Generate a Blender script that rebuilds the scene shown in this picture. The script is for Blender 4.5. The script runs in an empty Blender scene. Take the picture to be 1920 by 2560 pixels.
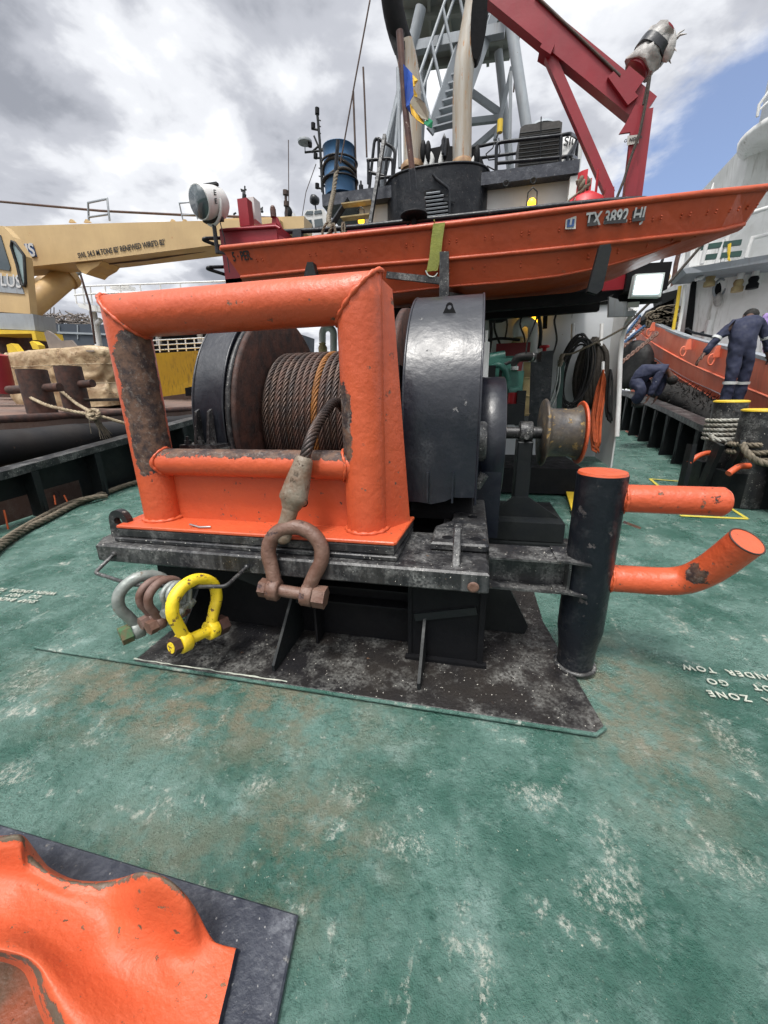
import bpy, bmesh, math, random
from mathutils import Vector, Matrix, noise as mn
S = bpy.context.scene
R_ = math.radians
random.seed(7)
PI = math.pi

# ---------------------------------------------------------------- camera
FPX, CH = 962.0, 1.7
pitch, yaw, roll = R_(17.0), R_(12.8), R_(-1.2)
fwd = Vector((-math.sin(yaw)*math.cos(pitch), math.cos(yaw)*math.cos(pitch), -math.sin(pitch)))
r0 = Vector((math.cos(yaw), math.sin(yaw), 0)); u0 = r0.cross(fwd)
Rv = r0*math.cos(roll) + u0*math.sin(roll); Uv = u0*math.cos(roll) - r0*math.sin(roll)
cam_d = bpy.data.cameras.new("camera"); cam = bpy.data.objects.new("camera", cam_d)
S.collection.objects.link(cam); S.camera = cam
cam.matrix_world = Matrix(((Rv.x, Uv.x, -fwd.x, 0), (Rv.y, Uv.y, -fwd.y, 0), (Rv.z, Uv.z, -fwd.z, CH), (0, 0, 0, 1)))
cam_d.sensor_fit = 'VERTICAL'; cam_d.sensor_height = 36.0; cam_d.lens = 36.0*FPX/2560.0
cam_d.clip_start = 0.05; cam_d.clip_end = 3000

# ---------------------------------------------------------------- light
SUN_EL, SUN_AZ = R_(68), R_(196)      # azimuth clockwise from +Y
sd = Vector((math.sin(SUN_AZ)*math.cos(SUN_EL), math.cos(SUN_AZ)*math.cos(SUN_EL), math.sin(SUN_EL)))
sl = bpy.data.lights.new("sun", 'SUN'); sl.energy = 2.0; sl.angle = R_(9); sl.color = (1, .96, .9)
so = bpy.data.objects.new("sun", sl); S.collection.objects.link(so)
so.rotation_euler = sd.to_track_quat('Z', 'Y').to_euler()
S.view_settings.view_transform = 'Standard'; S.view_settings.look = 'None'
S.view_settings.exposure = 0.46; S.view_settings.gamma = 1.0

W = bpy.data.worlds.new("World"); S.world = W; W.use_nodes = True
nt = W.node_tree; nt.nodes.clear(); N = nt.nodes; Lk = nt.links
def wn(t, **k):
    n = N.new(t)
    for a, b in k.items(): setattr(n, a, b)
    return n
def wmath(op, a, b=None, c=None, clamp=False):
    n = N.new('ShaderNodeMath'); n.operation = op; n.use_clamp = clamp
    for i, v in enumerate((a, b, c)):
        if v is None: continue
        if hasattr(v, 'links'): Lk.new(v, n.inputs[i])
        else: n.inputs[i].default_value = v
    return n.outputs[0]
sky = wn('ShaderNodeTexSky', sky_type='NISHITA', sun_disc=False, sun_elevation=SUN_EL, sun_rotation=SUN_AZ)
tc = wn('ShaderNodeTexCoord'); sep = wn('ShaderNodeSeparateXYZ'); Lk.new(tc.outputs['Generated'], sep.inputs[0])
zz = wmath('ADD', wmath('MAXIMUM', sep.outputs[2], 0.0), 0.22)
cmb = wn('ShaderNodeCombineXYZ'); Lk.new(wmath('DIVIDE', sep.outputs[0], zz), cmb.inputs[0]); Lk.new(wmath('DIVIDE', sep.outputs[1], zz), cmb.inputs[1])
def wnoise(scale, detail, rough, off, dist=0.0):
    mp = wn('ShaderNodeMapping'); mp.inputs['Location'].default_value = off; Lk.new(cmb.outputs[0], mp.inputs[0])
    n = wn('ShaderNodeTexNoise'); n.inputs['Scale'].default_value = scale; n.inputs['Detail'].default_value = detail
    n.inputs['Roughness'].default_value = rough; n.inputs['Distortion'].default_value = dist; Lk.new(mp.outputs[0], n.inputs[0]); return n.outputs[0]
def wramp(v, *stops):
    r = wn('ShaderNodeValToRGB'); r.color_ramp.interpolation = 'EASE'
    while len(r.color_ramp.elements) < len(stops): r.color_ramp.elements.new(.5)
    for e, (p_, c_) in zip(r.color_ramp.elements, stops):
        e.position = p_; e.color = (c_[0], c_[1], c_[2], 1) if isinstance(c_, tuple) else (c_, c_, c_, 1)
    Lk.new(v, r.inputs[0]); return r.outputs[0]
def wdot(d, lo, hi):
    n = wn('ShaderNodeVectorMath', operation='DOT_PRODUCT'); Lk.new(tc.outputs['Generated'], n.inputs[0]); n.inputs[1].default_value = d
    m = wn('ShaderNodeMapRange', interpolation_type='SMOOTHSTEP'); m.inputs[1].default_value = lo; m.inputs[2].default_value = hi
    Lk.new(n.outputs['Value'], m.inputs[0]); return m.outputs[0]
def dirpx(px, py): return tuple((fwd + Rv*((px-960)/FPX) + Uv*((1280-py)/FPX)).normalized())
shade = wnoise(1.5, 7, .52, (3.1, 1.7, 0), .25)
cov = wnoise(1.25, 9, .58, (9.3, 4.2, 2), .2)
fine = wnoise(4.5, 6, .55, (0.3, 2.2, 5), .3)
gap = wmath('MULTIPLY', wdot(dirpx(1720, 395), .978, .9992), .22)
gap2 = wmath('MULTIPLY', wdot(dirpx(200, 370), .985, .9995), .2)
covv = wmath('SUBTRACT', wmath('SUBTRACT', wmath('ADD', cov, wmath('MULTIPLY', fine, .12)), gap), gap2)
cm = wramp(covv, (.24, 0.0), (.36, 1.0))
sh2 = wmath('ADD', wmath('MULTIPLY', shade, .74), wmath('MULTIPLY', fine, .30))
sh3 = wmath('ADD', sh2, wmath('MULTIPLY', wdot(dirpx(300, 130), .85, .99), -.07))
cc = wramp(sh3, (.36, (2.6, 2.75, 3.15)), (.45, (4.3, 4.45, 4.9)), (.52, (6.6, 6.75, 7.1)), (.59, (9.0, 9.1, 9.3)))
mx = wn('ShaderNodeMix', data_type='RGBA'); Lk.new(cm, mx.inputs[0]); 
skm = wn('ShaderNodeMix', data_type='RGBA', blend_type='MULTIPLY'); skm.inputs[0].default_value = 1; Lk.new(sky.outputs[0], skm.inputs[6]); skm.inputs[7].default_value = (.95, 1.05, 1.3, 1)
skl = wn('ShaderNodeMix', data_type='RGBA'); skl.inputs[0].default_value = .22; Lk.new(skm.outputs[2], skl.inputs[6]); skl.inputs[7].default_value = (5, 5.4, 6, 1)
Lk.new(skl.outputs[2], mx.inputs[6]); Lk.new(cc, mx.inputs[7])
glow = wmath('MULTIPLY', wdot(tuple(sd), .80, 1.0), 30.0)     # thin bright cloud round the hidden sun
ad = wn('ShaderNodeMix', data_type='RGBA', blend_type='ADD'); ad.inputs[0].default_value = 1; Lk.new(mx.outputs[2], ad.inputs[6]); Lk.new(glow, ad.inputs[7])
bg = wn('ShaderNodeBackground'); bg.inputs[1].default_value = .1; Lk.new(ad.outputs[2], bg.inputs[0])
wo = wn('ShaderNodeOutputWorld'); Lk.new(bg.outputs[0], wo.inputs[0])

# ---------------------------------------------------------------- survey helper: where the sight line of a surveyed mark meets a real plane
def at(px, py, x=None, y=None, z=None):
    d = fwd + Rv*((px-960)/FPX) + Uv*((1280-py)/FPX)
    t = (z-CH)/d.z if z is not None else (y/d.y if y is not None else x/d.x)
    return Vector((0, 0, CH)) + d*t
def dz(y): return 0.05*max(0.0, y-4.0)          # deck sheer

# ---------------------------------------------------------------- materials
def mat(name, col, col2=None, nscale=3, rough=.5, bump=.25, bscale=40, chips=0.0, chipcol=(.06, .03, .02), chipscale=9,
        metal=0.0, wear=False, streak=0.0, streakcol=(.1, .05, .03), dust=0.0, dustcol=(.35, .34, .32), emit=0, spec=.5, lump=0.0, stretch=(1,1,1), specks=0.0, speckcol=(.6,.58,.52), wearcol=None):
    m = bpy.data.materials.new(name); m.use_nodes = True; t = m.node_tree; nd, lk = t.nodes, t.links
    b = nd['Principled BSDF']; tcn = nd.new('ShaderNodeTexCoord'); mp = nd.new('ShaderNodeMapping'); lk.new(tcn.outputs['Object'], mp.inputs[0]); mp.inputs['Scale'].default_value = stretch
    def nz(s, d=6, r=.6, vec=None, off=0):
        n = nd.new('ShaderNodeTexNoise'); n.inputs['Scale'].default_value = s; n.inputs['Detail'].default_value = d; n.inputs['Roughness'].default_value = r
        q = nd.new('ShaderNodeMapping'); q.inputs['Location'].default_value = (off, off*.7, -off); lk.new(vec or mp.outputs[0], q.inputs[0]); lk.new(q.outputs[0], n.inputs[0]); return n.outputs[0]
    def mr(v, a, c, lo=0.0, hi=1.0):
        n = nd.new('ShaderNodeMapRange'); n.inputs[1].default_value = a; n.inputs[2].default_value = c; n.inputs[3].default_value = lo; n.inputs[4].default_value = hi; lk.new(v, n.inputs[0]); return n.outputs[0]
    def mt(op, a, c):
        n = nd.new('ShaderNodeMath'); n.operation = op
        for i, v in enumerate((a, c)):
            if hasattr(v, 'links'): lk.new(v, n.inputs[i])
            else: n.inputs[i].default_value = v
        return n.outputs[0]
    def mix(f, a, c):
        n = nd.new('ShaderNodeMix'); n.data_type = 'RGBA'
        lk.new(f, n.inputs[0]) if hasattr(f, 'links') else setattr(n.inputs[0], 'default_value', f)
        for i, v in ((6, a), (7, c)):
            if hasattr(v, 'links'): lk.new(v, n.inputs[i])
            else: n.inputs[i].default_value = (*v, 1)
        return n.outputs[2]
    c2 = col2 or tuple(c*.72 for c in col)
    c = mix(mr(nz(nscale), .35, .65), col, c2)
    height = mt('ADD', mt('MULTIPLY', nz(bscale, 4), .6), mt('MULTIPLY', nz(bscale*.22, 3, .5, None, 3), .8))
    rg = mr(nz(nscale*2.3, 5, .6, None, 5), .3, .7, rough*.8, min(1, rough*1.25))
    if streak:
        q = nd.new('ShaderNodeMapping'); q.inputs['Scale'].default_value = (14, 14, .8); lk.new(tcn.outputs['Object'], q.inputs[0])
        f = mt('MULTIPLY', mr(nz(1.0, 5, .6, q.outputs[0]), .5, .72), mr(nz(1.3, 3, .5, None, 8), .4, .6, 0, streak)); c = mix(f, c, streakcol)
    if dust:
        f = mt('MULTIPLY', mr(nz(4.5, 8, .7, None, 11), .48, .68), dust); f = mt('MULTIPLY', f, mr(nz(60, 3, .6, None, 2), .35, .6)); c = mix(f, c, dustcol)
    if specks:
        f = mr(nz(70, 2, .5, None, 17), .74-.1*specks, .76-.1*specks); c = mix(f, c, speckcol)
    cf = None
    if chips: cf = mr(nz(chipscale, 9, .68, None, 21), .72-chips, .735-chips)
    if wear:
        a = nd.new('ShaderNodeAttribute'); a.attribute_name = 'wear'
        wv = mr(mt('ADD', a.outputs['Fac'], mt('MULTIPLY', mt('SUBTRACT', nz(15, 9, .75, None, 31), .5), 2.3)), .48, .52)
        rustc = mix(mr(nz(11, 9, .75, None, 4), .42, .58), wearcol or (.030, .018, .018), (.13, .07, .045)); rustc = mix(mr(nz(24, 8, .8, None, 40), .54, .62, 0, .6), rustc, (.22, .19, .17))
        c = mix(wv, c, rustc); cf2 = wv
        height = mt('SUBTRACT', height, mt('MULTIPLY', cf2, .8)); rg = mt('ADD', rg, mt('MULTIPLY', cf2, .25))
    if cf:
        cc_ = mix(mr(nz(30, 4, .6, None, 9), .4, .6), chipcol, tuple(v*1.9 for v in chipcol))
        c = mix(cf, c, cc_); height = mt('SUBTRACT', height, mt('MULTIPLY', cf, .6)); rg = mt('ADD', rg, mt('MULTIPLY', cf, .25))
    if lump: height = mt('ADD', height, mt('MULTIPLY', nz(6, 2, .5, None, 14), lump))
    bp = nd.new('ShaderNodeBump'); bp.inputs['Strength'].default_value = bump; bp.inputs['Distance'].default_value = .012; lk.new(height, bp.inputs['Height'])
    lk.new(bp.outputs[0], b.inputs['Normal']); lk.new(c, b.inputs['Base Color']); lk.new(rg, b.inputs['Roughness'])
    b.inputs['Metallic'].default_value = metal; b.inputs['Specular IOR Level'].default_value = spec
    if emit: b.inputs['Emission Color'].default_value = (*col, 1); b.inputs['Emission Strength'].default_value = emit
    return m
ORG = (.56, .098, .034)
M = {}
M['orange'] = mat('orange_paint', ORG, (.50, .082, .03), 2.2, .40, .55, 30, .075, (.10, .06, .04), 17, wear=True, lump=1.2, streak=.25, streakcol=(.45, .06, .02))
M['orange_plain'] = mat('orange_paint_plain', ORG, (.50, .082, .03), 2.2, .40, .5, 30, .09, (.09, .05, .035), 12, lump=.8)
M['orange_chip'] = mat('orange_paint_chipped', ORG, (.50, .08, .03), 2.2, .40, .7, 30, .09, (.09, .055, .035), 16, wear=True, lump=1.2)
M['orange_cast'] = mat('orange_casting', (.57, .094, .032), (.47, .078, .026), 2.5, .5, .5, 55, .085, (.09, .055, .03), 30, wear=True, wearcol=(.11, .09, .06), lump=.5)
M['boat'] = mat('orange_skiff_paint', (.50, .078, .022), (.40, .06, .018), 1.6, .45, .4, 24, .06, (.2, .05, .02), 12, streak=.35, streakcol=(.3, .06, .03), lump=3)
M['tug_orange'] = mat('sunbleached_orange', (.76, .21, .12), (.68, .14, .07), 1.3, .55, .3, 14, .05, (.25, .09, .05), 4, streak=.35, streakcol=(.35, .12, .07))
M['black'] = mat('black_gloss_paint', (.005, .007, .011), (.009, .011, .015), 3, .33, .6, 22, .10, (.045, .04, .04), 14, spec=.32, lump=1.2, dust=.22, dustcol=(.16, .16, .16))
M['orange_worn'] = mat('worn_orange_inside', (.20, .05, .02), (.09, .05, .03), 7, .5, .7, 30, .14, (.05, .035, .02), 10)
M['black_house'] = mat('black_housing_paint', (.005, .007, .015), (.010, .012, .018), 2, .33, .35, 22, .04, (.10, .10, .10), 9, spec=.6, lump=1.0, dust=.25, dustcol=(.12, .12, .13))
M['black_worn'] = mat('black_worn_paint', (.010, .011, .014), (.022, .021, .021), 5, .42, .55, 30, .06, (.09, .06, .04), 8, dust=.7, dustcol=(.28, .28, .27), streak=.5, streakcol=(.14, .14, .14), specks=.4)
M['black_flat'] = mat('black_flat_paint', (.007, .009, .011), (.012, .014, .014), 4, .5, .3, 30, .03, (.05, .03, .02), 8, spec=.3)
M['black_dark'] = mat('black_under_paint', (.004, .0045, .006), (.007, .007, .008), 4, .6, .3, 30, spec=.18)
M['navy_steel'] = mat('blue_black_plate', (.014, .018, .03), (.035, .04, .055), 14, .5, .6, 50, .08, (.10, .10, .10), 22, dust=.8, dustcol=(.16, .17, .19), specks=.15, speckcol=(.2, .2, .2))
M['doubler'] = mat('dark_doubler_plate', (.010, .010, .012), (.024, .021, .019), 1.6, .34, .7, 40, .05, (.09, .05, .03), 7, dust=.5, dustcol=(.34, .34, .32), specks=.25)
M['rust_dark'] = mat('dark_rust', (.022, .014, .013), (.075, .03, .02), 7, .7, .8, 20, .05, (.12, .045, .025), 10)
M['rust'] = mat('brown_rust', (.105, .048, .032), (.165, .095, .07), 9, .5, .7, 40, .12, (.05, .03, .03), 12, lump=.9, dust=.35, dustcol=(.24, .17, .14))
M['rust_pink'] = mat('pinkish_rust', (.19, .12, .10), (.10, .05, .035), 11, .6, .5, 50, .08, (.1, .06, .05), 15)
M['galv'] = mat('galvanised_steel', (.20, .225, .21), (.31, .33, .31), 14, .48, .5, 40, .09, (.13, .1, .07), 12, metal=.35)
M['galv_gold'] = mat('weathered_socket_steel', (.15, .085, .05), (.20, .17, .13), 10, .5, .8, 36, .12, (.07, .045, .03), 14, metal=.05, lump=1.5, dust=.5, dustcol=(.3, .27, .22))
M['yellow_chip'] = mat('yellow_paint_chipped', (.78, .58, .02), (.66, .47, .02), 5, .42, .5, 40, .135, (.09, .045, .02), 22)
M['yellow'] = mat('yellow_paint', (.72, .5, .03), (.6, .4, .03), 4, .5, .3, 20, .06, (.1, .05, .02), 8)
M['yellow_rust'] = mat('yellow_paint_over_rust', (.035, .032, .034), (.10, .075, .05), 7, .5, .6, 20, .13, (.20, .13, .05), 12, dust=.5, dustcol=(.2, .19, .17))
M['bolt_green'] = mat('green_bolt_paint', (.04, .14, .06), (.16, .08, .04), 18, .5, .4, 40)
M['wire'] = mat('greased_wire', (.050, .040, .038), (.095, .06, .045), 9, .42, .35, 90, metal=.5)
M['wire_rust'] = mat('rusted_wire', (.28, .11, .02), (.17, .07, .02), 12, .6, .4, 90, metal=.1)
M['wire_old'] = mat('brown_wire', (.11, .06, .045), (.06, .045, .04), 12, .5, .4, 90, metal=.35)
M['rope'] = mat('fibre_rope', (.20, .165, .12), (.10, .085, .06), 12, .85, .8, 120)
M['rope_pale'] = mat('pale_fibre_rope', (.42, .35, .24), (.22, .16, .10), 9, .85, .8, 120)
M['rope_dark'] = mat('dark_fibre_rope', (.035, .03, .025), (.06, .05, .04), 12, .85, .8, 120)
M['rope_white'] = mat('white_fibre_rope', (.42, .42, .38), (.24, .22, .18), 9, .85, .8, 120)
M['rope_orange'] = mat('orange_cord', (.62, .12, .03), (.45, .08, .02), 9, .6, .3, 120)
M['rope_blue'] = mat('blue_rope', (.04, .1, .2), (.03, .05, .1), 9, .85, .5, 120)
M['white'] = mat('white_paint', (.62, .62, .61), (.54, .54, .53), 2, .5, .2, 20, .01, (.2, .13, .08), 6, streak=.25, streakcol=(.35, .3, .25))
M['white_old'] = mat('stained_white_paint', (.80, .80, .79), (.64, .64, .62), 1.2, .6, .3, 14, .05, (.22, .2, .16), 4, streak=.8, streakcol=(.26, .24, .2))
M['grey_wall'] = mat('grey_white_wall', (.62, .64, .66), (.54, .56, .58), 1.5, .55, .2, 14, .02, (.2, .17, .14), 5)
M['grey'] = mat('grey_mast_paint', (.30, .33, .36), (.24, .26, .28), 1.5, .5, .2, 14, .03, (.12, .08, .05), 5, streak=.5, streakcol=(.15, .12, .1))
M['grey_under'] = mat('grey_green_underside', (.26, .27, .25), (.20, .21, .20), 1, .6, .2, 14)
M['pipe'] = mat('rust_stained_white_pipe', (.40, .39, .36), (.30, .24, .17), 1.6, .5, .2, 16, .13, (.26, .14, .07), 4, stretch=(4, 4, .5))
M['rust_band'] = mat('rusty_band', (.36, .24, .13), (.2, .1, .05), 8, .7, .4, 20)
M['red'] = mat('maroon_paint', (.26, .012, .022), (.21, .011, .02), 1.5, .42, .2, 20, .02, (.08, .04, .03), 6, streak=.2)
M['red_bright'] = mat('red_paint', (.5, .02, .03), (.4, .015, .02), 3, .4, .2, 20, .03)
M['cream'] = mat('cream_crane_paint', (.56, .40, .20), (.46, .32, .16), .8, .5, .2, 8, .07, (.3, .17, .08), 3, streak=.3, streakcol=(.4, .27, .14))
M['cream_dark'] = mat('cream_paint_grubby', (.54, .36, .15), (.44, .28, .12), 1.5, .55, .2, 8, .05, (.2, .1, .05), 4)
M['yellow_hull'] = mat('yellow_barge_paint', (.72, .42, .03), (.6, .33, .03), 1, .55, .2, 8, .04, (.12, .06, .03), 3, streak=1.0, streakcol=(.22, .12, .04))
M['barge_deck'] = mat('rusty_barge_deck', (.17, .10, .075), (.10, .07, .06), .8, .75, .5, 10, .10, (.07, .045, .04), 3, dust=.5, dustcol=(.3, .26, .22))
M['barge_hull'] = mat('barge_black_hull', (.010, .010, .012), (.025, .02, .018), 1.2, .7, .5, 8, .06, (.08, .05, .035), 3)
M['barge_far'] = mat('far_barge_slate_hull', (.035, .045, .065), (.05, .06, .075), .5, .6, .2, 4, .03, (.1, .07, .05), 1)
M['tarp'] = mat('dirty_tarp_painted_creases', (.50, .38, .23), (.27, .17, .09), 3.2, .45, 1.0, 9, .11, (.20, .13, .07), 4, lump=3, streak=.4, streakcol=(.2, .13, .07))  # dirt tones, plus streaks that paint the shade of creases into the colour
M['blue'] = mat('blue_drum_paint', (.035, .13, .27), (.025, .09, .2), 3, .45, .2, 14, .05, (.12, .08, .05), 7)
M['glass'] = mat('dark_glass', (.05, .07, .08), (.08, .1, .11), 1, .1, .02, 5, spec=.8)
M['glass_clear'] = mat('pale_glass', (.25, .33, .33), (.2, .27, .28), 1, .12, .02, 5, spec=.8)
M['rubber'] = mat('black_rubber', (.012, .012, .013), (.02, .02, .02), 6, .7, .5, 25)
M['fluff'] = mat('frayed_black_rope_fender', (.010, .010, .010), (.02, .018, .016), 10, .9, .8, 60)
M['engine_green'] = mat('green_engine_paint', (.04, .17, .13), (.03, .12, .10), 6, .45, .3, 30, .05)
M['grille'] = mat('dark_grille', (.03, .028, .026), (.05, .045, .04), 20, .6, .5, 80)
M['wood'] = mat('yellowish_plank', (.42, .34, .17), (.28, .2, .1), 6, .7, .4, 20)
M['wood_dark'] = mat('dark_varnished_wood', (.05, .02, .018), (.1, .045, .03), 9, .45, .3, 40, .07, (.3, .28, .25), 14)
M['navy'] = mat('navy_cloth', (.014, .018, .045), (.02, .025, .055), 5, .8, .6, 12, lump=2.5)
M['lilac'] = mat('lilac_cloth', (.42, .30, .62), (.36, .25, .55), 5, .8, .3, 12)
M['silver_tape'] = mat('reflective_tape', (.6, .62, .62), None, 5, .5, .1)
M['skin'] = mat('brown_skin', (.07, .032, .02), (.09, .04, .026), 9, .55, .1)
M['hair'] = mat('black_hair', (.008, .007, .006), None, 9, .8, .3)
M['strap'] = mat('olive_web_strap', (.32, .33, .07), (.24, .26, .06), 6, .8, .5, 60)
M['steel'] = mat('bright_steel', (.5, .5, .5), (.4, .4, .4), 9, .3, .1, metal=.8)
M['teal_door'] = mat('green_trim', (.02, .07, .055), (.02, .05, .045), 3, .5, .2)
M['flag_blue'] = mat('flag_blue_cloth', (.025, .09, .42), None, 5, .8, .2, 12)
M['flag_yellow'] = mat('flag_yellow_cloth', (.7, .42, .04), None, 5, .8, .2, 12)
M['flag_green'] = mat('flag_green_cloth', (.02, .28, .13), None, 5, .8, .2, 12)
M['flag_grey'] = mat('flag_faded_cloth', (.3, .28, .2), (.25,.22,.2), 5, .8, .2, 12)
M['wrap'] = mat('torn_plastic_wrap', (.45, .43, .41), (.26, .25, .24), 12, .5, .8, 30, lump=2)
M['tape'] = mat('black_tape', (.02, .022, .028), None, 6, .35, .3)
M['paint_white'] = mat('white_marking_paint', (.5, .5, .43), (.3, .34, .29), 20, .6, .1, 60)
M['paint_yellow'] = mat('yellow_marking_paint', (.6, .5, .06), (.45, .38, .06), 14, .6, .1, 60)
M['ink'] = mat('black_lettering', (.012, .012, .014), (.02, .02, .02), 9, .5, .1)
M['letter_white'] = mat('white_lettering', (.6, .6, .6), None, 9, .5, .1)
M['blue_sign'] = mat('blue_sign', (.02, .07, .22), (.018, .06, .18), 3, .5, .1)
M['pale_sign'] = mat('pale_sign', (.55, .54, .5), None, 3, .5, .1)
M['foliage'] = mat('tree_foliage', (.03, .07, .02), (.06, .11, .03), .6, .8, .5, 3)
M['scrap'] = mat('scrap_metal', (.14, .12, .11), (.24, .2, .17), 2, .7, .3, 10)
M['lamp_amber'] = mat('amber_lamp_glass', (1, .5, .02), (1, .42, .01), 5, .3, .05, emit=3.0)
M['flood'] = mat('floodlight_lens', (.85, .95, 1), (.85, .95, 1), 5, .3, .05, emit=2.2)
M['flood_rim'] = mat('pale_lamp_casing', (.72, .8, .78), (.65, .74, .72), 5, .35, .05)

def deck_material():
    m = bpy.data.materials.new('green_nonskid_deck'); m.use_nodes = True; t = m.node_tree; nd, lk = t.nodes, t.links
    b = nd['Principled BSDF']; tcn = nd.new('ShaderNodeTexCoord'); OC = tcn.outputs['Object']
    def mp(loc=(0, 0, 0), rot=0, sc=(1, 1, 1)):
        q = nd.new('ShaderNodeMapping'); q.inputs['Location'].default_value = loc; q.inputs['Rotation'].default_value = (0, 0, rot); q.inputs['Scale'].default_value = sc; lk.new(OC, q.inputs[0]); return q.outputs[0]
    def nz(s, d=6, r=.6, v=None, dist=0):
        n = nd.new('ShaderNodeTexNoise'); n.inputs['Scale'].default_value = s; n.inputs['Detail'].default_value = d; n.inputs['Roughness'].default_value = r; n.inputs['Distortion'].default_value = dist
        lk.new(v or OC, n.inputs[0]); return n.outputs[0]
    def mr(v, a, c, lo=0.0, hi=1.0):
        n = nd.new('ShaderNodeMapRange'); n.interpolation_type = 'SMOOTHSTEP'; n.inputs[1].default_value = a; n.inputs[2].default_value = c; n.inputs[3].default_value = lo; n.inputs[4].default_value = hi; lk.new(v, n.inputs[0]); return n.outputs[0]
    def mt(op, a, c):
        n = nd.new('ShaderNodeMath'); n.operation = op
        for i, v in enumerate((a, c)):
            if hasattr(v, 'links'): lk.new(v, n.inputs[i])
            else: n.inputs[i].default_value = v
        return n.outputs[0]
    def mix(f, a, c):
        n = nd.new('ShaderNodeMix'); n.data_type = 'RGBA'; lk.new(f, n.inputs[0])
        for i, v in ((6, a), (7, c)):
            if hasattr(v, 'links'): lk.new(v, n.inputs[i])
            else: n.inputs[i].default_value = (*v, 1)
        return n.outputs[2]
    def blob(x, y, rx, ry, k=1.0):
        q = nd.new('ShaderNodeMapping'); q.inputs['Location'].default_value = (-x/rx, -y/ry, 0); q.inputs['Scale'].default_value = (1/rx, 1/ry, 0); lk.new(OC, q.inputs[0])
        n = nd.new('ShaderNodeVectorMath'); n.operation = 'LENGTH'; lk.new(q.outputs[0], n.inputs[0]); return mr(n.outputs['Value'], .2, 1.1, k, 0)
    c = mix(mr(nz(1.7, 9, .66), .36, .64), (.030, .102, .076), (.115, .21, .178))
    c = mix(mr(nz(5, 6, .7, mp((4, 2, 0))), .5, .78), c, (.19, .29, .26))
    c = mix(mr(nz(26, 5, .7, mp((1, 2, 0))), .48, .72, 0, .7), c, (.014, .06, .045))
    # pale rubbed patches
    nzb = nz(14, 6, .65, mp((1, 1, 0)))
    for off, sc_, lo_, g_, k_, col_ in (((0, 0, 0), 3.4, .60, 30, .95, (.48, .49, .43)), ((5, 1, 0), 6.5, .60, 60, .85, (.42, .45, .40)), ((9, 7, 0), 10, .62, 85, .7, (.44, .46, .40))):
        pm = mr(nz(sc_, 7, .62, mp(off)), lo_, lo_+.09); gm = mr(nz(g_, 7, .8, mp(off, .5, (1, .7, 1))), .47, .56)
        c = mix(mt('MULTIPLY', mt('MULTIPLY', pm, gm), k_), c, col_)
    gm2 = mr(nz(46, 9, .85, mp((2, 5, 0), .4, (1, .7, 1))), .47, .60)
    for px_, py_, rx_, ry_ in ((440, 1830, .10, .07), (1540, 2150, .06, .20), (1500, 2230, .08, .07), (1817, 1851, .06, .17), (995, 2106, .13, .05), (1830, 2160, .16, .06), (70, 1700, .16, .12), (1340, 1990, .10, .06), (1760, 1430, .09, .25), (1700, 1560, .05, .16), (640, 1960, .07, .06), (880, 1990, .06, .05), (1640, 1360, .10, .12), (1180, 2380, .09, .03), (30, 1930, .12, .06)):
        q_ = at(px_, py_, z=0); c = mix(mt('MULTIPLY', mt('MULTIPLY', mr(mt('ADD', blob(q_.x, q_.y, rx_*1.7, ry_*1.7), mt('MULTIPLY', mt('SUBTRACT', nzb, .5), 2.0)), .25, 1.15), gm2), .85), c, (.46, .48, .42))
    sc2 = mt('MULTIPLY', mr(nz(1.6, 7, .62, mp((3, 3, 0), R_(-28), (3.4, .6, 1))), .62, .68), mr(nz(55, 6, .8), .5, .56)); c = mix(mt('MULTIPLY', sc2, .8), c, (.42, .44, .38))
    # tan grime and rust round the doubler
    gr = mt('MAXIMUM', mt('MAXIMUM', blob(-1.6, 1.6, 1.6, .55, 1), blob(.95, 2.0, .5, .9, .9)), mt('MAXIMUM', blob(-.6, 1.0, .5, .4, .7), blob(-1.0, .8, .7, .35, .5)))
    g2 = mt('MULTIPLY', gr, mr(nz(4.5, 8, .75, mp((3, 9, 0))), .40, .60))
    c = mix(mt('MULTIPLY', g2, .8), c, (.19, .155, .10))
    # flaked white specks
    fk = mt('MULTIPLY', mr(nz(75, 3, .55, mp((2, 1, 0))), .70, .72), mr(nz(3, 4, .6, mp((9, 0, 0))), .42, .6, .1, 1)); c = mix(fk, c, (.6, .6, .5))
    rs = mr(nz(38, 4, .6, mp((12, 5, 0))), .755, .77); c = mix(rs, c, (.32, .14, .06))
    dk = mr(nz(50, 4, .6, mp((22, 15, 0))), .72, .75); c = mix(dk, c, (.02, .035, .03))
    lk.new(c, b.inputs['Base Color'])
    h = mt('ADD', mt('MULTIPLY', nz(110, 5, .7), .9), mt('ADD', mt('MULTIPLY', nz(34, 5, .7), 1.5), mt('MULTIPLY', nz(4, 3, .5), 1.6)))
    h = mt('ADD', h, mt('MULTIPLY', fk, .5))
    bp = nd.new('ShaderNodeBump'); bp.inputs['Strength'].default_value = 1.0; bp.inputs['Distance'].default_value = .012; lk.new(h, bp.inputs['Height']); lk.new(bp.outputs[0], b.inputs['Normal'])
    lk.new(mr(nz(3.2, 7, .6, mp((6, 6, 0))), .38, .62, .20, .44), b.inputs['Roughness']); b.inputs['Specular IOR Level'].default_value = .6
    return m
M['deck'] = deck_material()
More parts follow.
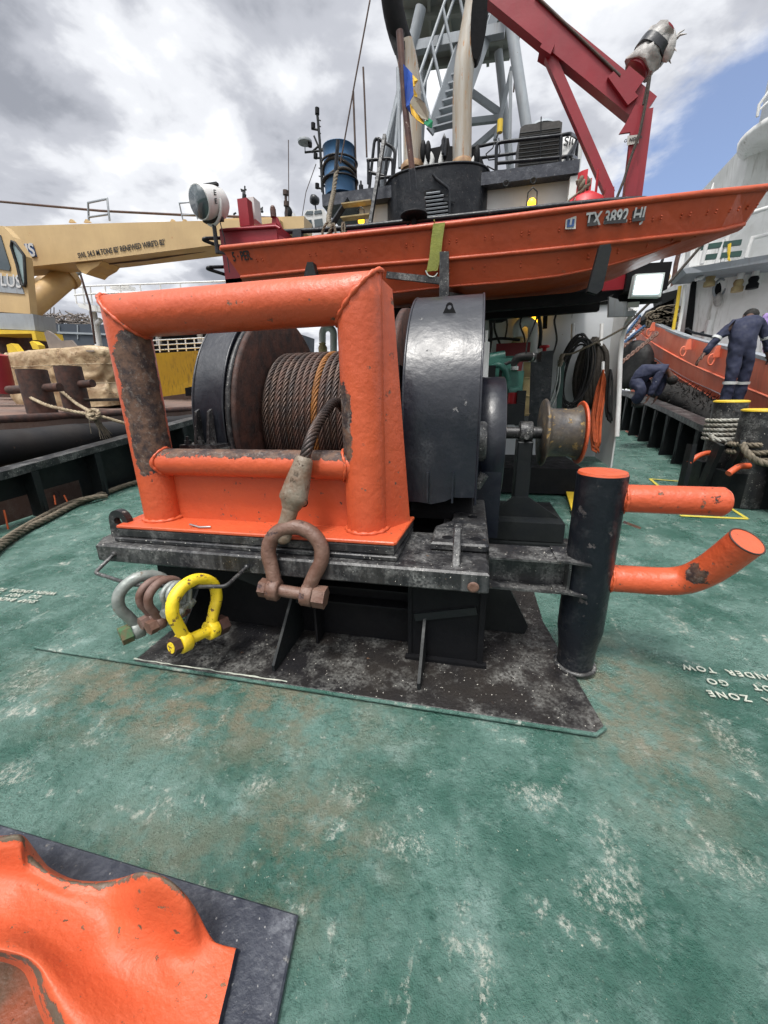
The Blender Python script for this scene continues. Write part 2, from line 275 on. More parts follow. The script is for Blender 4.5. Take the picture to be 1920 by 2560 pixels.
def water_material():
    m = bpy.data.materials.new('harbour_water'); m.use_nodes = True; nd, lk = m.node_tree.nodes, m.node_tree.links; b = nd['Principled BSDF']
    b.inputs['Base Color'].default_value = (.05, .07, .06, 1); b.inputs['Roughness'].default_value = .12
    n = nd.new('ShaderNodeTexNoise'); n.inputs['Scale'].default_value = 1.5; tcn = nd.new('ShaderNodeTexCoord'); lk.new(tcn.outputs['Object'], n.inputs[0])
    bp = nd.new('ShaderNodeBump'); bp.inputs['Strength'].default_value = .5; bp.inputs['Distance'].default_value = .1; lk.new(n.outputs[0], bp.inputs['Height']); lk.new(bp.outputs[0], b.inputs['Normal']); return m
M['water'] = water_material()

# ---------------------------------------------------------------- geometry builder
def V(*a): return Vector(a)
def frame_of(d):
    d = d.normalized(); a = V(0, 0, 1) if abs(d.z) < .9 else V(1, 0, 0)
    u = d.cross(a).normalized(); return u, d.cross(u).normalized()
class MB:
    def __init__(s): s.v = []; s.f = []; s.sm = []; s.w = []; s.mi = []; s.cm = 0
    def add(s, vs, fs, smooth=False, w=None):
        o = len(s.v); s.v += [Vector(p) for p in vs]; s.f += [[i+o for i in f] for f in fs]; s.sm += [smooth]*len(fs); s.mi += [s.cm]*len(fs)
        s.w += (w if w else [0.0]*len(vs)); return s
    def box(s, a, b, bev=0.0):
        x0, y0, z0 = (min(a[i], b[i]) for i in range(3)); x1, y1, z1 = (max(a[i], b[i]) for i in range(3))
        return s.prism([(x0, y0), (x1, y0), (x1, y1), (x0, y1)], z0, z1, bev)
    def prism(s, poly, z0, z1, bev=0.0, axis='z'):
        """polygon (a,b) extruded along axis; small chamfer on both rims"""
        ar = sum(poly[i][0]*poly[(i+1) % len(poly)][1]-poly[(i+1) % len(poly)][0]*poly[i][1] for i in range(len(poly)))
        if ar < 0: poly = poly[::-1]
        n = len(poly)
        def mk(p, z):
            return {'z': V(p[0], p[1], z), 'y': V(p[0], z, p[1]), 'x': V(z, p[0], p[1])}[axis]
        def inset(d):
            out = []
            for i in range(n):
                p0, p1, p2 = V(*poly[i-1]), V(*poly[i]), V(*poly[(i+1) % n])
                e1, e2 = (p1-p0).normalized(), (p2-p1).normalized(); n1, n2 = V(-e1.y, e1.x), V(-e2.y, e2.x)
                k = n1+n2; den = max(.3, 1+n1.dot(n2)); q = p1+k*(d/den); out.append((q.x, q.y))
            return out
        rings = [(poly, z0), (poly, z1)] if bev <= 0 else [(inset(bev), z0), (poly, z0+bev), (poly, z1-bev), (inset(bev), z1)]
        vs = [mk(p, z) for ps, z in rings for p in ps]; fs = []
        for k in range(len(rings)-1):
            for i in range(n):
                j = (i+1) % n; fs.append([k*n+i, k*n+j, (k+1)*n+j, (k+1)*n+i])
        fs.append(list(range(n))[::-1]); fs.append([(len(rings)-1)*n+i for i in range(n)])
        if axis == 'y': fs = [f[::-1] for f in fs]
        return s.add(vs, fs)
    def obox(s, a, b, w, h, up=None, bev=0):
        """beam from a to b with section w x h"""
        a, b = Vector(a), Vector(b); d = (b-a).normalized(); upv = Vector(up) if up else (V(0, 0, 1) if abs(d.z) < .95 else V(0, 1, 0))
        sx = d.cross(upv).normalized(); uz = sx.cross(d).normalized(); c = [(-.5, -.5), (.5, -.5), (.5, .5), (-.5, .5)]
        vs = [p+sx*(i*w)+uz*(j*h) for p in (a, b) for i, j in c]
        return s.add(vs, [[3, 2, 1, 0], [4, 5, 6, 7], [0, 1, 5, 4], [1, 2, 6, 5], [2, 3, 7, 6], [3, 0, 4, 7]])
    def cyl(s, a, b, ra, rb=None, n=24, caps=True, smooth=True):
        a, b = Vector(a), Vector(b); rb = ra if rb is None else rb; u, v = frame_of(b-a)
        vs = [p+(u*math.cos(2*PI*i/n)+v*math.sin(2*PI*i/n))*r for p, r in ((a, ra), (b, rb)) for i in range(n)]
        s.add(vs, [[i, (i+1) % n, n+(i+1) % n, n+i] for i in range(n)], smooth)
        if caps: s.add(vs[:n], [list(range(n))[::-1]]); s.add(vs[n:], [list(range(n))])
        return s
    def tube(s, pts, r, n=12, caps=True, closed=False, wf=None, smooth=True):
        pts = [Vector(p) for p in pts]; m = len(pts); rr = r if isinstance(r, (list, tuple)) else [r]*m
        tan = []
        for i in range(m):
            a = pts[(i-1) % m] if (i > 0 or closed) else pts[i]; b = pts[(i+1) % m] if (i < m-1 or closed) else pts[i]
            tan.append((b-a).normalized() if (b-a).length > 1e-9 else V(0, 0, 1))
        u, v = frame_of(tan[0]); rings = []; w = []
        for i in range(m):
            u = (u-tan[i]*u.dot(tan[i])).normalized(); v = tan[i].cross(u)
            k = 1.0; ax = None
            if 0 < i < m-1:
                e1, e2 = (pts[i]-pts[i-1]).normalized(), (pts[i+1]-pts[i]).normalized(); c = max(.3, math.sqrt(max(0, (1+e1.dot(e2))/2)))
                k = 1/c; ax = (e2-e1)
                ax = ax.normalized() if ax.length > 1e-6 else None
            for j in range(n):
                q = (u*math.cos(2*PI*j/n)+v*math.sin(2*PI*j/n))*rr[i]
                if ax is not None and k > 1.02: q = q+ax*(q.dot(ax)*(k-1))
                p = pts[i]+q; rings.append(p); w.append(wf(p, q.normalized()) if wf else 0.0)
        fs = []
        for i in range(m if closed else m-1):
            for j in range(n):
                a = i*n+j; b = i*n+(j+1) % n; i2 = (i+1) % m; fs.append([a, b, i2*n+(j+1) % n, i2*n+j])
        s.add(rings, fs, smooth, w)
        if caps and not closed: s.add(rings[:n], [list(range(n))[::-1]], False, w[:n]); s.add(rings[-n:], [list(range(n))], False, w[-n:])
        return s
    def lathe(s, a, axis, prof, n=32, smooth=True):
        """profile [(r, h)] turned round axis through a"""
        a = Vector(a); d = Vector(axis).normalized(); u, v = frame_of(d)
        vs = [a+d*h+(u*math.cos(2*PI*j/n)+v*math.sin(2*PI*j/n))*r for r, h in prof for j in range(n)]
        fs = [[i*n+j, i*n+(j+1) % n, (i+1)*n+(j+1) % n, (i+1)*n+j] for i in range(len(prof)-1) for j in range(n)]
        s.add(vs, fs, smooth)
        if prof[0][0] > 1e-4: s.add(vs[:n], [list(range(n))[::-1]])
        if prof[-1][0] > 1e-4: s.add(vs[-n:], [list(range(n))])
        return s
    def ball(s, c, r, n=12, sc=(1, 1, 1)):
        c = Vector(c); vs = []; fs = []; m = max(4, n//2)
        for i in range(m+1):
            for j in range(n):
                t = PI*i/m; p = 2*PI*j/n; vs.append(c+V(r*math.sin(t)*math.cos(p)*sc[0], r*math.sin(t)*math.sin(p)*sc[1], r*math.cos(t)*sc[2]))
        for i in range(m):
            for j in range(n): fs.append([(i+1)*n+j, (i+1)*n+(j+1) % n, i*n+(j+1) % n, i*n+j])
        return s.add(vs, fs, True)
    def rope(s, path, R, ns=3, pitch=None, seg=6, step=None):
        pts = resample(path, step or R*1.1); pitch = pitch or R*7; m = len(pts); L = 0
        tan = [(pts[min(i+1, m-1)]-pts[max(i-1, 0)]).normalized() for i in range(m)]; u, v = frame_of(tan[0]); fr = []
        for i in range(m):
            u = (u-tan[i]*u.dot(tan[i])).normalized(); v = tan[i].cross(u); L += (pts[i]-pts[i-1]).length if i else 0; fr.append((u.copy(), v.copy(), L))
        rs = R*(.52 if ns <= 3 else (.46 if ns == 4 else .36)); ro = R-rs
        for k in range(ns):
            q = []
            for i in range(m):
                a = 2*PI*(k/ns+fr[i][2]/pitch); q.append(pts[i]+(fr[i][0]*math.cos(a)+fr[i][1]*math.sin(a))*ro)
            s.tube(q, rs, seg)
        return s
    def jitter(s, amt, sc=3.0, seed=0):
        for i, p in enumerate(s.v):
            q = p*sc+V(seed, seed*2, 0); s.v[i] = p+Vector(mn.noise_vector(q))*amt
        return s
    def build(s, name, m, parent=None, org=None):
        o = Vector(org) if org is not None else (Vector(parent['_o']) if parent is not None and '_o' in parent else V(0, 0, 0))
        me = bpy.data.meshes.new(name); me.from_pydata([tuple(p-o) for p in s.v], [], s.f); 
        ms = m if isinstance(m, (list, tuple)) else [m]
        for q in ms: me.materials.append(M[q] if isinstance(q, str) else q)
        for p, sm, mi in zip(me.polygons, s.sm, s.mi): p.use_smooth = sm; p.material_index = mi
        if any(s.w):
            at_ = me.attributes.new('wear', 'FLOAT', 'POINT'); at_.data.foreach_set('value', s.w)
        me.update(); ob = bpy.data.objects.new(name, me); S.collection.objects.link(ob)
        if parent is not None: ob.parent = parent; ob['_o'] = list(o)
        else: ob.location = o; ob['_o'] = list(o)
        return ob
def resample(path, step):
    P_ = [Vector(p) for p in path]; out = []
    if len(P_) == 2: n = max(2, int((P_[1]-P_[0]).length/step)); return [P_[0].lerp(P_[1], i/n) for i in range(n+1)]
    for i in range(len(P_)-1):
        p0 = P_[max(i-1, 0)]; p1 = P_[i]; p2 = P_[i+1]; p3 = P_[min(i+2, len(P_)-1)]; n = max(1, int((p2-p1).length/step))
        for k in range(n):
            t = k/n; out.append(.5*((2*p1)+(p2-p0)*t+(2*p0-5*p1+4*p2-p3)*t*t+(3*p1-p0-3*p2+p3)*t**3))
    out.append(P_[-1]); return out
def thing(name, label, cat, loc, group=None):
    o = bpy.data.objects.new(name, None); S.collection.objects.link(o); o.location = loc; o['_o'] = list(loc)
    o['label'] = label; o['category'] = cat; o.empty_display_size = .1
    if group: o['group'] = group
    return o
def tag(o, label, cat, group=None):
    o['label'] = label; o['category'] = cat
    if group: o['group'] = group
    return o
def struct(o): o['kind'] = 'structure'; return o
def copy_tree(o, parent=None):
    c = o.copy(); S.collection.objects.link(c)
    if parent: c.parent = parent
    for ch in o.children: copy_tree(ch, c)
    return c
def text_mesh(txt, size, width=None, align='CENTER', bold=0.0, spacing=1.0, lines=1.0):
    cu = bpy.data.curves.new('t', 'FONT'); cu.body = txt; cu.size = size; cu.align_x = align; cu.align_y = 'CENTER'; cu.extrude = .002; cu.offset = bold; cu.space_character = spacing; cu.space_line = lines; cu.resolution_u = 4
    ob = bpy.data.objects.new('t', cu); S.collection.objects.link(ob); dg = bpy.context.evaluated_depsgraph_get()
    me = bpy.data.meshes.new_from_object(ob.evaluated_get(dg)); vs = [v.co.copy() for v in me.vertices]; fs = [list(p.vertices) for p in me.polygons]
    bpy.data.objects.remove(ob); bpy.data.curves.remove(cu); bpy.data.meshes.remove(me); return vs, fs
def lettering(txt, size, origin, xd, yd, m, parent, name='lettering', xs=1.0, **k):
    xd, yd = Vector(xd).normalized(), Vector(yd).normalized(); vs, fs = text_mesh(txt, size, **k); n = xd.cross(yd); b = MB()
    b.add([Vector(origin)+xd*(p.x*xs)+yd*p.y+n*p.z for p in vs], fs); return b.build(name, m, parent)

# ================================================================ THE SETTING
b = MB(); b.add([(-1500, -200, -1.6), (1500, -200, -1.6), (1500, 2500, -1.6), (-1500, 2500, -1.6)], [[0, 1, 2, 3]]); struct(b.build('water', 'water'))
# deck of the tug: a fine grid with sheer and slight dents
b = MB(); xs = [-6.6+i*.1 for i in range(113)]; ys = [-2.5+i*.12 for i in range(165)]
vs = []
for y in ys:
    for x in xs:
        vs.append((x, y, dz(y)+.006*mn.noise(V(x*1.3, y*1.3, 0))-.004))
b.add(vs, [[j*113+i, j*113+i+1, (j+1)*113+i+1, (j+1)*113+i] for j in range(164) for i in range(112)], True)
deck = struct(b.build('deck', 'deck')); deck['_o'] = [0, 0, 0]
bb = MB(); bb.box((-6.7, -2.6, -2.2), (4.7, 17.2, -.05)); hull = tag(bb.build('tug_hull', 'black_flat'), 'black hull under the green working deck', 'hull')
# painted lines and warning words on the deck (flat paint, children of the deck)
def deck_line(p, q, w=.045):
    p, q = Vector(p), Vector(q); d = (q-p).normalized(); n = V(-d.y, d.x, 0)*w/2; k = 6; b = MB()
    vs = []
    for i in range(k+1):
        c = p.lerp(q, i/k)
        for s_ in (-1, 1): r = c+n*s_; vs.append((r.x, r.y, dz(r.y)+.008))
    b.add(vs, [[2*i, 2*i+1, 2*i+3, 2*i+2] for i in range(k)]); return b.build('yellow_line', 'paint_yellow', deck)
def dpx(px, py):
    d = fwd + Rv*((px-960)/FPX) + Uv*((1280-py)/FPX); t = (CH+.2)/(.05*d.y-d.z); return V(0, 0, CH)+d*t
deck_line(dpx(1625, 1198), dpx(1745, 1208)); deck_line(dpx(1625, 1198), dpx(1700, 1262)); deck_line(dpx(1700, 1290), dpx(1868, 1298), .06); deck_line(dpx(1868, 1298), dpx(1800, 1255))
warn = "SNAP  BACK  ZONE\nDO    NOT    GO\nWHEN  UNDER  TOW"
lettering(warn, .070, (1.765, 2.285, .009), (-1, .02, 0), (-.02, -1, 0), 'paint_white', deck, 'warning_words', spacing=1.3, lines=1.6, xs=.92, bold=.0012)
lettering(warn, .068, (-4.02, 2.34, .009), (-1, -.05, 0), (.05, -1, 0), 'paint_white', deck, 'warning_words', spacing=1.1, lines=1.1, bold=.0015)

# ================================================================ TOWING WINCH
wi = thing('towing_winch', 'big black towing winch with rusty wire drum on its steel bed', 'winch', (-1.2, 3.6, 0))
b = MB(); b.prism([(-2.14, 1.757), (.70, 1.745), (.745, 1.80), (.60, 2.75), (.60, 5.6), (-2.3, 5.6)], .002, .024, .004); b.build('doubler_plate', 'doubler', wi)
b = MB(); b.prism([(-2.98, 1.76), (-2.142, 1.757), (-2.302, 5.6), (-2.98, 5.6)], .002, .0235, .004); b.build('painted_plate_end', 'deck', wi)
b = MB(); pp = [(-2.16+i*.045, 1.775+.008*mn.noise(V(i*.9, 0, 0))) for i in range(26)]; b.add([p_ for x_, y_ in pp for p_ in ((x_, y_-.006, .0255), (x_, y_+.004+.016*mn.noise(V(x_*9, 2, 0)), .0255))], [[2*i, 2*i+1, 2*i+3, 2*i+2][::-1] for i in range(25)]); b.build('bare_edge', 'paint_white', wi)
b = MB(); b.tube([(-2.99, 1.752, .016), (-1.0, 1.744, .016), (.69, 1.735, .016), (.75, 1.79, .018)], .011, 8)
b.build('weld_bead', 'deck', wi)
# bed: front beam, side beams
b = MB(); b.prism([(-2.52, 2.0), (.135, 2.0), (.135, 2.62), (-2.62, 2.62), (-2.60, 2.12)], .615, .742, .012)
b.prism([(-.18, 2.62), (.135, 2.62), (.135, 5.4), (-.18, 5.4)], .615, .742, .01); b.prism([(-2.62, 2.62), (-2.15, 2.62), (-2.15, 5.4), (-2.62, 5.4)], .615, .742, .01)
b.prism([(-2.62, 5.1), (.135, 5.1), (.135, 5.6), (-2.62, 5.6)], .61, .74, .01)
b.build('bed', 'black_worn', wi)
b = MB(); b.box((-2.35, 2.30, .03), (-.32, 2.34, .614)); b.box((-.32, 2.16, .03), (.10, 2.19, .615)); b.box((.10, 2.14, .03), (.135, 5.3, .615)); b.box((-.345, 2.15, .03), (-.32, 2.66, .61))
b.box((-2.3, 2.66, .03), (-2.27, 5.3, .61)); b.box((-1.0, 2.20, .34), (-.35, 2.30, .352)); b.box((-1.0, 2.20, .46), (-.35, 2.30, .472)); b.box((-1.0, 2.16, .03), (-.985, 2.30, .614)); b.box((-2.37, 2.34, .03), (-2.33, 5.3, .61)); b.box((-.5, 3, .03), (-.2, 5, .6))
b.box((-.36, 2.12, .02), (.16, 2.16, .045))
b.build('under_frame', 'black_dark', wi)
def gusset(x, yt, yb, zt, w=.018, yb0=2.30):
    g = MB(); g.prism([(yb, zt), (yt, .03), (yt-.0, .075), (yb, zt)][:1]+[(yb0, zt), (yb0, .026), (yt, .026), (yt, .07)], x, x+w, 0, 'x'); return g.build('gusset', 'black_flat', wi)
gusset(-.245, 1.86, 2.16, .35); gusset(-1.17, 1.84, 2.2, .40); gusset(-1.95, 1.95, 2.3, .42)
b = MB(); b.prism([(.137, .60), (.137, .03), (.44, .03), (.46, .09), (.20, .60)], 2.55, 2.58, 0, 'y'); b.build('gusset', 'black_flat', wi)
b = MB(); b.obox((-1.45, 2.05, .6), (-1.05, 2.28, .28), .02, .09); b.build('diagonal_brace', 'black_flat', wi)
b = MB(); b.obox((-.30, 2.15, .33), (.08, 2.15, .42), .02, .05); b.build('diagonal_brace', 'black_flat', wi)
# bearing pad on the right side beam
b = MB(); b.prism([(-.22, 2.28), (.12, 2.28), (.14, 2.30), (.14, 3.55), (-.09, 3.55), (-.11, 2.75), (-.22, 2.60)], .745, .80, .012)
b.build('bearing_pad', 'black_worn', wi)
for x, y in ((-.12, 2.38), (.06, 2.38), (.04, 2.85)):
    b = MB(); b.lathe((x, y, .8005), (0, 0, 1), [(.0, .0008), (.034, .0008), (.036, 0)], 16, False); b.build('bolt_hole', 'black_dark', wi)
b = MB(); b.prism([(2.07, .742), (2.34, .742), (2.34, .88), (2.29, .93), (2.20, .93), (2.10, .78)], -.075, -.03, .006, 'x'); b.build('lug', 'black_worn', wi)
b = MB(); b.lathe((.05, 1.998, .655), (0, -1, 0), [(.033, 0), (.031, .004), (.02, .006), (.0, .006)], 20); b.build('plug', 'rust', wi)
# padeye on the left corner
b = MB(); prof = []
c0 = V(-2.44, 2.17, .865)
for i in range(13):
    a = PI*(1-i/12); prof.append((c0.x+.08*math.cos(a), c0.z+.085*math.sin(a)))
prof = [(c0.x-.09, .742)]+prof+[(c0.x+.085, .742)]
hole = [(c0.x+.035*math.cos(2*PI*i/16), c0.z+.035*math.sin(2*PI*i/16)) for i in range(16)]
n = len(prof); 
def ring_plate(b, outer, hole, y0, y1):
    # outer and hole are (x,z) loops; bridge by angle
    c = (sum(p[0] for p in hole)/len(hole), sum(p[1] for p in hole)/len(hole)); n = 48
    def ray(loop, a):
        dx, dz_ = math.cos(a), math.sin(a); best = None
        for i in range(len(loop)):
            p, q = loop[i], loop[(i+1) % len(loop)]; ex, ez = q[0]-p[0], q[1]-p[1]; den = dx*ez-dz_*ex
            if abs(den) < 1e-9: continue
            t = ((p[0]-c[0])*ez-(p[1]-c[1])*ex)/den; u = ((p[0]-c[0])*dz_-(p[1]-c[1])*dx)/den
            if t > 0 and -1e-6 <= u <= 1+1e-6 and (best is None or t < best): best = t
        return (c[0]+dx*best, c[1]+dz_*best)
    vs = []; 
    for k in range(n):
        a = 2*PI*k/n; o_ = ray(outer, a); h_ = ray(hole, a)
        vs += [(o_[0], y0, o_[1]), (h_[0], y0, h_[1]), (h_[0], y1, h_[1]), (o_[0], y1, o_[1])]
    fs = []
    for k in range(n):
        a = 4*k; d = 4*((k+1) % n)
        fs += [[a, d, d+1, a+1], [a+1, d+1, d+2, a+2], [a+2, d+2, d+3, a+3], [a+3, d+3, d, a]]
    return b.add(vs, fs)
ring_plate(b, prof, hole, 2.14, 2.19); b.build('padeye', 'black_worn', wi)
b = MB(); b.box((-2.6, 2.36, .742), (c0.x-.1, 2.39, .80)); b.cyl((c0.x+.11, 2.52, .80), (c0.x+.25, 2.52, .83), .035); b.build('clip', 'rust_dark', wi)

# drum, flanges, wire coil
YC, ZC = 3.7, 1.45
b = MB(); b.lathe((-1.84, YC, ZC), (1, 0, 0), [(.30, 0), (.95, 0), (.97, .01), (.97, .05), (.95, .06), (.60, .062)], 96); b.lathe((-.60, YC, ZC), (1, 0, 0), [(.6, 0), (.95, 0), (.95, .05), (.3, .05)], 96)
b.cyl((-1.84, YC, ZC), (-.55, YC, ZC), .42, n=48); b.build('drum', 'rust_dark', wi)
b = MB(); b.tube([(-1.84, YC+.975*math.cos(a), ZC+.955*math.sin(a)) for a in [2*PI*i/96 for i in range(96)]], .022, 8, closed=True); b.build('drum_rim', 'black_worn', wi)
pitch_ = .056; R0 = .615; nt_ = 20; 
cb = {'wire': MB(), 'wire_rust': MB(), 'wire_old': MB()}
for k in range(nt_):
    x0 = -1.735+k*pitch_; key = 'wire_rust' if k == 8 else ('wire_old' if k in (2, 5, 6, 7, 9, 12) else 'wire'); mb = cb[key]
    m_ = 150; 
    for st in range(6):
        q = []
        for i in range(m_+1):
            th = R_(-30)+(R_(235))*i/m_; aa = 2*PI*st/6+ (R0*th)*2*PI/.30; rr = R0+.0195*math.cos(aa); xx = x0+.0195*math.sin(aa)+pitch_*th/(2*PI)
            q.append((xx, YC-rr*math.cos(th-R_(20)), ZC+rr*math.sin(th-R_(20))))
        mb.tube(q, .0098, 5, caps=False)
co = cb['wire'].build('wire_coil', 'wire', wi); cb['wire_rust'].build('rusty_turn', 'wire_rust', wi)['label'] = 'orange rusted turn of the wire coil'; cb['wire_old'].build('brown_turns', 'wire_old', wi)
b = MB(); b.cyl((-1.80, YC, ZC), (-.6, YC, ZC), .585, n=64); b.build('lower_wire_layer', 'rust_dark', wi)

# brake housings: curved sheet hoods
def hood(x0, x1, R, y0, z0, zb, name, m, slope=0.0, rag=False):
    b = MB(); prof = []
    prof.append((y0-R, zb)); 
    for i in range(1, 5): prof.append((y0-R, zb+(z0-zb)*i/5))
    for i in range(40): a = PI*(1-i/39); prof.append((y0+R*math.cos(a), z0+R*math.sin(a)))
    prof.append((y0+R, zb)); n = len(prof); nx = 10; vs = []
    for y, z in prof:
        for k in range(nx+1):
            x = x0+(x1-x0)*k/nx; r = .006*mn.noise(V(x*3, y*2, z*2)); zz_ = z
            if rag and z == zb and y < y0: zz_ = z+.03*(mn.noise(V(x*9, 3, 1))) + (.05 if k > 6 else 0)
            vs.append((x, y-r, zz_+r))
    b.add(vs, [[i*(nx+1)+k, (i+1)*(nx+1)+k, (i+1)*(nx+1)+k+1, i*(nx+1)+k+1] for i in range(n-1) for k in range(nx)], True)
    for x in (x0, x1):                       # side plates with rolled lip
        pl = [(x, y, z) for y, z in prof]; b.add(pl, [list(range(n))[::1 if x == x1 else -1]])
        b.tube([(x+(-.004 if x == x1 else .004), y, z) for y, z in prof], .009, 6)
    return b.build(name, m, wi)
h1 = hood(-.478, .055, .965, YC, 1.50, .93, 'brake_housing', 'black_house', rag=True)
e0 = at(1124, 772, y=3.45)
def eye_plate(c, parent, r=.045):
    b = MB(); pr = []
    for i in range(9): a = PI*(1-i/8); pr.append((c.x+r*.6*math.cos(a), c.z+r*.3+r*.7*math.sin(a)))
    pr = [(c.x-r*1.15, c.z-r*.8)]+pr+[(c.x+r*1.15, c.z-r*.8)]; hl = [(c.x+r*.33*math.cos(2*PI*i/16), c.z+r*.3+r*.33*math.sin(2*PI*i/16)) for i in range(16)]
    ring_plate(b, pr, hl, c.y, c.y+.015); return b.build('lifting_eye', 'black_dark', parent)
yE = 3.12; eye_plate(V(at(1124, 775, y=yE).x, yE-.03, at(1124, 775, y=yE).z), wi)
for px in (1070, 1133):
    p0 = at(px, 1180, y=2.735); b = MB(); b.obox((p0.x, 2.722, p0.z), (p0.x, 2.722, .94), .014, .03, (0, 1, 0)); b.build('rib', 'black_house', wi)
h2 = hood(-2.14, -1.87, .99, YC, 1.46, 1.36, 'brake_band', 'black_house')
b = MB()
for x in (-2.08, -1.97): b.prism([(2.70, 1.36), (2.70, 1.62), (2.66, 1.60), (2.60, 1.36)], x, x+.02, 0, 'x')
b.box((-2.18, 2.56, 1.335), (-1.86, 2.74, 1.36)); b.box((-2.18, 2.56, 1.285), (-1.86, 2.74, 1.31)); b.build('band_bracket', 'black_worn', wi)
for x in (-2.13, -2.02, -1.91):
    b = MB(); b.cyl((x, 2.60, 1.22), (x, 2.60, 1.42), .013, n=8); b.cyl((x, 2.60, 1.362), (x, 2.60, 1.392), .026, n=6, smooth=False); b.cyl((x, 2.60, 1.25), (x, 2.60, 1.28), .026, n=6, smooth=False); b.build('bolt', 'black_worn', wi)
b = MB(); b.prism([(2.70, .74), (2.70, 1.28), (3.0, 1.28), (4.4, 1.28), (4.7, .74)], -2.14, -1.88, .01, 'x'); b.build('pedestal', 'black_flat', wi)
b = MB(); b.prism([(2.95, .80), (3.3, 1.35), (4.1, 1.35), (4.5, .74), (2.95, .74)], -.46, .04, .01, 'x'); b.box((-.58, 2.9, .74), (-.52, 4.4, 1.9)); b.build('pedestal', 'black_dark', wi)
b = MB()
for k in range(9): b.box((-.50, 2.62+k*.01, .30+k*.035), (-.20, 2.66+k*.01, .318+k*.035))
b.build('spring_pack', 'black_flat', wi)
# reduction gear disc, shaft, bearing, gypsy head
b = MB(); b.lathe((.06, 3.95, 1.22), (1, 0, 0), [(.2, 0), (.60, 0), (.615, .012), (.615, .215), (.60, .225), (.15, .225)], 64); b.box((.07, 3.36, .45), (.27, 4.5, 1.22)); b.build('gear_case', 'black_house', wi)
b = MB(); b.lathe((.02, 3.4, 1.3), (1, 0, 0), [(.03, 0), (.16, 0), (.17, .02), (.17, .09), (.15, .11), (.0, .11)], 32); b.cyl((.06, 3.2, .95), (.12, 3.2, 1.06), .04); b.build('gear_boss', 'black_worn', wi)
GY, GZ = 4.35, at(1300, 1082, y=4.35).z
b = MB(); b.cyl((.25, GY, GZ), (.86, GY, GZ), .062, n=28); b.build('shaft', 'black_worn', wi)
gx0, gx1 = at(1358, 1080, y=GY).x, at(1452, 1080, y=GY).x
b = MB(); b.lathe((gx0, GY, GZ), (1, 0, 0), [(.05, -.02), (.335, -.02), (.345, 0), (.335, .012), (.27, .03), (.245, .07), (.24, gx1-gx0-.10), (.26, gx1-gx0-.05), (.28, gx1-gx0-.03)], 48)
b.build('gypsy_head', 'yellow_rust', wi)
b = MB(); b.lathe((gx1-.03, GY, GZ), (1, 0, 0), [(.296, .01), (.312, .008), (.316, .02), (.306, .034), (.298, .034)], 48); b.build('gypsy_flange', 'orange_chip', wi)
bx = at(1313, 1075, y=GY).x
b = MB(); b.lathe((bx-.06, GY, GZ), (1, 0, 0), [(.05, 0), (.115, 0), (.12, .01), (.12, .12), (.115, .13), (.05, .13)], 32); b.cyl((bx, GY-.12, GZ-.03), (bx, GY-.16, GZ-.03), .025, n=8); b.build('bearing', 'black_worn', wi)
b = MB(); b.prism([(bx-.075, .42), (bx-.075, GZ-.08), (bx+.075, GZ-.08), (bx+.075, .42)], GY-.13, GY+.13, .01, 'y'); b.prism([(bx-.36, .40), (bx-.075, .62), (bx+.075, .62), (bx+.40, .40)], GY-.15, GY-.12, 0, 'y')
b.box((bx-.46, GY-.35, .20), (bx+.42, GY+.5, .40)); b.box((bx-.48, GY-.4, .035), (bx+.44, GY+.5, .19)); b.build('bearing_stand', 'black_flat', wi)

# shackle hanging rod
rp = [at(286, 1385, y=2.0), at(237, 1432, y=1.86), at(330, 1462, y=1.80), at(470, 1467, y=1.78), at(565, 1466, y=1.80), at(617, 1418, y=2.0)]
def corner(pts, k=.03):
    o = [pts[0]]
    for i in range(1, len(pts)-1):
        a, c, d = pts[i-1], pts[i], pts[i+1]; e1 = (a-c).normalized()*min(k, (a-c).length*.4); e2 = (d-c).normalized()*min(k, (d-c).length*.4)
        for t in (0, .25, .5, .75, 1): o.append((c+e1)*(1-t)**2+c*2*t*(1-t)+(c+e2)*t*t)
    return o+[pts[-1]]
b = MB(); b.tube(corner(rp), .0125, 10); b.ball(rp[0], .02, 10); b.ball(rp[-1], .02, 10); b.build('hanging_rod', 'black_worn', wi)

# ================================================================ ORANGE TOW FRAME
fr = thing('fairlead', 'orange welded pipe fairlead frame with worn rusty edges on the winch bed', 'frame', (-1.3, 2.3, .83))
YF = 2.30; RT = .128
LB, LT = V(at(413, 1300, y=YF).x, YF, .86), V(at(318, 800, y=YF).x, YF, at(600, 765, y=YF).z)
RB, RTp = V(at(922, 1330, y=YF).x, YF, .86), V(at(893, 740, y=YF).x, YF, at(893, 752, y=YF).z)
LB.x = LT.x = (LB.x+LT.x)/2; RB.x = RTp.x = (RB.x+RTp.x)/2; zt = (LT.z+RTp.z)/2; LT.z = RTp.z = zt
ZM = at(560, 1158, y=YF-.03).z; RM = .092
def sm(a, b_, x): t = max(0, min(1, (x-a)/(b_-a))); return t*t*(3-2*t)
def wear_frame(p, n):
    w = -.15
    if abs(p.x-LB.x) < .2 and p.z < zt-.05:          # rusted inner face of the left upright
        w = max(w, 1.0*sm(-.55, .15, n.x)*sm(ZM-.16, ZM-.0, p.z)*(1-sm(zt-.22, zt-.10, p.z-.12*n.x))*sm(.6, .1, n.y))
    if abs(p.x-RB.x) < .2 and p.z < zt-.15:         # rubbed inner edge of the right upright
        w = max(w, 1.05*sm(.05, .62, -n.x)*sm(ZM-.02, ZM+.08, p.z)*(1-sm(ZM+.36, ZM+.62, p.z))*sm(.9, .3, n.y), .72*sm(.0, .8, -n.x)*(1-sm(.02, .16, abs(p.z-ZM-.07))))
    return w
def dens(a, b_, n): return [a.lerp(b_, i/n) for i in range(n)]
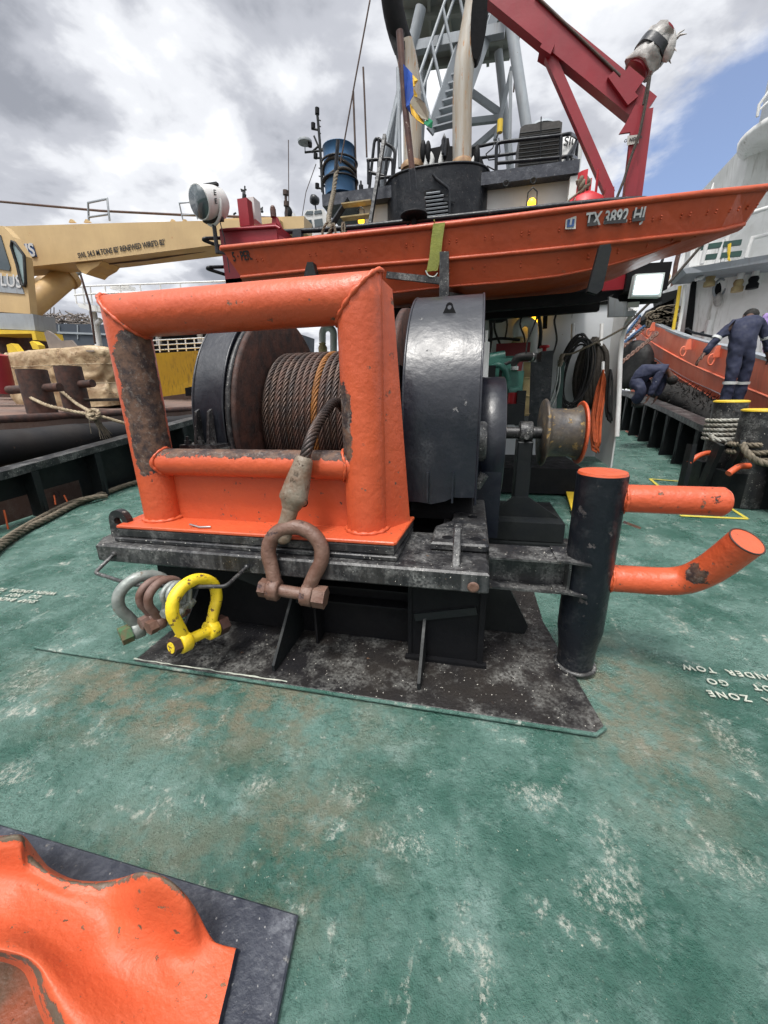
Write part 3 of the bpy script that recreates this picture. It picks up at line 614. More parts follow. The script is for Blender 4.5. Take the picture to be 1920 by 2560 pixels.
b = MB(); path = dens(LB, LT, 60)+dens(LT, RTp, 70)+dens(RTp, RB, 60)+[RB]
b.tube(path, RT, 56, wf=wear_frame); b.build('pipe_hoop', 'orange', fr)
def wear_mid(p, n): return -.2+1.0*sm(.10, .75, n.z)+.2*sm(-1.1, -.7, p.x)*sm(.2, .8, n.z)
b = MB(); b.tube(dens(V(LB.x+.02, YF-.02, ZM), V(RB.x-.02, YF-.02, ZM), 90)+[V(RB.x-.02, YF-.02, ZM)], RM, 48, wf=wear_mid); b.build('cross_bar', 'orange', fr)
def weld(path, r, name='weld_seam', m='orange_plain', parent=fr, amp=.35, stp=.012):
    q = resample(path, stp); b = MB(); b.tube([p+Vector(mn.noise_vector(p*60))*r*.3 for p in q], [r*(1+amp*math.sin(i*2.1)+.2*mn.noise(p*40)) for i, p in enumerate(q)], 8); return b.build(name, m, parent)
def mitre(c, sx):                                  # ellipse where the two pipes meet
    return [c+V(sx*RT*1.01*math.cos(t), RT*1.01*math.sin(t), RT*1.01*math.cos(t)) for t in [2*PI*i/48 for i in range(49)]]
weld(mitre(RTp, 1), .012); weld(mitre(LT, -1), .012)
for c in (LB, RB): weld([V(c.x+RT*1.03*math.cos(2*PI*i/40), YF+RT*1.03*math.sin(2*PI*i/40), .868) for i in range(41)], .014)
for c, sx in ((LB, 1), (RB, -1)):
    weld([V(c.x+sx*math.sqrt(max(0, (RT*1.02)**2-(RM*1.03*math.sin(t))**2)), YF-.02+RM*1.03*math.sin(t), ZM+RM*1.03*math.cos(t)) for t in [2*PI*i/40 for i in range(41)]], .009)
b = MB(); b.box((LB.x+.05, YF+.01, .86), (RB.x-.05, YF+.03, ZM)); b.build('web_plate', 'orange_plain', fr)
# flared wing plates behind each upright
for sx, xb in ((-1, LB.x), (1, RB.x)):
    x1 = xb+sx*.115; b = MB(); t_ = .018
    q = [V(x1-sx*.01, YF+.0, .862), V(x1+sx*.125, YF+.20, .862), V(x1+sx*.035, YF+.13, zt+.06), V(x1-sx*.01, YF+.04, zt+.10)]
    nn = (q[1]-q[0]).cross(q[3]-q[0]).normalized()*t_; vs = q+[p+nn for p in q]
    b.add(vs, [[0, 1, 2, 3], [7, 6, 5, 4], [0, 4, 5, 1], [1, 5, 6, 2], [2, 6, 7, 3], [3, 7, 4, 0]]); b.build('wing_plate', 'orange_plain', fr)
    weld([q[0]+V(sx*.012, -.012, 0), (q[0]+q[3])/2+V(sx*.012, -.012, 0), q[3]+V(0, -.012, 0)], .006)
b = MB(); b.prism([(LB.x-.21, 2.08), (RB.x+.22, 2.08), (RB.x+.235, 2.10), (RB.x+.27, 2.60), (LB.x-.27, 2.60)], .838, .862, .006); b.build('base_flange', 'orange_chip', fr)
b = MB(); b.prism([(LB.x-.21, 2.085), (RB.x+.22, 2.085), (RB.x+.26, 2.61), (LB.x-.27, 2.61)], .775, .8375, .008); b.prism([(LB.x-.23, 2.065), (RB.x+.24, 2.065), (RB.x+.26, 2.61), (LB.x-.27, 2.61)], .743, .7745, .006); b.build('riser', 'black_worn', fr)
b = MB(); b.tube([at(475, 1311, z=.872), at(500, 1318, z=.872), at(527, 1317, z=.872)], .007, 8); tag(b.build('bent_welding_rod', 'steel'), 'short bent bright metal rod lying on the orange flange', 'metal rod')

# ================================================================ TOW WIRE, SOCKET, SHACKLES
wp = [V(-.93, YC-.66, ZC+.10), V(-.95, 2.95, 1.56), at(838, 1005, y=2.66), at(795, 1058, y=2.32), at(772, 1110, y=2.155), at(758, 1160, y=2.13)]
b = MB(); b.rope(wp, .034, 6, .21, 8, .014); tag(b.build('tow_wire', 'wire'), 'thick twisted steel wire leading over the orange cross bar', 'steel wire')
so_ = thing('wire_socket', 'rusty cone shaped steel socket on the end of the tow wire', 'wire socket', at(735, 1250, y=2.1))
A, B_ = at(760, 1150, y=2.125), at(708, 1338, y=2.02); ax = (B_-A).normalized(); L_ = (B_-A).length
px_ = V(1, 0, 0); px_ = (px_-ax*px_.dot(ax)).normalized(); py_ = ax.cross(px_)
def sect(b, secs, n=28, e=2.0):
    """lofted body: (t, width, depth)"""
    vs = []
    for t, w, d in secs:
        for j in range(n):
            a = 2*PI*j/n; ca, sa = math.cos(a), math.sin(a); k = (abs(ca)**e+abs(sa)**e)**(-1/e); vs.append(A+ax*(t*L_)+px_*(w*k*ca)+py_*(d*k*sa))
    m = len(secs); b.add(vs, [[i*n+j, i*n+(j+1) % n, (i+1)*n+(j+1) % n, (i+1)*n+j] for i in range(m-1) for j in range(n)], True); b.add(vs[:n], [list(range(n))[::-1]]); b.add(vs[-n:], [list(range(n))]); return b
b = MB(); sect(b, [(-.04, .040, .040), (-.02, .050, .050), (.02, .056, .055), (.15, .064, .062), (.30, .076, .070), (.44, .083, .072), (.47, .088, .072), (.53, .088, .066), (.57, .070, .055), (.64, .056, .046)], 32); b.build('socket_cone', 'galv_gold', so_)
b = MB(); eyec = A+ax*(L_*.99)
sect(b, [(.56, .056, .046), (.64, .052, .044), (.78, .048, .040), (.9, .054, .040), (1.0, .056, .040), (1.06, .050, .036), (1.10, .030, .026), (1.12, .006, .006)], 28); b.build('socket_bail', 'galv_gold', so_)
b = MB(); b.lathe(A+ax*(L_*.53)+px_*.042-py_*.058, -py_, [(.03, -.012), (.032, .004), (.022, .006), (.0, .002)], 18); b.build('socket_hole', 'black_dark', so_)
lv, lf = text_mesh('JJFA', .03); b = MB(); c_ = A+ax*(L_*.28)-py_*.0
for txt, t_, sz in (('55', .17, .03), ('JFA', .26, .028)):
    lv, lf = text_mesh(txt, sz); side = py_ if py_.y < 0 else -py_
    b.add([A+ax*(L_*t_)+side*(.066+.03*t_)+px_*p.x-ax*p.y+side*p.z for p in lv], lf)
b.build('cast_letters', 'galv_gold', so_)

def shackle(name, label, loc, Rm, s, m, pinm, nutm, group=None, wire_=1.0, boltlen=1.0, thick=1.0):
    """bow shackle; local: bow up +Z, pin along X, pin centre at the origin; s = inside half width of bow"""
    t = thing(name, label, 'shackle', loc, group); M3 = Rm.to_3x3(); T = lambda p: Vector(loc)+M3@(Vector(p)*s)
    pr = [(-.78, 0, -.02), (-.80, 0, .35), (-1.0, 0, .95), (-1.22, 0, 1.6), (-1.12, 0, 2.25), (-.66, 0, 2.72), (0, 0, 2.9), (.66, 0, 2.72), (1.12, 0, 2.25), (1.22, 0, 1.6), (1.0, 0, .95), (.80, 0, .35), (.78, 0, -.02)]
    b = MB(); pts = resample([T(p) for p in pr], .12*s); n = len(pts); b.tube(pts, [s*.27*thick*(1+.12*math.sin(PI*i/(n-1))) for i in range(n)], 18)
    for sx in (-1, 1):
        b.lathe(T((sx*.78-.27, 0, 0)), M3@V(1, 0, 0), [(.25*s, 0), (.44*s, .0), (.50*s, .07*s), (.50*s, .47*s), (.44*s, .54*s), (.25*s, .54*s)], 22)
    b.jitter(.01*s, 30); b.build('bow', m, t)
    b = MB(); b.cyl(T((-1.45*boltlen, 0, 0)), T((1.35, 0, 0)), .27*s, n=20); b.build('pin', pinm, t)
    b = MB(); b.cyl(T((1.08, 0, 0)), T((1.62, 0, 0)), .50*s, n=6, smooth=False); b.build('bolt_head', nutm, t)
    b = MB(); b.cyl(T((-1.42*boltlen, 0, 0)), T((-1.08, 0, 0)), .42*s, n=6, smooth=False); b.build('nut', nutm, t); return t
def rot(ex, ey, ez): return Matrix.Rotation(ez, 4, 'Z')@Matrix.Rotation(ey, 4, 'Y')@Matrix.Rotation(ex, 4, 'X')
pc = at(727, 1480, y=1.93); top = at(732, 1312, y=2.02)
shackle('bow_shackle', 'large rusty bow shackle hanging from the wire socket', pc, rot(R_(-14), R_(6), R_(3)), (top-pc).length/3.0, 'rust', 'rust', 'rust', thick=1.12)
# shackles hung on the rod
G = 'spare shackles hung on the rod'
def hang(name, label, px, py, y, s, ex, ey, ez, m, pm, nm, **k):
    """hang with the inside of the bow's crown on the rod at (px,py)"""
    Rm = rot(ex, ey, ez); topp = at(px, py, y=y); loc = topp-(Rm.to_3x3()@V(0, 0, 2.62*s)); return shackle(name, label, loc, Rm, s, m, pm, nm, G, **k)
hang('bow_shackle', 'large grey galvanised shackle with green bolt, leftmost on the rod', 350, 1455, 1.83, .118, R_(0), R_(4), R_(-122), 'galv', 'galv', 'bolt_green')
hang('bow_shackle', 'grey and rust shackle just right of the green bolted one', 386, 1460, 1.82, .083, R_(0), R_(2), R_(-112), 'rust_pink', 'rust', 'rust_pink')
hang('bow_shackle', 'brown rusty shackle in the middle of the rod', 408, 1462, 1.81, .088, R_(0), R_(0), R_(-106), 'rust_pink', 'rust', 'rust')
for i, (px, w) in enumerate(((428, 'small grey shackle touching the brown rusty one'), (440, 'small grey shackle between two like it on the rod'), (452, 'small grey shackle nearest the yellow shackle'))):
    hang('bow_shackle', w, px, 1466, 1.80, .056, R_(0), R_(0), R_(-100+6*i), 'galv', 'galv', 'galv')
hang('bow_shackle', 'yellow shackle with chipped paint and a brown nut, rightmost on the rod', 486, 1464, 1.79, .122, R_(-3), R_(8), R_(74), 'yellow_chip', 'yellow_chip', 'rust_dark')

# ================================================================ GUIDE POST WITH ORANGE HORNS
gp = thing('guide_post', 'black steel post with two orange horns right of the winch', 'guide post', (.70, 2.28, 0))
PX, PY = at(1467, 1450, y=2.28).x, 2.28
b = MB(); zs = [.02, .05, .16, .30, .6, .9, 1.262]; b.tube([V(PX, PY, z) for z in zs], [.104, .104, .108, .128, .128, .128, .128], 40)
b.build('post', 'black', gp)
b = MB(); b.cyl((PX, PY, 1.262), (PX, PY, 1.275), .125, .120, 40); b.build('post_cap', 'orange_chip', gp)
b = MB(); b.tube([V(PX+.112*math.cos(a), PY+.112*math.sin(a), .03) for a in [2*PI*i/32 for i in range(33)]], .014, 8); b.build('foot_weld', 'black_worn', gp)
e1 = at(1806, 1262, y=PY-.03); z1 = at(1600, 1247, y=PY).z
def wear_arm(p, n): return .44*math.exp(-((p.x-(PX+.52))/.12)**2)-.05
b = MB(); q = dens(V(PX+.10, PY, z1), V(e1.x, PY-.02, z1+.004), 50); q = q+[V(e1.x, PY-.02, z1+.004), V(e1.x+.02, PY-.02, z1+.004)]; b.tube(q, [.076]*(len(q)-1)+[.062], 36, wf=wear_arm); b.build('upper_horn', 'orange_chip', gp)
za = at(1560, 1447, y=PY).z; p2 = at(1690, 1452, y=PY-.02); p3 = at(1770, 1425, y=PY-.10); p4 = at(1868, 1353, y=PY-.22)
def wear_low(p, n): return 1.5*math.exp(-((p-p2-(p3-p2)*.5-V(0, -.055, .04)).length/.062)**2)-.12
q = resample([V(PX+.10, PY, za), V(PX+.2, PY, za), p2, p3, p4], .015); b = MB(); b.tube(q, .078, 36, wf=wear_low); b.build('lower_horn', 'orange_chip', gp)
wd = (p4-p3).normalized(); u_, v_ = frame_of(wd)
b = MB(); b.tube([p4+(u_*math.cos(a)+v_*math.sin(a))*.077 for a in [2*PI*i/40 for i in range(41)]], .004, 6); b.build('end_weld', 'rust_dark', gp)
for c, z_ in ((V(PX+.12, PY, z1), 0), (V(PX+.12, PY, za), 0)):
    weld([c+V(0, .08*math.cos(a), .08*math.sin(a)) for a in [2*PI*i/36 for i in range(37)]], .008, 'weld_seam', 'orange_plain', gp)
tb = at(1240, 1375, y=2.3).z
b = MB(); x0_, x1_ = .14, PX-.10
b.box((x0_, 2.18, tb-.012), (x1_, 2.40, tb)); b.box((x0_, 2.28, tb-.19), (x1_, 2.295, tb-.012)); b.box((x0_, 2.18, tb-.205), (x1_, 2.40, tb-.19)); b.box((x1_-.03, 2.19, tb-.19), (x1_-.015, 2.28, tb-.012))
for z_ in (tb, tb-.193): b.prism([(x1_-.10, 2.18), (x1_+.07, 2.13), (x1_+.07, 2.16), (x1_+.05, 2.40), (x1_-.10, 2.40)], z_, z_+.011)
b.build('tie_beam', 'black_worn', gp)
b = MB(); b.obox(at(1560, 1305, y=2.16), at(1600, 1320, y=2.18), .012, .012); b.build('scar', 'rust', gp)

# ================================================================ ORANGE CAST CHOCK, lower left
ch = thing('deck_chock', 'orange cast fairlead chock with horns on a dark deck plate', 'chock', (-1.0, .5, 0))
b = MB(); c1 = at(745, 2285, z=.025); c2 = at(60, 2078, z=.025); c3 = at(690, 2560, z=.025)
dR = (c3-c1).normalized(); dL = (c2-c1).normalized(); b.prism([(c1.x, c1.y), tuple((c1+dR*.9)[:2]), tuple((c1+dR*.9+dL*1.7)[:2]), tuple((c1+dL*1.7)[:2])], .002, .026, .006); b.build('base_plate', 'navy_steel', ch)
rows = [  # each row: points (px, py, z) from the left to the right foot
 [(-160, 2175, .03), (-60, 2100, .03), (40, 2105, .03), (100, 2150, .03), (160, 2200, .03), (240, 2215, .03), (300, 2203, .03), (380, 2195, .03), (450, 2230, .03), (500, 2300, .03), (525, 2352, .03), (560, 2372, .03), (600, 2376, .03)],
 [(-160, 2130, .32), (-50, 2100, .33), (20, 2088, .34), (62, 2092, .33), (85, 2140, .26), (150, 2190, .21), (235, 2205, .18), (300, 2195, .19), (365, 2180, .30), (430, 2204, .29), (485, 2265, .22), (520, 2345, .09), (590, 2372, .055)],
 [(-160, 2160, .34), (-60, 2135, .35), (0, 2115, .36), (48, 2118, .34), (70, 2165, .27), (140, 2208, .22), (225, 2228, .19), (295, 2228, .20), (360, 2212, .31), (425, 2235, .29), (470, 2290, .22), (505, 2362, .09), (583, 2400, .058)],
 [(-160, 2230, .27), (-60, 2210, .27), (-5, 2190, .27), (40, 2200, .25), (80, 2225, .22), (140, 2255, .19), (210, 2285, .165), (275, 2310, .15), (335, 2310, .18), (395, 2345, .14), (440, 2385, .09), (490, 2415, .07), (572, 2450, .058)],
 [(-160, 2330, .25), (-60, 2300, .24), (-10, 2290, .23), (40, 2300, .22), (85, 2320, .205), (130, 2350, .19), (180, 2385, .17), (235, 2410, .145), (290, 2430, .12), (350, 2455, .095), (410, 2480, .075), (470, 2500, .062), (555, 2520, .058)],
 [(-160, 2370, .27), (-60, 2355, .265), (-10, 2358, .26), (40, 2368, .25), (80, 2385, .24), (110, 2410, .23), (140, 2450, .215), (175, 2500, .19), (225, 2545, .16), (290, 2570, .12), (370, 2585, .085), (450, 2600, .065), (535, 2610, .058)],
 [(-160, 2392, .25), (-60, 2378, .245), (-10, 2380, .24), (35, 2390, .23), (70, 2405, .22), (95, 2432, .21), (112, 2475, .195), (135, 2530, .17), (180, 2600, .14), (260, 2660, .11), (350, 2700, .08), (430, 2720, .065), (515, 2720, .058)],
 [(-160, 2410, .12), (-60, 2400, .12), (-10, 2402, .11), (30, 2412, .10), (58, 2430, .09), (76, 2465, .08), (90, 2510, .07), (110, 2560, .06), (150, 2640, .05), (230, 2720, .04), (330, 2780, .03), (420, 2800, .03), (500, 2800, .03)]]
def bic(grid, nu, nv):
    def cr(p, t):
        n = len(p); i = min(int(t), n-2); f = t-i; p0, p1, p2_, p3_ = p[max(i-1, 0)], p[i], p[i+1], p[min(i+2, n-1)]
        return .5*((2*p1)+(p2_-p0)*f+(2*p0-5*p1+4*p2_-p3_)*f*f+(3*p1-p0-3*p2_+p3_)*f**3)
    out = []
    for a in range(nv+1):
        row = []
        for c in range(nu+1):
            tu = c/nu*(len(grid[0])-1); tv = a/nv*(len(grid)-1); row.append(cr([cr(r, tu) for r in grid], tv))
        out.append(row)
    return out
g = bic([[at(px, py, z=z) for px, py, z in r] for r in rows], 110, 90)
vs = []; ws = []
for a, row in enumerate(g):
    for c, p in enumerate(row):
        vs.append(p); v = a/90*7; u = c/110*12; w = -.12
        if u < 11: w = max(w, .66*math.exp(-((v-6.1)/.5)**2)*(1-sm(8, 9, u)), .70*math.exp(-((v-1.45)/.42)**2)*(1-sm(9, 10.5, u)), .16*(v > 6.6))
        ws.append(w)
b = MB(); b.add(vs, [[a*111+c, a*111+c+1, (a+1)*111+c+1, (a+1)*111+c][::-1] for a in range(90) for c in range(110)], True, ws); b.build('casting', 'orange_cast', ch)
b = MB(); q = [at(px, py, z=.027) for px, py in ((-250, 2380), (30, 2380), (110, 2440), (170, 2560), (300, 2800), (-250, 2800))]; b.add(q, [[0, 1, 2, 3, 4, 5]]); b.build('chock_bottom', 'orange_worn', ch)
e = [Vector(g[a][110]) for a in range(91)]; b = MB(); b.add([p for p in e]+[V(p.x+.004, p.y, .024) for p in e], [[i, i+1, 92+i, 91+i] for i in range(90)]); b.build('foot_edge', 'navy_steel', ch)

# ================================================================ helpers for big plates
def slab(b, pts, ext):
    """planar polygon (3-D points) given thickness by the vector ext"""
    pts = [Vector(p) for p in pts]; n = len(pts); e = Vector(ext); nn = V(0, 0, 0)
    for i in range(n): nn += pts[i].cross(pts[(i+1) % n])
    if nn.dot(e) > 0: pts = pts[::-1]
    q = pts+[p+e for p in pts]; return b.add(q, [list(range(n)), [n+i for i in range(n)][::-1]]+[[i, n+i, n+(i+1) % n, (i+1) % n] for i in range(n)])
def pslab(b, pxs, y, th): return slab(b, [at(px, py, y=y) for px, py in pxs], (0, th, 0))
def ptube(b, pxs, y, r, n=8, k=0): 
    q = [at(*p[:2], y=p[2] if len(p) > 2 else y) for p in pxs]; return b.tube(corner(q, k) if k else q, r, n)
def onbox(b, c, s): c = Vector(c); s = Vector(s)/2; return b.box(c-s, c+s)

# ================================================================ BULWARKS
def interp(tab, y):
    for (y0, v0), (y1, v1) in zip(tab, tab[1:]):
        if y <= y1: return v0+(v1-v0)*max(0, (y-y0))/(y1-y0)
    return tab[-1][1]
RX = [(-2.5, 3.75), (3, 3.95), (6, 4.05), (8, 4.15), (10, 4.45), (13.6, 4.83), (17, 4.95)]
RZ = [(-2.5, .62), (6, .90), (8, 1.10), (13.6, 1.60), (17, 1.8)]
LX = [(-2.5, -6.45), (6, -6.55), (11, -6.5), (17, -6.3)]; LZ = [(-2.5, .42), (3.96, .785), (6.06, 1.017), (8.1, 1.26), (11, 1.5), (17, 1.7)]
def bulwark(name, label, X, Z, sg, stay_ys, ports):
    t = thing(name, label, 'bulwark', (interp(X, 5), 5, dz(5))); ys_ = [-2.4+i*.4 for i in range(49)]
    b = MB()
    for y0, y1 in zip(ys_, ys_[1:]):
        xa, xb = interp(X, y0), interp(X, y1); lo = .34 if any(p0 < (y0+y1)/2 < p1 for p0, p1 in ports) else -.05
        slab(b, [(xa, y0, dz(y0)+lo), (xb, y1, dz(y1)+lo), (xb, y1, interp(Z, y1)-.05), (xa, y0, interp(Z, y0)-.05)], (sg*.02, 0, 0))
    b.build('plating', 'black_flat', t); b = MB(); n = len(ys_); vs = []
    for y in ys_:
        x, z = interp(X, y), interp(Z, y)
        vs += [(x-sg*.25, y, z-.11), (x+sg*.06, y, z-.11), (x+sg*.06, y, z), (x-sg*.25, y, z)]
    fs = []
    for i in range(n-1):
        for j in range(4):
            f = [i*4+j, i*4+(j+1) % 4, (i+1)*4+(j+1) % 4, (i+1)*4+j]; fs.append(f if sg < 0 else f[::-1])
    b.add(vs, fs); b.build('cap_rail', 'black_worn', t)
    for y in stay_ys:
        x, z = interp(X, y), interp(Z, y); b = MB(); h = dz(y)
        slab(b, [(x, y, h), (x-sg*.30, y, h), (x-sg*.30, y, h+.05), (x-sg*.20, y, z-.11), (x, y, z-.11)], (0, .02, 0)); onbox(b, (x-sg*.26, y+.01, (h+z-.11)/2), (.012, .10, z-.13-h)); b.build('stay', 'black_flat', t)
    return t
bulwark('bulwark', 'black bulwark with stays along the left side, beside the coiled rope', LX, LZ, -1, [2.2, 3.3, 4.35, 5.4, 6.5, 7.6, 8.7, 9.8, 11], [(2.4, 3.3), (3.6, 4.7), (5.0, 5.2)])
bulwark('bulwark', 'black bulwark with close stays along the right side below the crouching person', RX, RZ, 1, [5.2, 6.2, 7.0, 7.9, 8.8, 9.7, 10.6, 11.5, 12.5, 13.5, 14.5], [])
for i, px in enumerate((135, 160, 10)):
    b = MB(); z_ = [at(px, 1238 if i < 2 else 1275, x=-6.35), at(px+(4 if i == 0 else 12), 1262 if i < 2 else 1330, x=-6.3)]; b.tube(z_, .012, 8); tag(b.build('cord', 'rope_orange'), ['thin rusty orange cord under the left bulwark, middle one', 'thin rusty orange cord under the left bulwark, farthest one', 'thin rusty orange cord under the left bulwark, nearest the photo edge'][i], 'cord', 'cords under the left bulwark')

# rope laid on the left of the deck (doubled, plaited)
def dzp(px, py, h):
    p = dpx(px, py) if at(px, py, z=0).y > 4 else at(px, py, z=0); return V(p.x, p.y, dz(p.y)+h)
b = MB(); b.rope([dzp(-120, 1470, .05), dzp(-40, 1415, .05), dzp(10, 1370, .05), dzp(70, 1330, .05), dzp(130, 1300, .05), dzp(190, 1268, .05), dzp(262, 1240, .05), dzp(335, 1214, .05), dzp(420, 1195, .05), dzp(520, 1180, .05)], .046, 4, .42, 8, .03)
tag(b.build('deck_rope', 'rope'), 'long thick plaited rope lying on the green deck beside the left bulwark', 'rope')
b = MB(); b.rope([dzp(-120, 1440, .05), dzp(-20, 1386, .06), dzp(40, 1348, .08), dzp(100, 1305, .05), dzp(160, 1274, .06), dzp(215, 1262, .10), dzp(268, 1247, .05)], .042, 4, .42, 8, .03)
tag(b.build('deck_rope', 'rope'), 'shorter plaited rope end lying twisted against the long deck rope', 'rope')

# ================================================================ BARGE ALONGSIDE (left)
BX, BZ, BK = -7.45, 1.43, .05
def bz(x): return BZ+BK*(BX-x)
def bat(px, py):
    d = fwd + Rv*((px-960)/FPX) + Uv*((1280-py)/FPX); t = (BZ-CH+BK*BX)/(d.z+BK*d.x) ; return V(0, 0, CH)+d*t
bg_ = thing('deck_barge', 'rusty flat barge moored along the left side with black fender edge', 'barge', (-12, 6, 0))
b = MB(); n_ = 40; vs = []
for j in range(n_+1):
    y = -4+j*.5
    for i in range(30):
        x = BX-i*.5; vs.append((x, y, bz(x)+.01*mn.noise(V(x, y, 0))))
b.add(vs, [[j*30+i, (j+1)*30+i, (j+1)*30+i+1, j*30+i+1][::-1] for j in range(n_) for i in range(29)]); slab(b, [(BX, -4, -1.9), (BX, 16, -1.9), (BX, 16, BZ-.02), (BX, -4, BZ-.02)], (-.1, 0, 0)); slab(b, [(BX, 16, -1.9), (-21.9, 16, -1.9), (-21.9, 16, bz(-21.9)), (BX, 16, BZ)], (0, -.1, 0)); b.build('hull', 'barge_deck', bg_)
b = MB(); b.tube([(BX-.05, -4+i*.5, BZ-.01+.01*math.sin(i*2)) for i in range(41)], .075, 12).jitter(.02, 2); b.build('edge_pipe', 'rust_dark', bg_)
b = MB(); b.tube([(BX+.08, -4+i*.4, BZ-.42+.015*mn.noise(V(i, 0, 0))) for i in range(51)], .27, 16).jitter(.03, 1.5); b.build('rubbing_fender', 'barge_hull', bg_)
def bitt(px, pyb, pyt, w, label, arms, yf):
    base = at(px, pyb, y=yf); base.z = bz(base.x); dist = (base-V(0, 0, CH)).dot(fwd); r = w/2/FPX*dist; top_ = at(px-18, pyt, y=base.y); h = top_.z-base.z
    t = thing('barge_bitt', label, 'mooring bitt', base, 'rusty bitts on the barge deck'); b = MB(); b.tube([base+V(0, 0, -.02), base+V(0, 0, h*.5), base+V(0, 0, h)], r, 24); b.build('barrel', 'rust_dark', t)
    b = MB(); b.cyl(base+V(0, 0, h), base+V(0, 0, h+.01), r*.97, n=24); b.build('cap', 'barge_hull', t)
    b = MB(); q = [at(x_, y_, y=base.y) for x_, y_ in arms]; b.cyl(q[0], q[1], r*.32, n=16); b.build('crossbar', 'rust_dark', t); return base, r
bA, rA = bitt(108, 1034, 925, 62, 'rusty barge bitt with a crossbar, nearer the left photo edge', ((22, 975), (150, 968)), 6.3)
bB, rB = bitt(192, 1012, 917, 56, 'rusty barge bitt with a crossbar, nearer the orange frame', ((150, 966), (232, 958)), 7.3)
# mooring ropes to a knot
kn = at(236, 1038, x=-7.0)
b = MB(); b.rope([at(60, 985, y=bA.y-.1), at(110, 1010, y=bA.y-.35), at(160, 1024, y=bA.y-.3), kn+V(-.03, 0, 0)], .034, 3, .2, 7, .025); b.rope([at(122, 955, y=bB.y-.2), at(150, 975, y=bB.y-.3), at(190, 1008, y=bB.y-.4), kn+V(0, 0, .03)], .036, 3, .2, 7, .025)
b.rope([kn, at(270, 1046, x=-6.85), at(330, 1064, x=-6.6), at(420, 1090, x=-6.4)], .034, 3, .2, 7, .025)
b.rope([kn+V(-.08, -.05, .07), kn+V(-.06, -.08, -.02), kn+V(.02, -.07, -.07), kn+V(.09, 0, 0), kn+V(.04, .05, .08), kn+V(-.06, .0, .09), kn+V(-.05, -.07, 0), kn+V(.07, -.06, .03)], .036, 3, .2, 7, .02)
tag(b.build('mooring_rope', 'rope_pale'), 'pale mooring rope knotted between the barge bitts and this boat', 'rope')
b = MB()
for i in range(16):
    a = kn+V(.03*math.cos(i), .03*math.sin(i*1.7), -.03); e_ = at(250+i*2.0, 1092+6*math.sin(i*2), x=-6.95); b.tube([a, a.lerp(e_, .5)+Vector(mn.noise_vector(V(i, 2, 3)))*.02, e_], .008, 5)
b.tube([at(222, 1042, x=-6.98), at(224, 1060, x=-6.98), at(228, 1084, x=-6.98)], .006, 5); tag(b.build('rope_tail', 'rope'), 'frayed rope tail hanging from the mooring knot', 'frayed rope')
b = MB(); 
for k in range(3):
    b.tube([at(248, 1002, x=-8.6)+V(.36*math.cos(i/20*2*PI)+.05*k, .5*math.sin(i/20*2*PI), 0.02*k) for i in range(20)], .014, 6, closed=True)
tag(b.build('rope_coil', 'rope_dark'), 'flat dark coil of thin line on the barge deck beside the tarpaulin', 'rope')
# tarpaulin covered load
tb0 = at(50, 965, y=8.6); tb1 = at(300, 950, y=8.6)
b = MB(); nu, nv = 120, 40; vs = []; cx, cy = (tb0.x+tb1.x)/2, 8.9; ax_ = (tb1.x-tb0.x)/2; zt0 = at(150, 874, y=8.4).z; zb0 = bz(cx)-.02
for j in range(nv+1):
    for i in range(nu):
        a = 2*PI*i/nu; t = j/nv; r_ = (abs(math.cos(a))**4+abs(math.sin(a))**4)**(-.25); kf = 1.0 if t < .55 else 1-((t-.55)/.45)**1.6*.98; kf *= 1-.05*math.exp(-((t-.22)/.06)**2)
        z = zb0+(zt0-zb0)*(min(1, t/.62)**.85); fold = 1+.10*mn.noise(V(math.cos(a)*3.2, math.sin(a)*3.2, t*2.2))+.05*abs(mn.noise(V(math.cos(a)*7+t*3, math.sin(a)*7, t*5)))+.07*abs(mn.noise(V(math.cos(a)*15, math.sin(a)*15, t*9)))+.03*math.sin(a*17+7*mn.noise(V(a, t*3, 2)))*(1-t)
        vs.append((cx+ax_*r_*kf*math.cos(a)*fold, cy+.75*r_*kf*math.sin(a)*fold, z+.05*mn.noise(V(a*2, t*4, 0))))
b.add(vs, [[j*nu+i, j*nu+(i+1) % nu, (j+1)*nu+(i+1) % nu, (j+1)*nu+i] for j in range(nv) for i in range(nu)], True)
tp = b.build('tarpaulin_bundle', 'tarp'); tag(tp, 'big load wrapped in dirty beige tarpaulin on the barge deck', 'covered load')
b = MB(); 
for kz, kr in ((.40, 1.07), (.72, 1.06)): b.tube([(cx+ax_*kr*(abs(math.cos(a))**4+abs(math.sin(a))**4)**(-.25)*math.cos(a), cy+.75*kr*(abs(math.cos(a))**4+abs(math.sin(a))**4)**(-.25)*math.sin(a), zb0+(zt0-zb0)*kz) for a in [2*PI*i/50 for i in range(50)]], .009, 5, closed=True)
b.build('tie_line', 'rope_pale', tp, None) if False else tag(b.build('tie_line', 'rope_pale'), 'thin cords tied round the beige tarpaulin bundle', 'cord')
b = MB(); yy = 8.4; pslab(b, [(124, 876), (110, 832), (118, 826), (132, 834), (150, 852), (178, 850), (190, 864), (228, 862), (231, 877)], yy, .05); slab(b, [at(120, 878, y=8.2), at(236, 879, y=8.2), at(228, 872, y=9.0), at(124, 872, y=9.0)], (0, 0, .03)); tag(b.build('steel_bracket', 'scrap'), 'weathered grey steel bracket lying on top of the tarpaulin bundle', 'bracket')

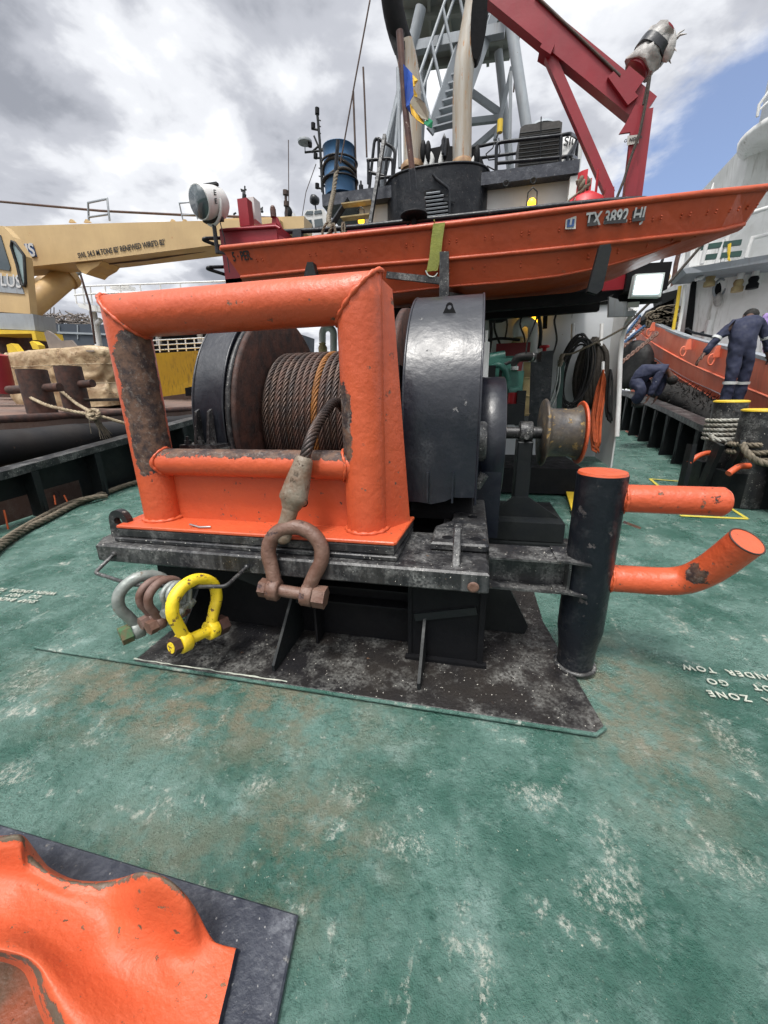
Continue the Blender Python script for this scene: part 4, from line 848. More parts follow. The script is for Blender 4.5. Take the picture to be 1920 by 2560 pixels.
# ================================================================ CREAM CRANE ON THE BARGE
cr = thing('pedestal_crane', 'cream coloured hydraulic crane with long boom on the moored barge', 'crane', (-16, 12, 1.8))
YB = 12.0
def bq(px, py, y=YB): return at(px, py, y=y)
b = MB(); pslab(b, [(-60, 570), (0, 566), (340, 556), (500, 552), (660, 548), (700, 549), (700, 592), (500, 617), (262, 647), (69, 667), (-60, 680)], YB, .9); b.build('boom', 'cream', cr)
b = MB(); pslab(b, [(560, 546), (760, 540), (760, 578), (560, 590)], YB+.15, .6); b.build('boom_extension', 'cream', cr)
b = MB(); pslab(b, [(188, 660), (255, 652), (246, 664), (225, 676), (215, 686), (205, 682), (196, 672)], YB+.1, .7); b.build('cylinder_lug', 'cream_dark', cr)
for k, (y_, dx) in enumerate(((YB-.25, 0), (YB+.75, -22))):
    b = MB(); A_ = bq(172+dx, 686, y_+1.4); Z_ = bq(66+dx, 775, y_-.2); b.cyl(Z_, A_, .36, n=24); dd = (A_-Z_).normalized(); b.cyl(A_-dd*.2, A_, .43, n=24); b.obox(Z_+V(0, -.42, 0), A_+V(0, -.42, 0), .1, .04); b.build('cylinder', 'cream_dark', cr)
    b = MB(); b.cyl(A_, A_+dd*1.0, .2, n=16); b.build('piston_rod', 'steel', cr)
b = MB(); pslab(b, [(-80, 560), (8, 565), (32, 592), (62, 640), (70, 720), (76, 785), (-80, 775)], YB-1.2, .22); cab = b.build('cab', 'cream', cr)
yc = YB-1.23
b = MB(); pslab(b, [(-80, 575), (0, 587), (25, 668), (23, 677), (-80, 660)], yc, .04); b.build('cab_window', 'glass', cr)
b = MB(); pslab(b, [(30, 603), (36, 606), (60, 638), (64, 706), (61, 715), (54, 712), (42, 660), (28, 616)], yc, .04); b.build('cab_window', 'glass_clear', cr)
b = MB(); fw_ = [(30, 603), (36, 606), (60, 638), (64, 706), (61, 715), (54, 712), (42, 660), (28, 616)]; b.tube([at(px, py, y=yc-.02) for px, py in fw_], .04, 8, closed=True); b.build('window_seal', 'rubber', cr)
b = MB(); pslab(b, [(-60, 686), (45, 692), (60, 735), (-60, 725)], yc, .03); sg_ = b.build('maker_plate', 'grey', cr)
def pxdir(a, c): return (c-a).normalized()
o_ = at(18, 702, y=yc-.02); lettering('PLUS', .5, o_, at(60, 706, y=yc-.02)-at(10, 700, y=yc-.02), at(18, 650, y=yc)-at(22, 700, y=yc), 'letter_white', sg_, 'lettering', bold=.006)
b = MB(); pslab(b, [(46, 610), (80, 609), (91, 641), (66, 643)], YB-.03, .03); sg2 = b.build('blue_plate', 'blue_sign', cr)
lettering('US', .52, at(68, 627, y=YB-.05), at(85, 625, y=YB)-at(50, 627, y=YB), (0, 0, 1), 'letter_white', sg2, 'lettering', bold=.015)
o_ = at(300, 623, y=YB-.02); lettering("SWL 54.5 M.TONS 82' RENEWED WIRE'D 82'", .21, o_, at(388, 616, y=YB)-at(204, 645, y=YB), (0, 0, 1), 'ink', cr, 'lettering', xs=.82, bold=.004)
b = MB(); pslab(b, [(-60, 780), (82, 785), (88, 826), (-60, 820)], YB-1.2, .7); b.build('slew_base', 'grey', cr)
b = MB(); pslab(b, [(-60, 822), (86, 827), (92, 850), (82, 850), (79, 834), (-60, 836)], YB-1.3, .9); b.build('yellow_skirt', 'yellow', cr)
b = MB(); b.cyl(V(bq(20, 840).x, YB+.3, bz(-16)), V(bq(20, 840).x, YB+.3, bq(20, 830).z), 1.2, n=24); b.build('pedestal', 'rust_dark', cr)
b = MB(); ptube(b, [(222, 551), (220, 507), (268, 497), (274, 552)], YB+.1, .03); ptube(b, [(222, 543), (270, 536)], YB+.1, .03); b.build('guard_rail', 'grey', cr)
b = MB(); ptube(b, [(457, 549), (448, 508), (485, 505), (494, 548)], YB+.1, .02); ptube(b, [(456, 538), (492, 536)], YB+.1, .02); b.build('guard_rail', 'grey', cr)
for px in (180, 218, 433, 463): b = MB(); pslab(b, [(px-9, 556), (px-5, 548), (px, 548), (px+8, 556)], YB+.2, .06); b.build('lifting_lug', 'cream', cr)
b = MB(); ptube(b, [(-60, 500), (0, 504), (250, 527), (450, 537), (700, 545)], YB+.4, .035); b.build('hoist_wire', 'wire_old', cr)
b = MB(); ptube(b, [(240, 663), (370, 650), (510, 628), (600, 610)], YB+.4, .025); b.build('lower_wire', 'wire_old', cr)
# junk on the barge deck behind the bitts
for i, (pl, y_, m_, lb) in enumerate(([[(16, 862), (28, 858), (46, 880), (38, 895), (22, 893)], 10.0, 'yellow', 'upright rusty yellow steel bracket left of the tarpaulin bundle'], [[(74, 855), (80, 852), (95, 862), (98, 874), (82, 873)], 10.2, 'yellow', 'small yellow steel hoop behind the tarpaulin bundle'])):
    b = MB(); pslab(b, pl, y_, .2); tag(b.build('yellow_bracket', m_), lb, 'bracket')
b = MB(); pslab(b, [(-40, 905), (40, 902), (44, 970), (-40, 975)], 9.5, 1.0); tag(b.build('machinery_block', 'rust_dark'), 'dark rusty machinery block under the crane', 'machinery')
b = MB(); c_ = at(5, 968, y=7.5); b.cyl(c_+V(-.1, 0, -.1), at(-12, 885, y=7.5), .3, .22, 20); tag(b.build('maroon_post', 'red'), 'stout maroon post at the left photo edge on the barge', 'post')
b = MB()
for i in range(26):
    a = at(random.uniform(0, 50), random.uniform(885, 925), y=random.uniform(8.2, 9.2)); b.tube([a, a+V(random.uniform(-.4, .4), random.uniform(-.4, .4), random.uniform(-.15, .2))], .02, 5)
tag(b.build('scrap_tangle', 'scrap'), 'tangle of thin scrap rods on the barge below the crane cab', 'scrap')['kind'] = 'stuff'
# far black barge with scrap heap
fb = thing('scrap_barge', 'dark slate barge far behind on the left heaped with scrap', 'barge', (-40, 26, -1.6))
b = MB(); pslab(b, [(70, 808), (700, 818), (700, 960), (70, 960)], 26, 6.0); b.build('hull', 'barge_far', fb)
b = MB(); pslab(b, [(70, 826), (700, 850), (700, 853), (70, 831)], 25.9, .1)
for px in (100, 146, 192, 238, 284): pslab(b, [(px, 812), (px+2, 812), (px+3, 848), (px+1, 848)], 25.93, .07)
b.build('rubbing_strip', 'grey', fb)
b = MB()
for i in range(230):
    px = random.uniform(78, 232); top_ = 800-22*math.sin(PI*min(1, max(0, (px-70)/170)))*random.uniform(.2, 1.1); a = at(px, random.uniform(top_, 812), y=random.uniform(26.3, 28)); v_ = Vector((random.uniform(-1, 1), random.uniform(-.5, .5), random.uniform(-.35, .35))).normalized()*random.uniform(.3, 1.3); b.tube([a-v_*.5, a+v_*.5+V(0, 0, random.uniform(-.1, .1))], random.uniform(.02, .05), 4)
b.build('scrap_heap', 'scrap', fb)
# white railed platform on another vessel
wp_ = thing('railed_platform', 'white railed lookout platform on a column behind the orange frame', 'platform', at(240, 870, y=18))
b = MB(); pslab(b, [(192, 757), (250, 765), (560, 752), (560, 768), (270, 782), (222, 776), (198, 768)], 18, 2.2); b.build('floor_plate', 'white_old', wp_)
b = MB(); b.cyl(at(232, 780, y=18.5), at(250, 880, y=18.5), .18, n=12); b.cyl(at(252, 800, y=18.5), at(236, 815, y=18.5), .13, n=10); b.build('column', 'white_old', wp_)
b = MB()
for py0, py1 in ((718, 706), (738, 726)): ptube(b, [(186, py0), (225, py0-3), (480, py1), (640, py1-6)], 18, .04)
for px in (186, 206, 225, 262, 300, 350, 400, 450): ptube(b, [(px, 717-(px-186)*.035), (px+6, 760)], 18, .035)
b.build('railing', 'white_old', wp_)
b = MB(); ptube(b, [(200, 682), (225, 765), (238, 860)], 17.6, .05); b.build('hose_pipe', 'rust_dark', wp_)
b = MB(); pslab(b, [(275, 714), (322, 714), (322, 722), (275, 722)], 18.1, .4); b.build('life_raft', 'white_old', wp_)
# yellow hulled barge seen through the frame
yb = thing('yellow_barge', 'yellow hulled barge with white rail seen through the orange frame', 'barge', at(470, 1050, y=15))
b = MB(); ya, yb2 = 14, 17
slab(b, [at(375, 884, y=ya), at(640, 868, y=yb2), at(640, 965, y=yb2), at(375, 1000, y=ya)], (-.5, 1.5, 0)); b.build('hull', 'yellow_hull', yb)
b = MB(); slab(b, [at(375, 996, y=ya-.1), at(640, 960, y=yb2-.1), at(640, 1060, y=yb2-.1), at(375, 1100, y=ya-.1)], (-.5, 1.5, 0)); b.build('lower_hull', 'barge_deck', yb)
b = MB(); 
for d_ in (0, 12, 24): b.tube([at(370, 852+d_, y=ya+.3), at(640, 838+d_, y=yb2+.3)], .025, 6)
for i in range(12): px = 375+i*22; b.tube([at(px, 851-i*1.1, y=ya+.3+i*.25), at(px+3, 882-i*1.1, y=ya+.3+i*.25)], .025, 6)
b.build('railing', 'white_old', yb)
b = MB(); pslab(b, [(375, 800), (620, 795), (620, 880), (375, 885)], 19.5, 1); b.build('deck_house', 'black_dark', yb)
for px in (393, 497): b = MB(); ptube(b, [(px, 815), (px+5, 860)], 19, .14, 10); b.build('pipe_post', 'white', yb)
b = MB(); pslab(b, [(462, 970), (520, 958), (522, 978), (464, 990)], 14.0, .3); b.build('port', 'black_dark', yb)

# ================================================================ RIGHT MOORING BITTS
def deck_bitt(px, py, y, w, label):
    c = at(px, py, y=y); dist = (c-V(0, 0, CH)).dot(fwd); r = w/2/FPX*dist; t = thing('mooring_bitt', label, 'mooring bitt', V(c.x, y, dz(y)), 'yellow topped bitts by the right bulwark')
    b = MB(); b.tube([V(c.x, y, dz(y)), V(c.x, y, .8), V(c.x, y, c.z-.02)], r, 32); b.build('barrel', 'black_worn', t); b = MB(); b.lathe((c.x, y, c.z-.02), (0, 0, 1), [(r*1.02, 0), (r*1.03, .02), (r*.9, .03), (0, .03)], 32); b.build('yellow_top', 'yellow', t); return t, c, r
t1, cB1, rB1 = deck_bitt(1829, 1002, 6.9, 70, 'yellow topped bitt wrapped in white rope in front of the standing person')
t2, cB2, rB2 = deck_bitt(1912, 1024, 6.2, 88, 'yellow topped bitt at the right photo edge with a slack white rope')
for t_, c_, r_, q in ((t1, cB1, rB1, [(1790, 1133), (1765, 1133), (1742, 1142), (1722, 1158)]), (t2, cB2, rB2, [(1872, 1165), (1850, 1166), (1838, 1172), (1821, 1184)])):
    b = MB(); y_ = c_.y-r_-.02; pts = [at(px, py, y=y_-.05*i) for i, (px, py) in enumerate(q)]; b.tube(resample(pts, .02), .036 if t_ is t1 else .040, 14); b.build('horn', 'orange_plain', t_)
def wrap_rope(c, r, z0, z1, turns, R, mat_, label, extra=()):
    b = MB(); n = int(turns*40); b.rope([V(c.x+(r+R*.8)*math.cos(2*PI*i/40-PI*.6), c.y+(r+R*.8)*math.sin(2*PI*i/40-PI*.6), z0+(z1-z0)*i/n) for i in range(n+1)], R, 3, .16, 6, .02)
    for e in extra: b.rope(e, R*1.25, 3, .2, 7, .025)
    return tag(b.build('mooring_rope', mat_), label, 'rope')
zA = at(1829, 1105, y=6.7).z
wrap_rope(cB1, rB1, zA-.02, at(1829, 1045, y=6.7).z, 5.5, .032, 'rope_white', 'white rope wound round the bitt in front of the standing person', [[at(1778, 1088, y=6.65), at(1786, 1098, y=6.6), at(1820, 1100, y=6.5), at(1860, 1098, y=6.4), at(1875, 1085, y=6.5)]])
wrap_rope(cB2, rB2, at(1912, 1150, y=6).z, at(1912, 1112, y=6).z, 2.0, .036, 'rope', 'slack dirty white rope round the bitt at the right photo edge', [[at(1856, 1110, y=5.9), at(1870, 1135, y=5.8), at(1900, 1155, y=5.75), at(1960, 1165, y=5.7)]])
b = MB(); 
for x0, x1, y_ in ((1700, 1720, 6.6), (1745, 1790, 6.4), (1785, 1850, 6.0)): b.obox(dpx(x0, 1240), at(x1+10, 1110, y=y_), .06, .16)
b.box((cB1.x-.3, 6.7, dz(6.5)), (4.1, 7.2, .62)); b.box((cB2.x-.3, 6.0, dz(6.0)), (4.1, 6.4, .58)); b.build('bitt_bracket', 'black_flat', t1)

# ================================================================ ORANGE SKIFF
sk = thing('aluminium_skiff', 'long orange flat bottomed skiff stowed across the deck above the winch', 'skiff', (0, 5.2, 2.9))
YG = 4.5
st_ = [  # px, gunwale py, strake px/py, bottom px/py, inset y of the near side (metres)
 (553, 621, 604, 694, 606, 712, 0.0), (760, 600, 790, 675, 790, 730, 0.0), (960, 579, 968, 660, 968, 734, 0.0), (1124, 561, 1124, 648, 1124, 716, 0.0), (1260, 545, 1256, 636, 1256, 706, 0.0), (1400, 527, 1396, 622, 1396, 690, 0.02), (1520, 512, 1512, 609, 1506, 668, .05), (1640, 498, 1624, 597, 1610, 638, .12), (1760, 484, 1720, 587, 1700, 604, .22), (1850, 475, 1800, 577, 1790, 584, .34), (1925, 467, 1858, 562, 1856, 572, .5)]
secs = []; WID = 1.45
for gx, gy, sx, sy, bx_, by_, ins in st_:
    g_, s_, k_ = at(gx, gy, y=YG+ins), at(sx, sy, y=YG+.09+ins), at(bx_, by_, y=YG+.19+ins); yc_ = YG+WID/2; mir = lambda p: V(p.x, 2*yc_-p.y, p.z)
    if gx > 1500: k_.z = max(k_.z, 0)
    secs.append([g_, s_, k_, mir(k_), mir(s_), mir(g_)])
def refine(secs, k=4):
    out = []
    for a in range(len(secs)-1):
        for t in range(k): out.append([p.lerp(q, t/k) for p, q in zip(secs[a], secs[a+1])])
    return out+[secs[-1]]
s2 = secs; b = MB(); n = len(s2); vs = [p for s in s2 for p in s]
b.add(vs, [[i*6+j, (i+1)*6+j, (i+1)*6+j+1, i*6+j+1] for i in range(n-1) for j in range(5)]); b.add(s2[0], [[0, 1, 2, 3, 4, 5]]); b.add(s2[-1], [[5, 4, 3, 2, 1, 0]])
inn = [[p+V(0, .02 if j < 3 else -.02, .02 if 1 < j < 4 else 0) for j, p in enumerate(s)] for s in s2]; b.add([p for s in inn for p in s], [[i*6+j, i*6+j+1, (i+1)*6+j+1, (i+1)*6+j] for i in range(n-1) for j in range(5)]); b.build('hull', 'boat', sk)
b = MB(); b.tube([s[0] for s in s2], .028, 10); b.tube([s[5] for s in s2], .028, 10); b.tube([s2[0][0], s2[0][5]], .024, 8); b.tube([s2[-1][0], s2[-1][5]], .024, 8); b.build('gunwale', 'boat', sk)
b = MB(); b.tube([s[1]+V(0, -.008, 0) for s in s2], .021, 8); b.build('strake', 'boat', sk)
b = MB(); b.tube([s[2]+V(0, -.004, 0) for s in s2[1:-2]], .012, 8)
b.build('chine', 'boat', sk)
b = MB()
for s in [q for q in refine(s2, 3)][1:-1:2]:
    for t in (.45, .52): 
        for dx in (0, .07): c_ = s[0].lerp(s[1], t)+V(dx, 0, dx*.05); b.ball(c_, .010, 6)
    for t in (.35, .5): c_ = s[1].lerp(s[2], t); b.ball(c_, .010, 6)
b.build('rivets', 'boat', sk)
def face_text(txt, px, py, size, y, m, parent, xd=None, name='lettering', **k):
    o = at(px, py, y=y); a, c_ = at(px-40, py+4.4, y=y), at(px+40, py-4.4, y=y); return lettering(txt, size, o, xd or (c_-a), (0, -.30, 1), m, parent, name, **k)
def ysurf(px, py):
    for a_, c_ in zip(st_, st_[1:]):
        if a_[0] <= px <= c_[0]: t = (px-a_[0])/(c_[0]-a_[0]); gy = a_[1]+(c_[1]-a_[1])*t; sy = a_[3]+(c_[3]-a_[3])*t; return YG+a_[6]+(c_[6]-a_[6])*t+.09*(py-gy)/(sy-gy)
    return YG
face_text('5 · PER.', 605, 641, .125, ysurf(605, 641)-.008, 'ink', sk, xs=.62, bold=.002)
b = MB(); pslab(b, [(1415, 542), (1441, 540), (1439, 572), (1413, 573)], ysurf(1427, 557)-.012, .004); rs = b.build('registration_sticker', 'pale_sign', sk)
b = MB(); pslab(b, [(1419, 549), (1437, 547), (1435, 566), (1417, 568)], ysurf(1427, 557)-.018, .004); b.build('blue_square', 'blue_sign', rs)
face_text('1', 1427, 557, .08, ysurf(1427, 557)-.021, 'letter_white', rs, bold=.004)
for txt, px, py, w, xs_ in (('TX', 1483, 549, 26, .9), ('3892', 1540, 543, 56, .9), ('HJ', 1598, 537, 32, .9)):
    b = MB(); pslab(b, [(px-w/2, py-14+w*.03), (px+w/2, py-16), (px+w/2-2, py+14), (px-w/2-2, py+17)], ysurf(px, py)-.018, .004); pl = b.build('number_plate', 'ink', sk)
    face_text(txt, px, py, .142, ysurf(px, py)-.022, 'letter_white', pl, xs=.72, bold=.003)
# cradle, strap
cd = thing('skiff_cradle', 'black steel cradle arms and beams holding the orange skiff', 'cradle', (0, 5.4, 2.6))
b = MB(); slab(b, [at(759, 693, y=4.42), at(764, 668, y=4.42), at(768, 655, y=4.42), at(782, 655, y=4.42), at(791, 693, y=4.42)], (0, .1, 0)); b.build('arm', 'black_flat', cd)
b = MB(); slab(b, [at(1098, 745, y=4.42), at(1099, 629, y=4.42), at(1122, 628, y=4.42), at(1122, 735, y=4.42), at(1116, 750, y=4.42)], (0, .07, 0)); b.obox(at(1110, 742, y=4.45), at(1190, 752, y=5.9), .1, .08); b.build('arm', 'black_worn', cd)
b = MB(); slab(b, [at(1469, 728, y=4.42), at(1500, 613, y=4.42), at(1526, 609, y=4.42), at(1529, 622, y=4.42), at(1507, 722, y=4.42), at(1492, 735, y=4.42)], (0, .07, 0)); b.build('arm', 'black_flat', cd)
for pxy in (((968, 688), (1100, 702)),): b = MB(); b.obox(at(*pxy[0], y=4.55), at(*pxy[1], y=4.45), .05, .06); b.build('side_bar', 'black_worn', cd)
b = MB(); zb_ = at(1250, 745, y=4.8).z; 
for y_ in (5.35, 5.9): b.obox((-1.6, y_, zb_), (at(1500, 740, y=y_).x, y_, zb_+.05), .10, .12)
b.build('bearer', 'black_dark', cd)
b = MB(); q = [at(px, py, y=YG-.035+.02*i) for i, (px, py) in enumerate(((1098, 558), (1092, 600), (1088, 640), (1080, 678)))]
vs = []
for i, p in enumerate(q): w_ = .058; vs += [p+V(-w_, 0, 0), p+V(w_, 0, 0), p+V(w_, -.006, 0), p+V(-w_, -.006, 0)]
b.add(vs, [[4*i+j, 4*i+(j+1) % 4, 4*i+4+(j+1) % 4, 4*i+4+j] for i in range(3) for j in range(4)]+[[3, 2, 1, 0], [12, 13, 14, 15]]); b.obox(q[0]+V(-.05, 0, .03), q[0]+V(-.05, 1.5, .03), .01, .01)
stp = b.build('lashing_strap', 'strap'); tag(stp, 'olive yellow webbing strap over the side of the orange skiff', 'strap')
b = MB(); b.tube(resample([at(1064, 677, y=4.45), at(1072, 690, y=4.44), at(1086, 692, y=4.44), at(1094, 683, y=4.45)], .01), .008, 8); b.build('hook', 'galv', stp)

# ================================================================ DECKHOUSE OF THIS TUG
YW = 9.45; ZS = 3.35
hs = thing('deckhouse', 'white deckhouse with black trimmed upper deck behind the winch', 'deckhouse', (0, 10, .3))
b = MB(); b.box((-2.9, YW, .2), (2.76, 14, ZS)); b.build('lower_wall', 'grey_wall', hs)
b = MB(); b.box((-3.9, 6.2, ZS), (2.15, 9.4, ZS+.14)); b.box((-3.0, 9.4, ZS), (2.75, 14, ZS+.14)); b.build('boat_deck', 'black_dark', hs)
b = MB(); q = [at(px, py, x=2.76) for px, py in ((1529, 1176), (1541, 1092), (1546, 1000), (1549, 900), (1553, 850), (1566, 805), (1588, 772))]
pl = q+[V(2.76, YW, ZS), V(2.76, YW, .25)]; slab(b, pl, (-.03, 0, 0)); b.build('wing_wall', 'white', hs)
b = MB(); b.tube([p+V(0, -.02, 0) for p in q[1:]], .045, 10); b.build('wing_edge_tube', 'white', hs)
b = MB(); b.box((-2.6, 9.65, ZS+.14), (1.95, 13.5, 5.62)); b.build('upper_wall', 'white', hs)
xa, xb = at(805, 495, y=9.4).x, at(1447, 430, y=9.4).x
b = MB(); b.box((xa, 9.4, 5.62), (xb, 13.8, 5.83)); b.build('upper_deck', 'navy_steel', hs)
b = MB(); onbox(b, (xb-.06, 9.52, 4.6), (.14, .14, 2.0)); b.build('corner_post', 'white_old', hs)
for px, py in ((1265, 459), (1333, 452)): b = MB(); c = at(px, py, y=9.39); b.tube([c+V(.05*math.cos(a), -.01, .05*math.sin(a)) for a in [2*PI*i/14 for i in range(15)]], .012, 6); b.build('lashing_ring', 'black_flat', hs)
# red band and panels of the boat deck
b = MB(); b.box((at(551, 600, y=6.2).x, 6.2, ZS-.35), (at(551, 600, y=6.2).x+.95, 7.0, at(551, 574, y=6.2).z)); b.prism([(at(600, 575, y=6.2).x+.5, at(600, 575, y=6.2).z-.05), (at(733, 606, y=6.2).x, at(733, 606, y=6.2).z), (at(600, 575, y=6.2).x+.5, at(733, 610, y=6.2).z)], 6.22, 6.26, 0, 'y')
rb = b.build('red_locker', 'red', hs)
b = MB(); b.tube([at(551, 575, y=6.18), at(690, 566, y=6.18), at(700, 572, y=6.18)], .02, 8); b.build('locker_rim', 'red', hs)
b = MB(); slab(b, [at(868, 600, y=7.0), at(868, 562, y=7.0), at(1450, 522, y=7.0), at(1450, 560, y=7.0)], (0, .08, 0)); b.build('red_coaming', 'red', hs)
b = MB(); slab(b, [at(1505, 727, y=6.12), at(1508, 690, y=6.12), at(1566, 686, y=6.12), at(1566, 722, y=6.12)], (0, .05, 0)); b.build('red_panel', 'red', hs)
b = MB(); slab(b, [at(985, 770, y=6.4), at(985, 738, y=6.4), at(1560, 716, y=6.4), at(1560, 745, y=6.4), at(1400, 772, y=6.4)], (0, .2, 0)); b.obox(at(1210, 768, y=7.2), at(1380, 770, y=7.2), .2, .12); b.obox(at(1364, 775, y=7), at(1362, 822, y=7), .06, .05); b.obox(at(1560, 700, y=6.15), at(1665, 694, y=6.15), .2, .3); slab(b, [at(1555, 760, y=6.3), at(1555, 700, y=6.3), at(1660, 690, y=6.3), at(1655, 752, y=6.3)], (0, .15, 0)); b.build('deck_beams', 'black_dark', hs)
b = MB(); q = [at(px, py, y=6.7) for px, py in ((700, 580), (830, 573), (1000, 556), (1300, 524), (1500, 504), (1610, 498), (1640, 503))]; b.tube(resample(q, .2), .035, 10)
for px, py in ((1020, 553), (1215, 533), (1440, 510), (740, 578)): c = at(px, py, y=6.7); b.cyl(c, c-V(0, 0, .6), .02, n=8)
b.build('deck_rail', 'black', hs)
for q in ([(556, 595), (512, 596), (507, 600), (556, 618)], [(566, 667), (522, 668), (517, 672), (568, 688)]):
    b = MB(); b.tube(corner([at(px, py, y=6.3-(.25 if 0 < i < 3 else 0)) for i, (px, py) in enumerate(q)], .06), .025, 8); b.build('step_iron', 'black', hs)
b = MB(); b.box(at(600, 566, y=6.4), at(630, 505, y=6.55)); b.build('red_post', 'red', hs)
b = MB(); slab(b, [at(679, 566, y=6.6), at(680, 540, y=6.6), at(690, 540, y=6.6), at(705, 575, y=6.6)], (0, .08, 0)); b.build('red_bracket', 'red', hs)
b = MB(); onbox(b, at(636, 528, y=6.7), (.12, .2, .30)); tag(b.build('speaker_box', 'white'), 'small white box clamped behind the red post on the locker', 'box')
b = MB(); c = at(683, 532, y=6.6); b.cyl(c+V(0, 0, -.06), c+V(0, 0, .05), .045, n=10); b.ball(c+V(0, 0, .06), .04, 10); b.build('small_lamp', 'wood_dark', hs)
# inclined ladder with plank steps
ld = thing('ladder', 'black sided ladder with yellowish plank steps beside the blue drum', 'ladder', at(900, 560, y=9.0)); b = MB(); 
for dx in (0, -95): b.obox(at(925+dx, 562, y=8.9), at(962+dx*.97, 340 if dx == 0 else 500, y=9.35), .06, .10)
b.build('side_rails', 'black', ld)
for i, py in enumerate((507, 541, 470 if 0 else 575)): b = MB(); b.box(at(853-2*i, py, y=9.0-.1*i), at(932-3*i, py+5, y=9.2-.1*i)); b.build('step', 'wood', ld)

# funnel casing and exhausts
fn = thing('funnel_casing', 'black oval funnel casing with louvre below the two exhaust pipes', 'funnel', (-.9, 10.2, 3.6))
fx0, fx1 = at(977, 500, y=10.2).x, at(1222, 480, y=10.2).x; fc, fr_ = (fx0+fx1)/2, (fx1-fx0)/2; ft0, ft1 = at(985, 440, y=9.6).z, at(1200, 425, y=9.6).z
b = MB(); vs = []; n = 48; zs = [3.5, 4.2, 5.0, 5.6, 5.95]
for z in zs:
    for i in range(n): a = 2*PI*i/n; kx = 1.0; vs.append((fc+fr_*kx*math.copysign(abs(math.cos(a))**.75, math.cos(a)), 9.95+.8*math.copysign(abs(math.sin(a))**.75, math.sin(a)), z))
b.add(vs, [[k*n+i, k*n+(i+1) % n, (k+1)*n+(i+1) % n, (k+1)*n+i] for k in range(len(zs)-1) for i in range(n)], True); b.build('shell', 'black', fn)
b = MB(); b.add([v for v in vs[-n:]], [list(range(n))]); b.build('top_plate', 'black_dark', fn)
b = MB(); b.tube([Vector(vs[-n+i]) for i in range(n)], .025, 8, closed=True); b.build('rim', 'black', fn)
b = MB(); lc = at(1075, 535, y=9.12); 
for k in range(7):
    w_ = .38*math.sqrt(max(0, 1-(k/7)**2)); b.obox((lc.x-w_*.4, 9.10, lc.z-.05+k*.065), (lc.x+w_, 9.10, lc.z-.05+k*.065), .06, .025, (0, -.6, 1))
b.build('louvre', 'grey', fn)
b = MB(); b.prism([(lc.x-.42*math.cos(a), lc.z-.1+.52*math.sin(a)) for a in [PI*i/16 for i in range(17)]], 9.13, 9.16, 0, 'y'); b.build('louvre_recess', 'black_dark', fn)
b = MB(); ptube(b, [(1083, 437), (1090, 447), (1120, 470), (1124, 478), (1124, 545)], 9.08, .03, 10); b.obox(at(1108, 498, y=9.08), at(1138, 502, y=9.08), .03, .05); b.build('drain_pipe', 'black', fn)
def exhaust(label, path, capq, y):
    t = thing('exhaust_pipe', label, 'exhaust pipe', at(path[0][0], path[0][1], y=y), 'exhaust pipes above the black funnel casing'); r_ = .20
    b = MB(); b.tube(resample([at(px, py, y=y+dy_) for px, py, dy_ in path], .12), r_, 24); b.build('pipe', 'pipe', t)
    b = MB(); c = at(path[0][0], path[0][1], y=y); b.cyl(c-V(0, 0, .8), c, r_*1.05, n=24); b.lathe(c+V(0, 0, -.05), (0, 0, 1), [(r_*1.28, 0), (r_*1.3, .08), (r_*1.02, .14)], 24); b.build('collar', 'rust_band', t); return t, r_
E1, r_ = exhaust('rust streaked exhaust pipe on the left, behind the flagstaff', [(1031, 420, 0), (1031, 330, 0), (1029, 240, 0), (1022, 170, -.02), (1008, 110, -.1)], None, 10.3)
b = MB(); q = [at(px, py, y=10.25-.1*i) for i, (px, py) in enumerate(((1009, 118), (996, 80), (984, 30), (976, -30)))]; b.tube(resample(q, .1), r_*1.03, 24); slab(b, [at(px, py, y=10.02) for px, py in ((998, 158), (976, 100), (972, 40), (970, -40), (1000, -40), (1012, 60), (1012, 120))], (0, .06, 0)); b.build('sooty_mouth', 'black_dark', E1)
E2, r_ = exhaust('rust streaked exhaust pipe on the right with a black oval mouth', [(1155, 415, 0), (1155, 330, 0), (1156, 240, 0), (1160, 170, .0), (1170, 105, .05), (1184, 30, .10), (1196, -40, .14)], None, 10.3)
b = MB(); c = at(1196, 40, y=10.06); b.add([c+V(.02, 0, .03)+V(.16*math.cos(a)+.03*math.sin(a), -.12*math.sin(a), .60*math.sin(a)) for a in [2*PI*i/32 for i in range(32)]]+[c+V(0, .25, 0)+V(.14*math.cos(a)+.03*math.sin(a), -.10*math.sin(a), .56*math.sin(a)) for a in [2*PI*i/32 for i in range(32)]], [list(range(32))[::-1]]+[[i, (i+1) % 32, 32+(i+1) % 32, 32+i] for i in range(32)]); b.build('sooty_mouth', 'black_dark', E2)
vp = [([(1062, 425), (1066, 400), (1058, 378)], 'short white vent pipe with black mouth right of the left exhaust'), ([(1075, 425), (1080, 398), (1070, 380)], 'white vent pipe with black mouth, middle one on the casing'), ([(1098, 425), (1104, 395), (1112, 372)], 'white vent pipe with black mouth left of the right exhaust'), ([(1182, 420), (1184, 402), (1192, 390)], 'white vent pipe with black mouth right of the right exhaust')]
for q, lb in vp:
    t = thing('vent_pipe', lb, 'vent pipe', at(q[0][0], q[0][1], y=10.1), 'vents on the black funnel casing'); b = MB(); b.tube(resample([at(px, py, y=10.1) for px, py in q], .04), .055, 10); b.build('pipe', 'white', t)
    b = MB(); c = at(*q[2], y=10.08); b.ball(c, .085, 12, (.8, .8, 2.4)); b.build('black_mouth', 'black_dark', t)
b = MB(); slab(b, [at(px, py, y=10.55) for px, py in ((1050, 425), (1050, 385), (1070, 372), (1100, 366), (1110, 345), (1122, 345), (1125, 365), (1160, 366), (1185, 372), (1205, 395), (1212, 418), (1190, 425))], (0, .05, 0)); b.build('spray_shield', 'black_dark', fn)
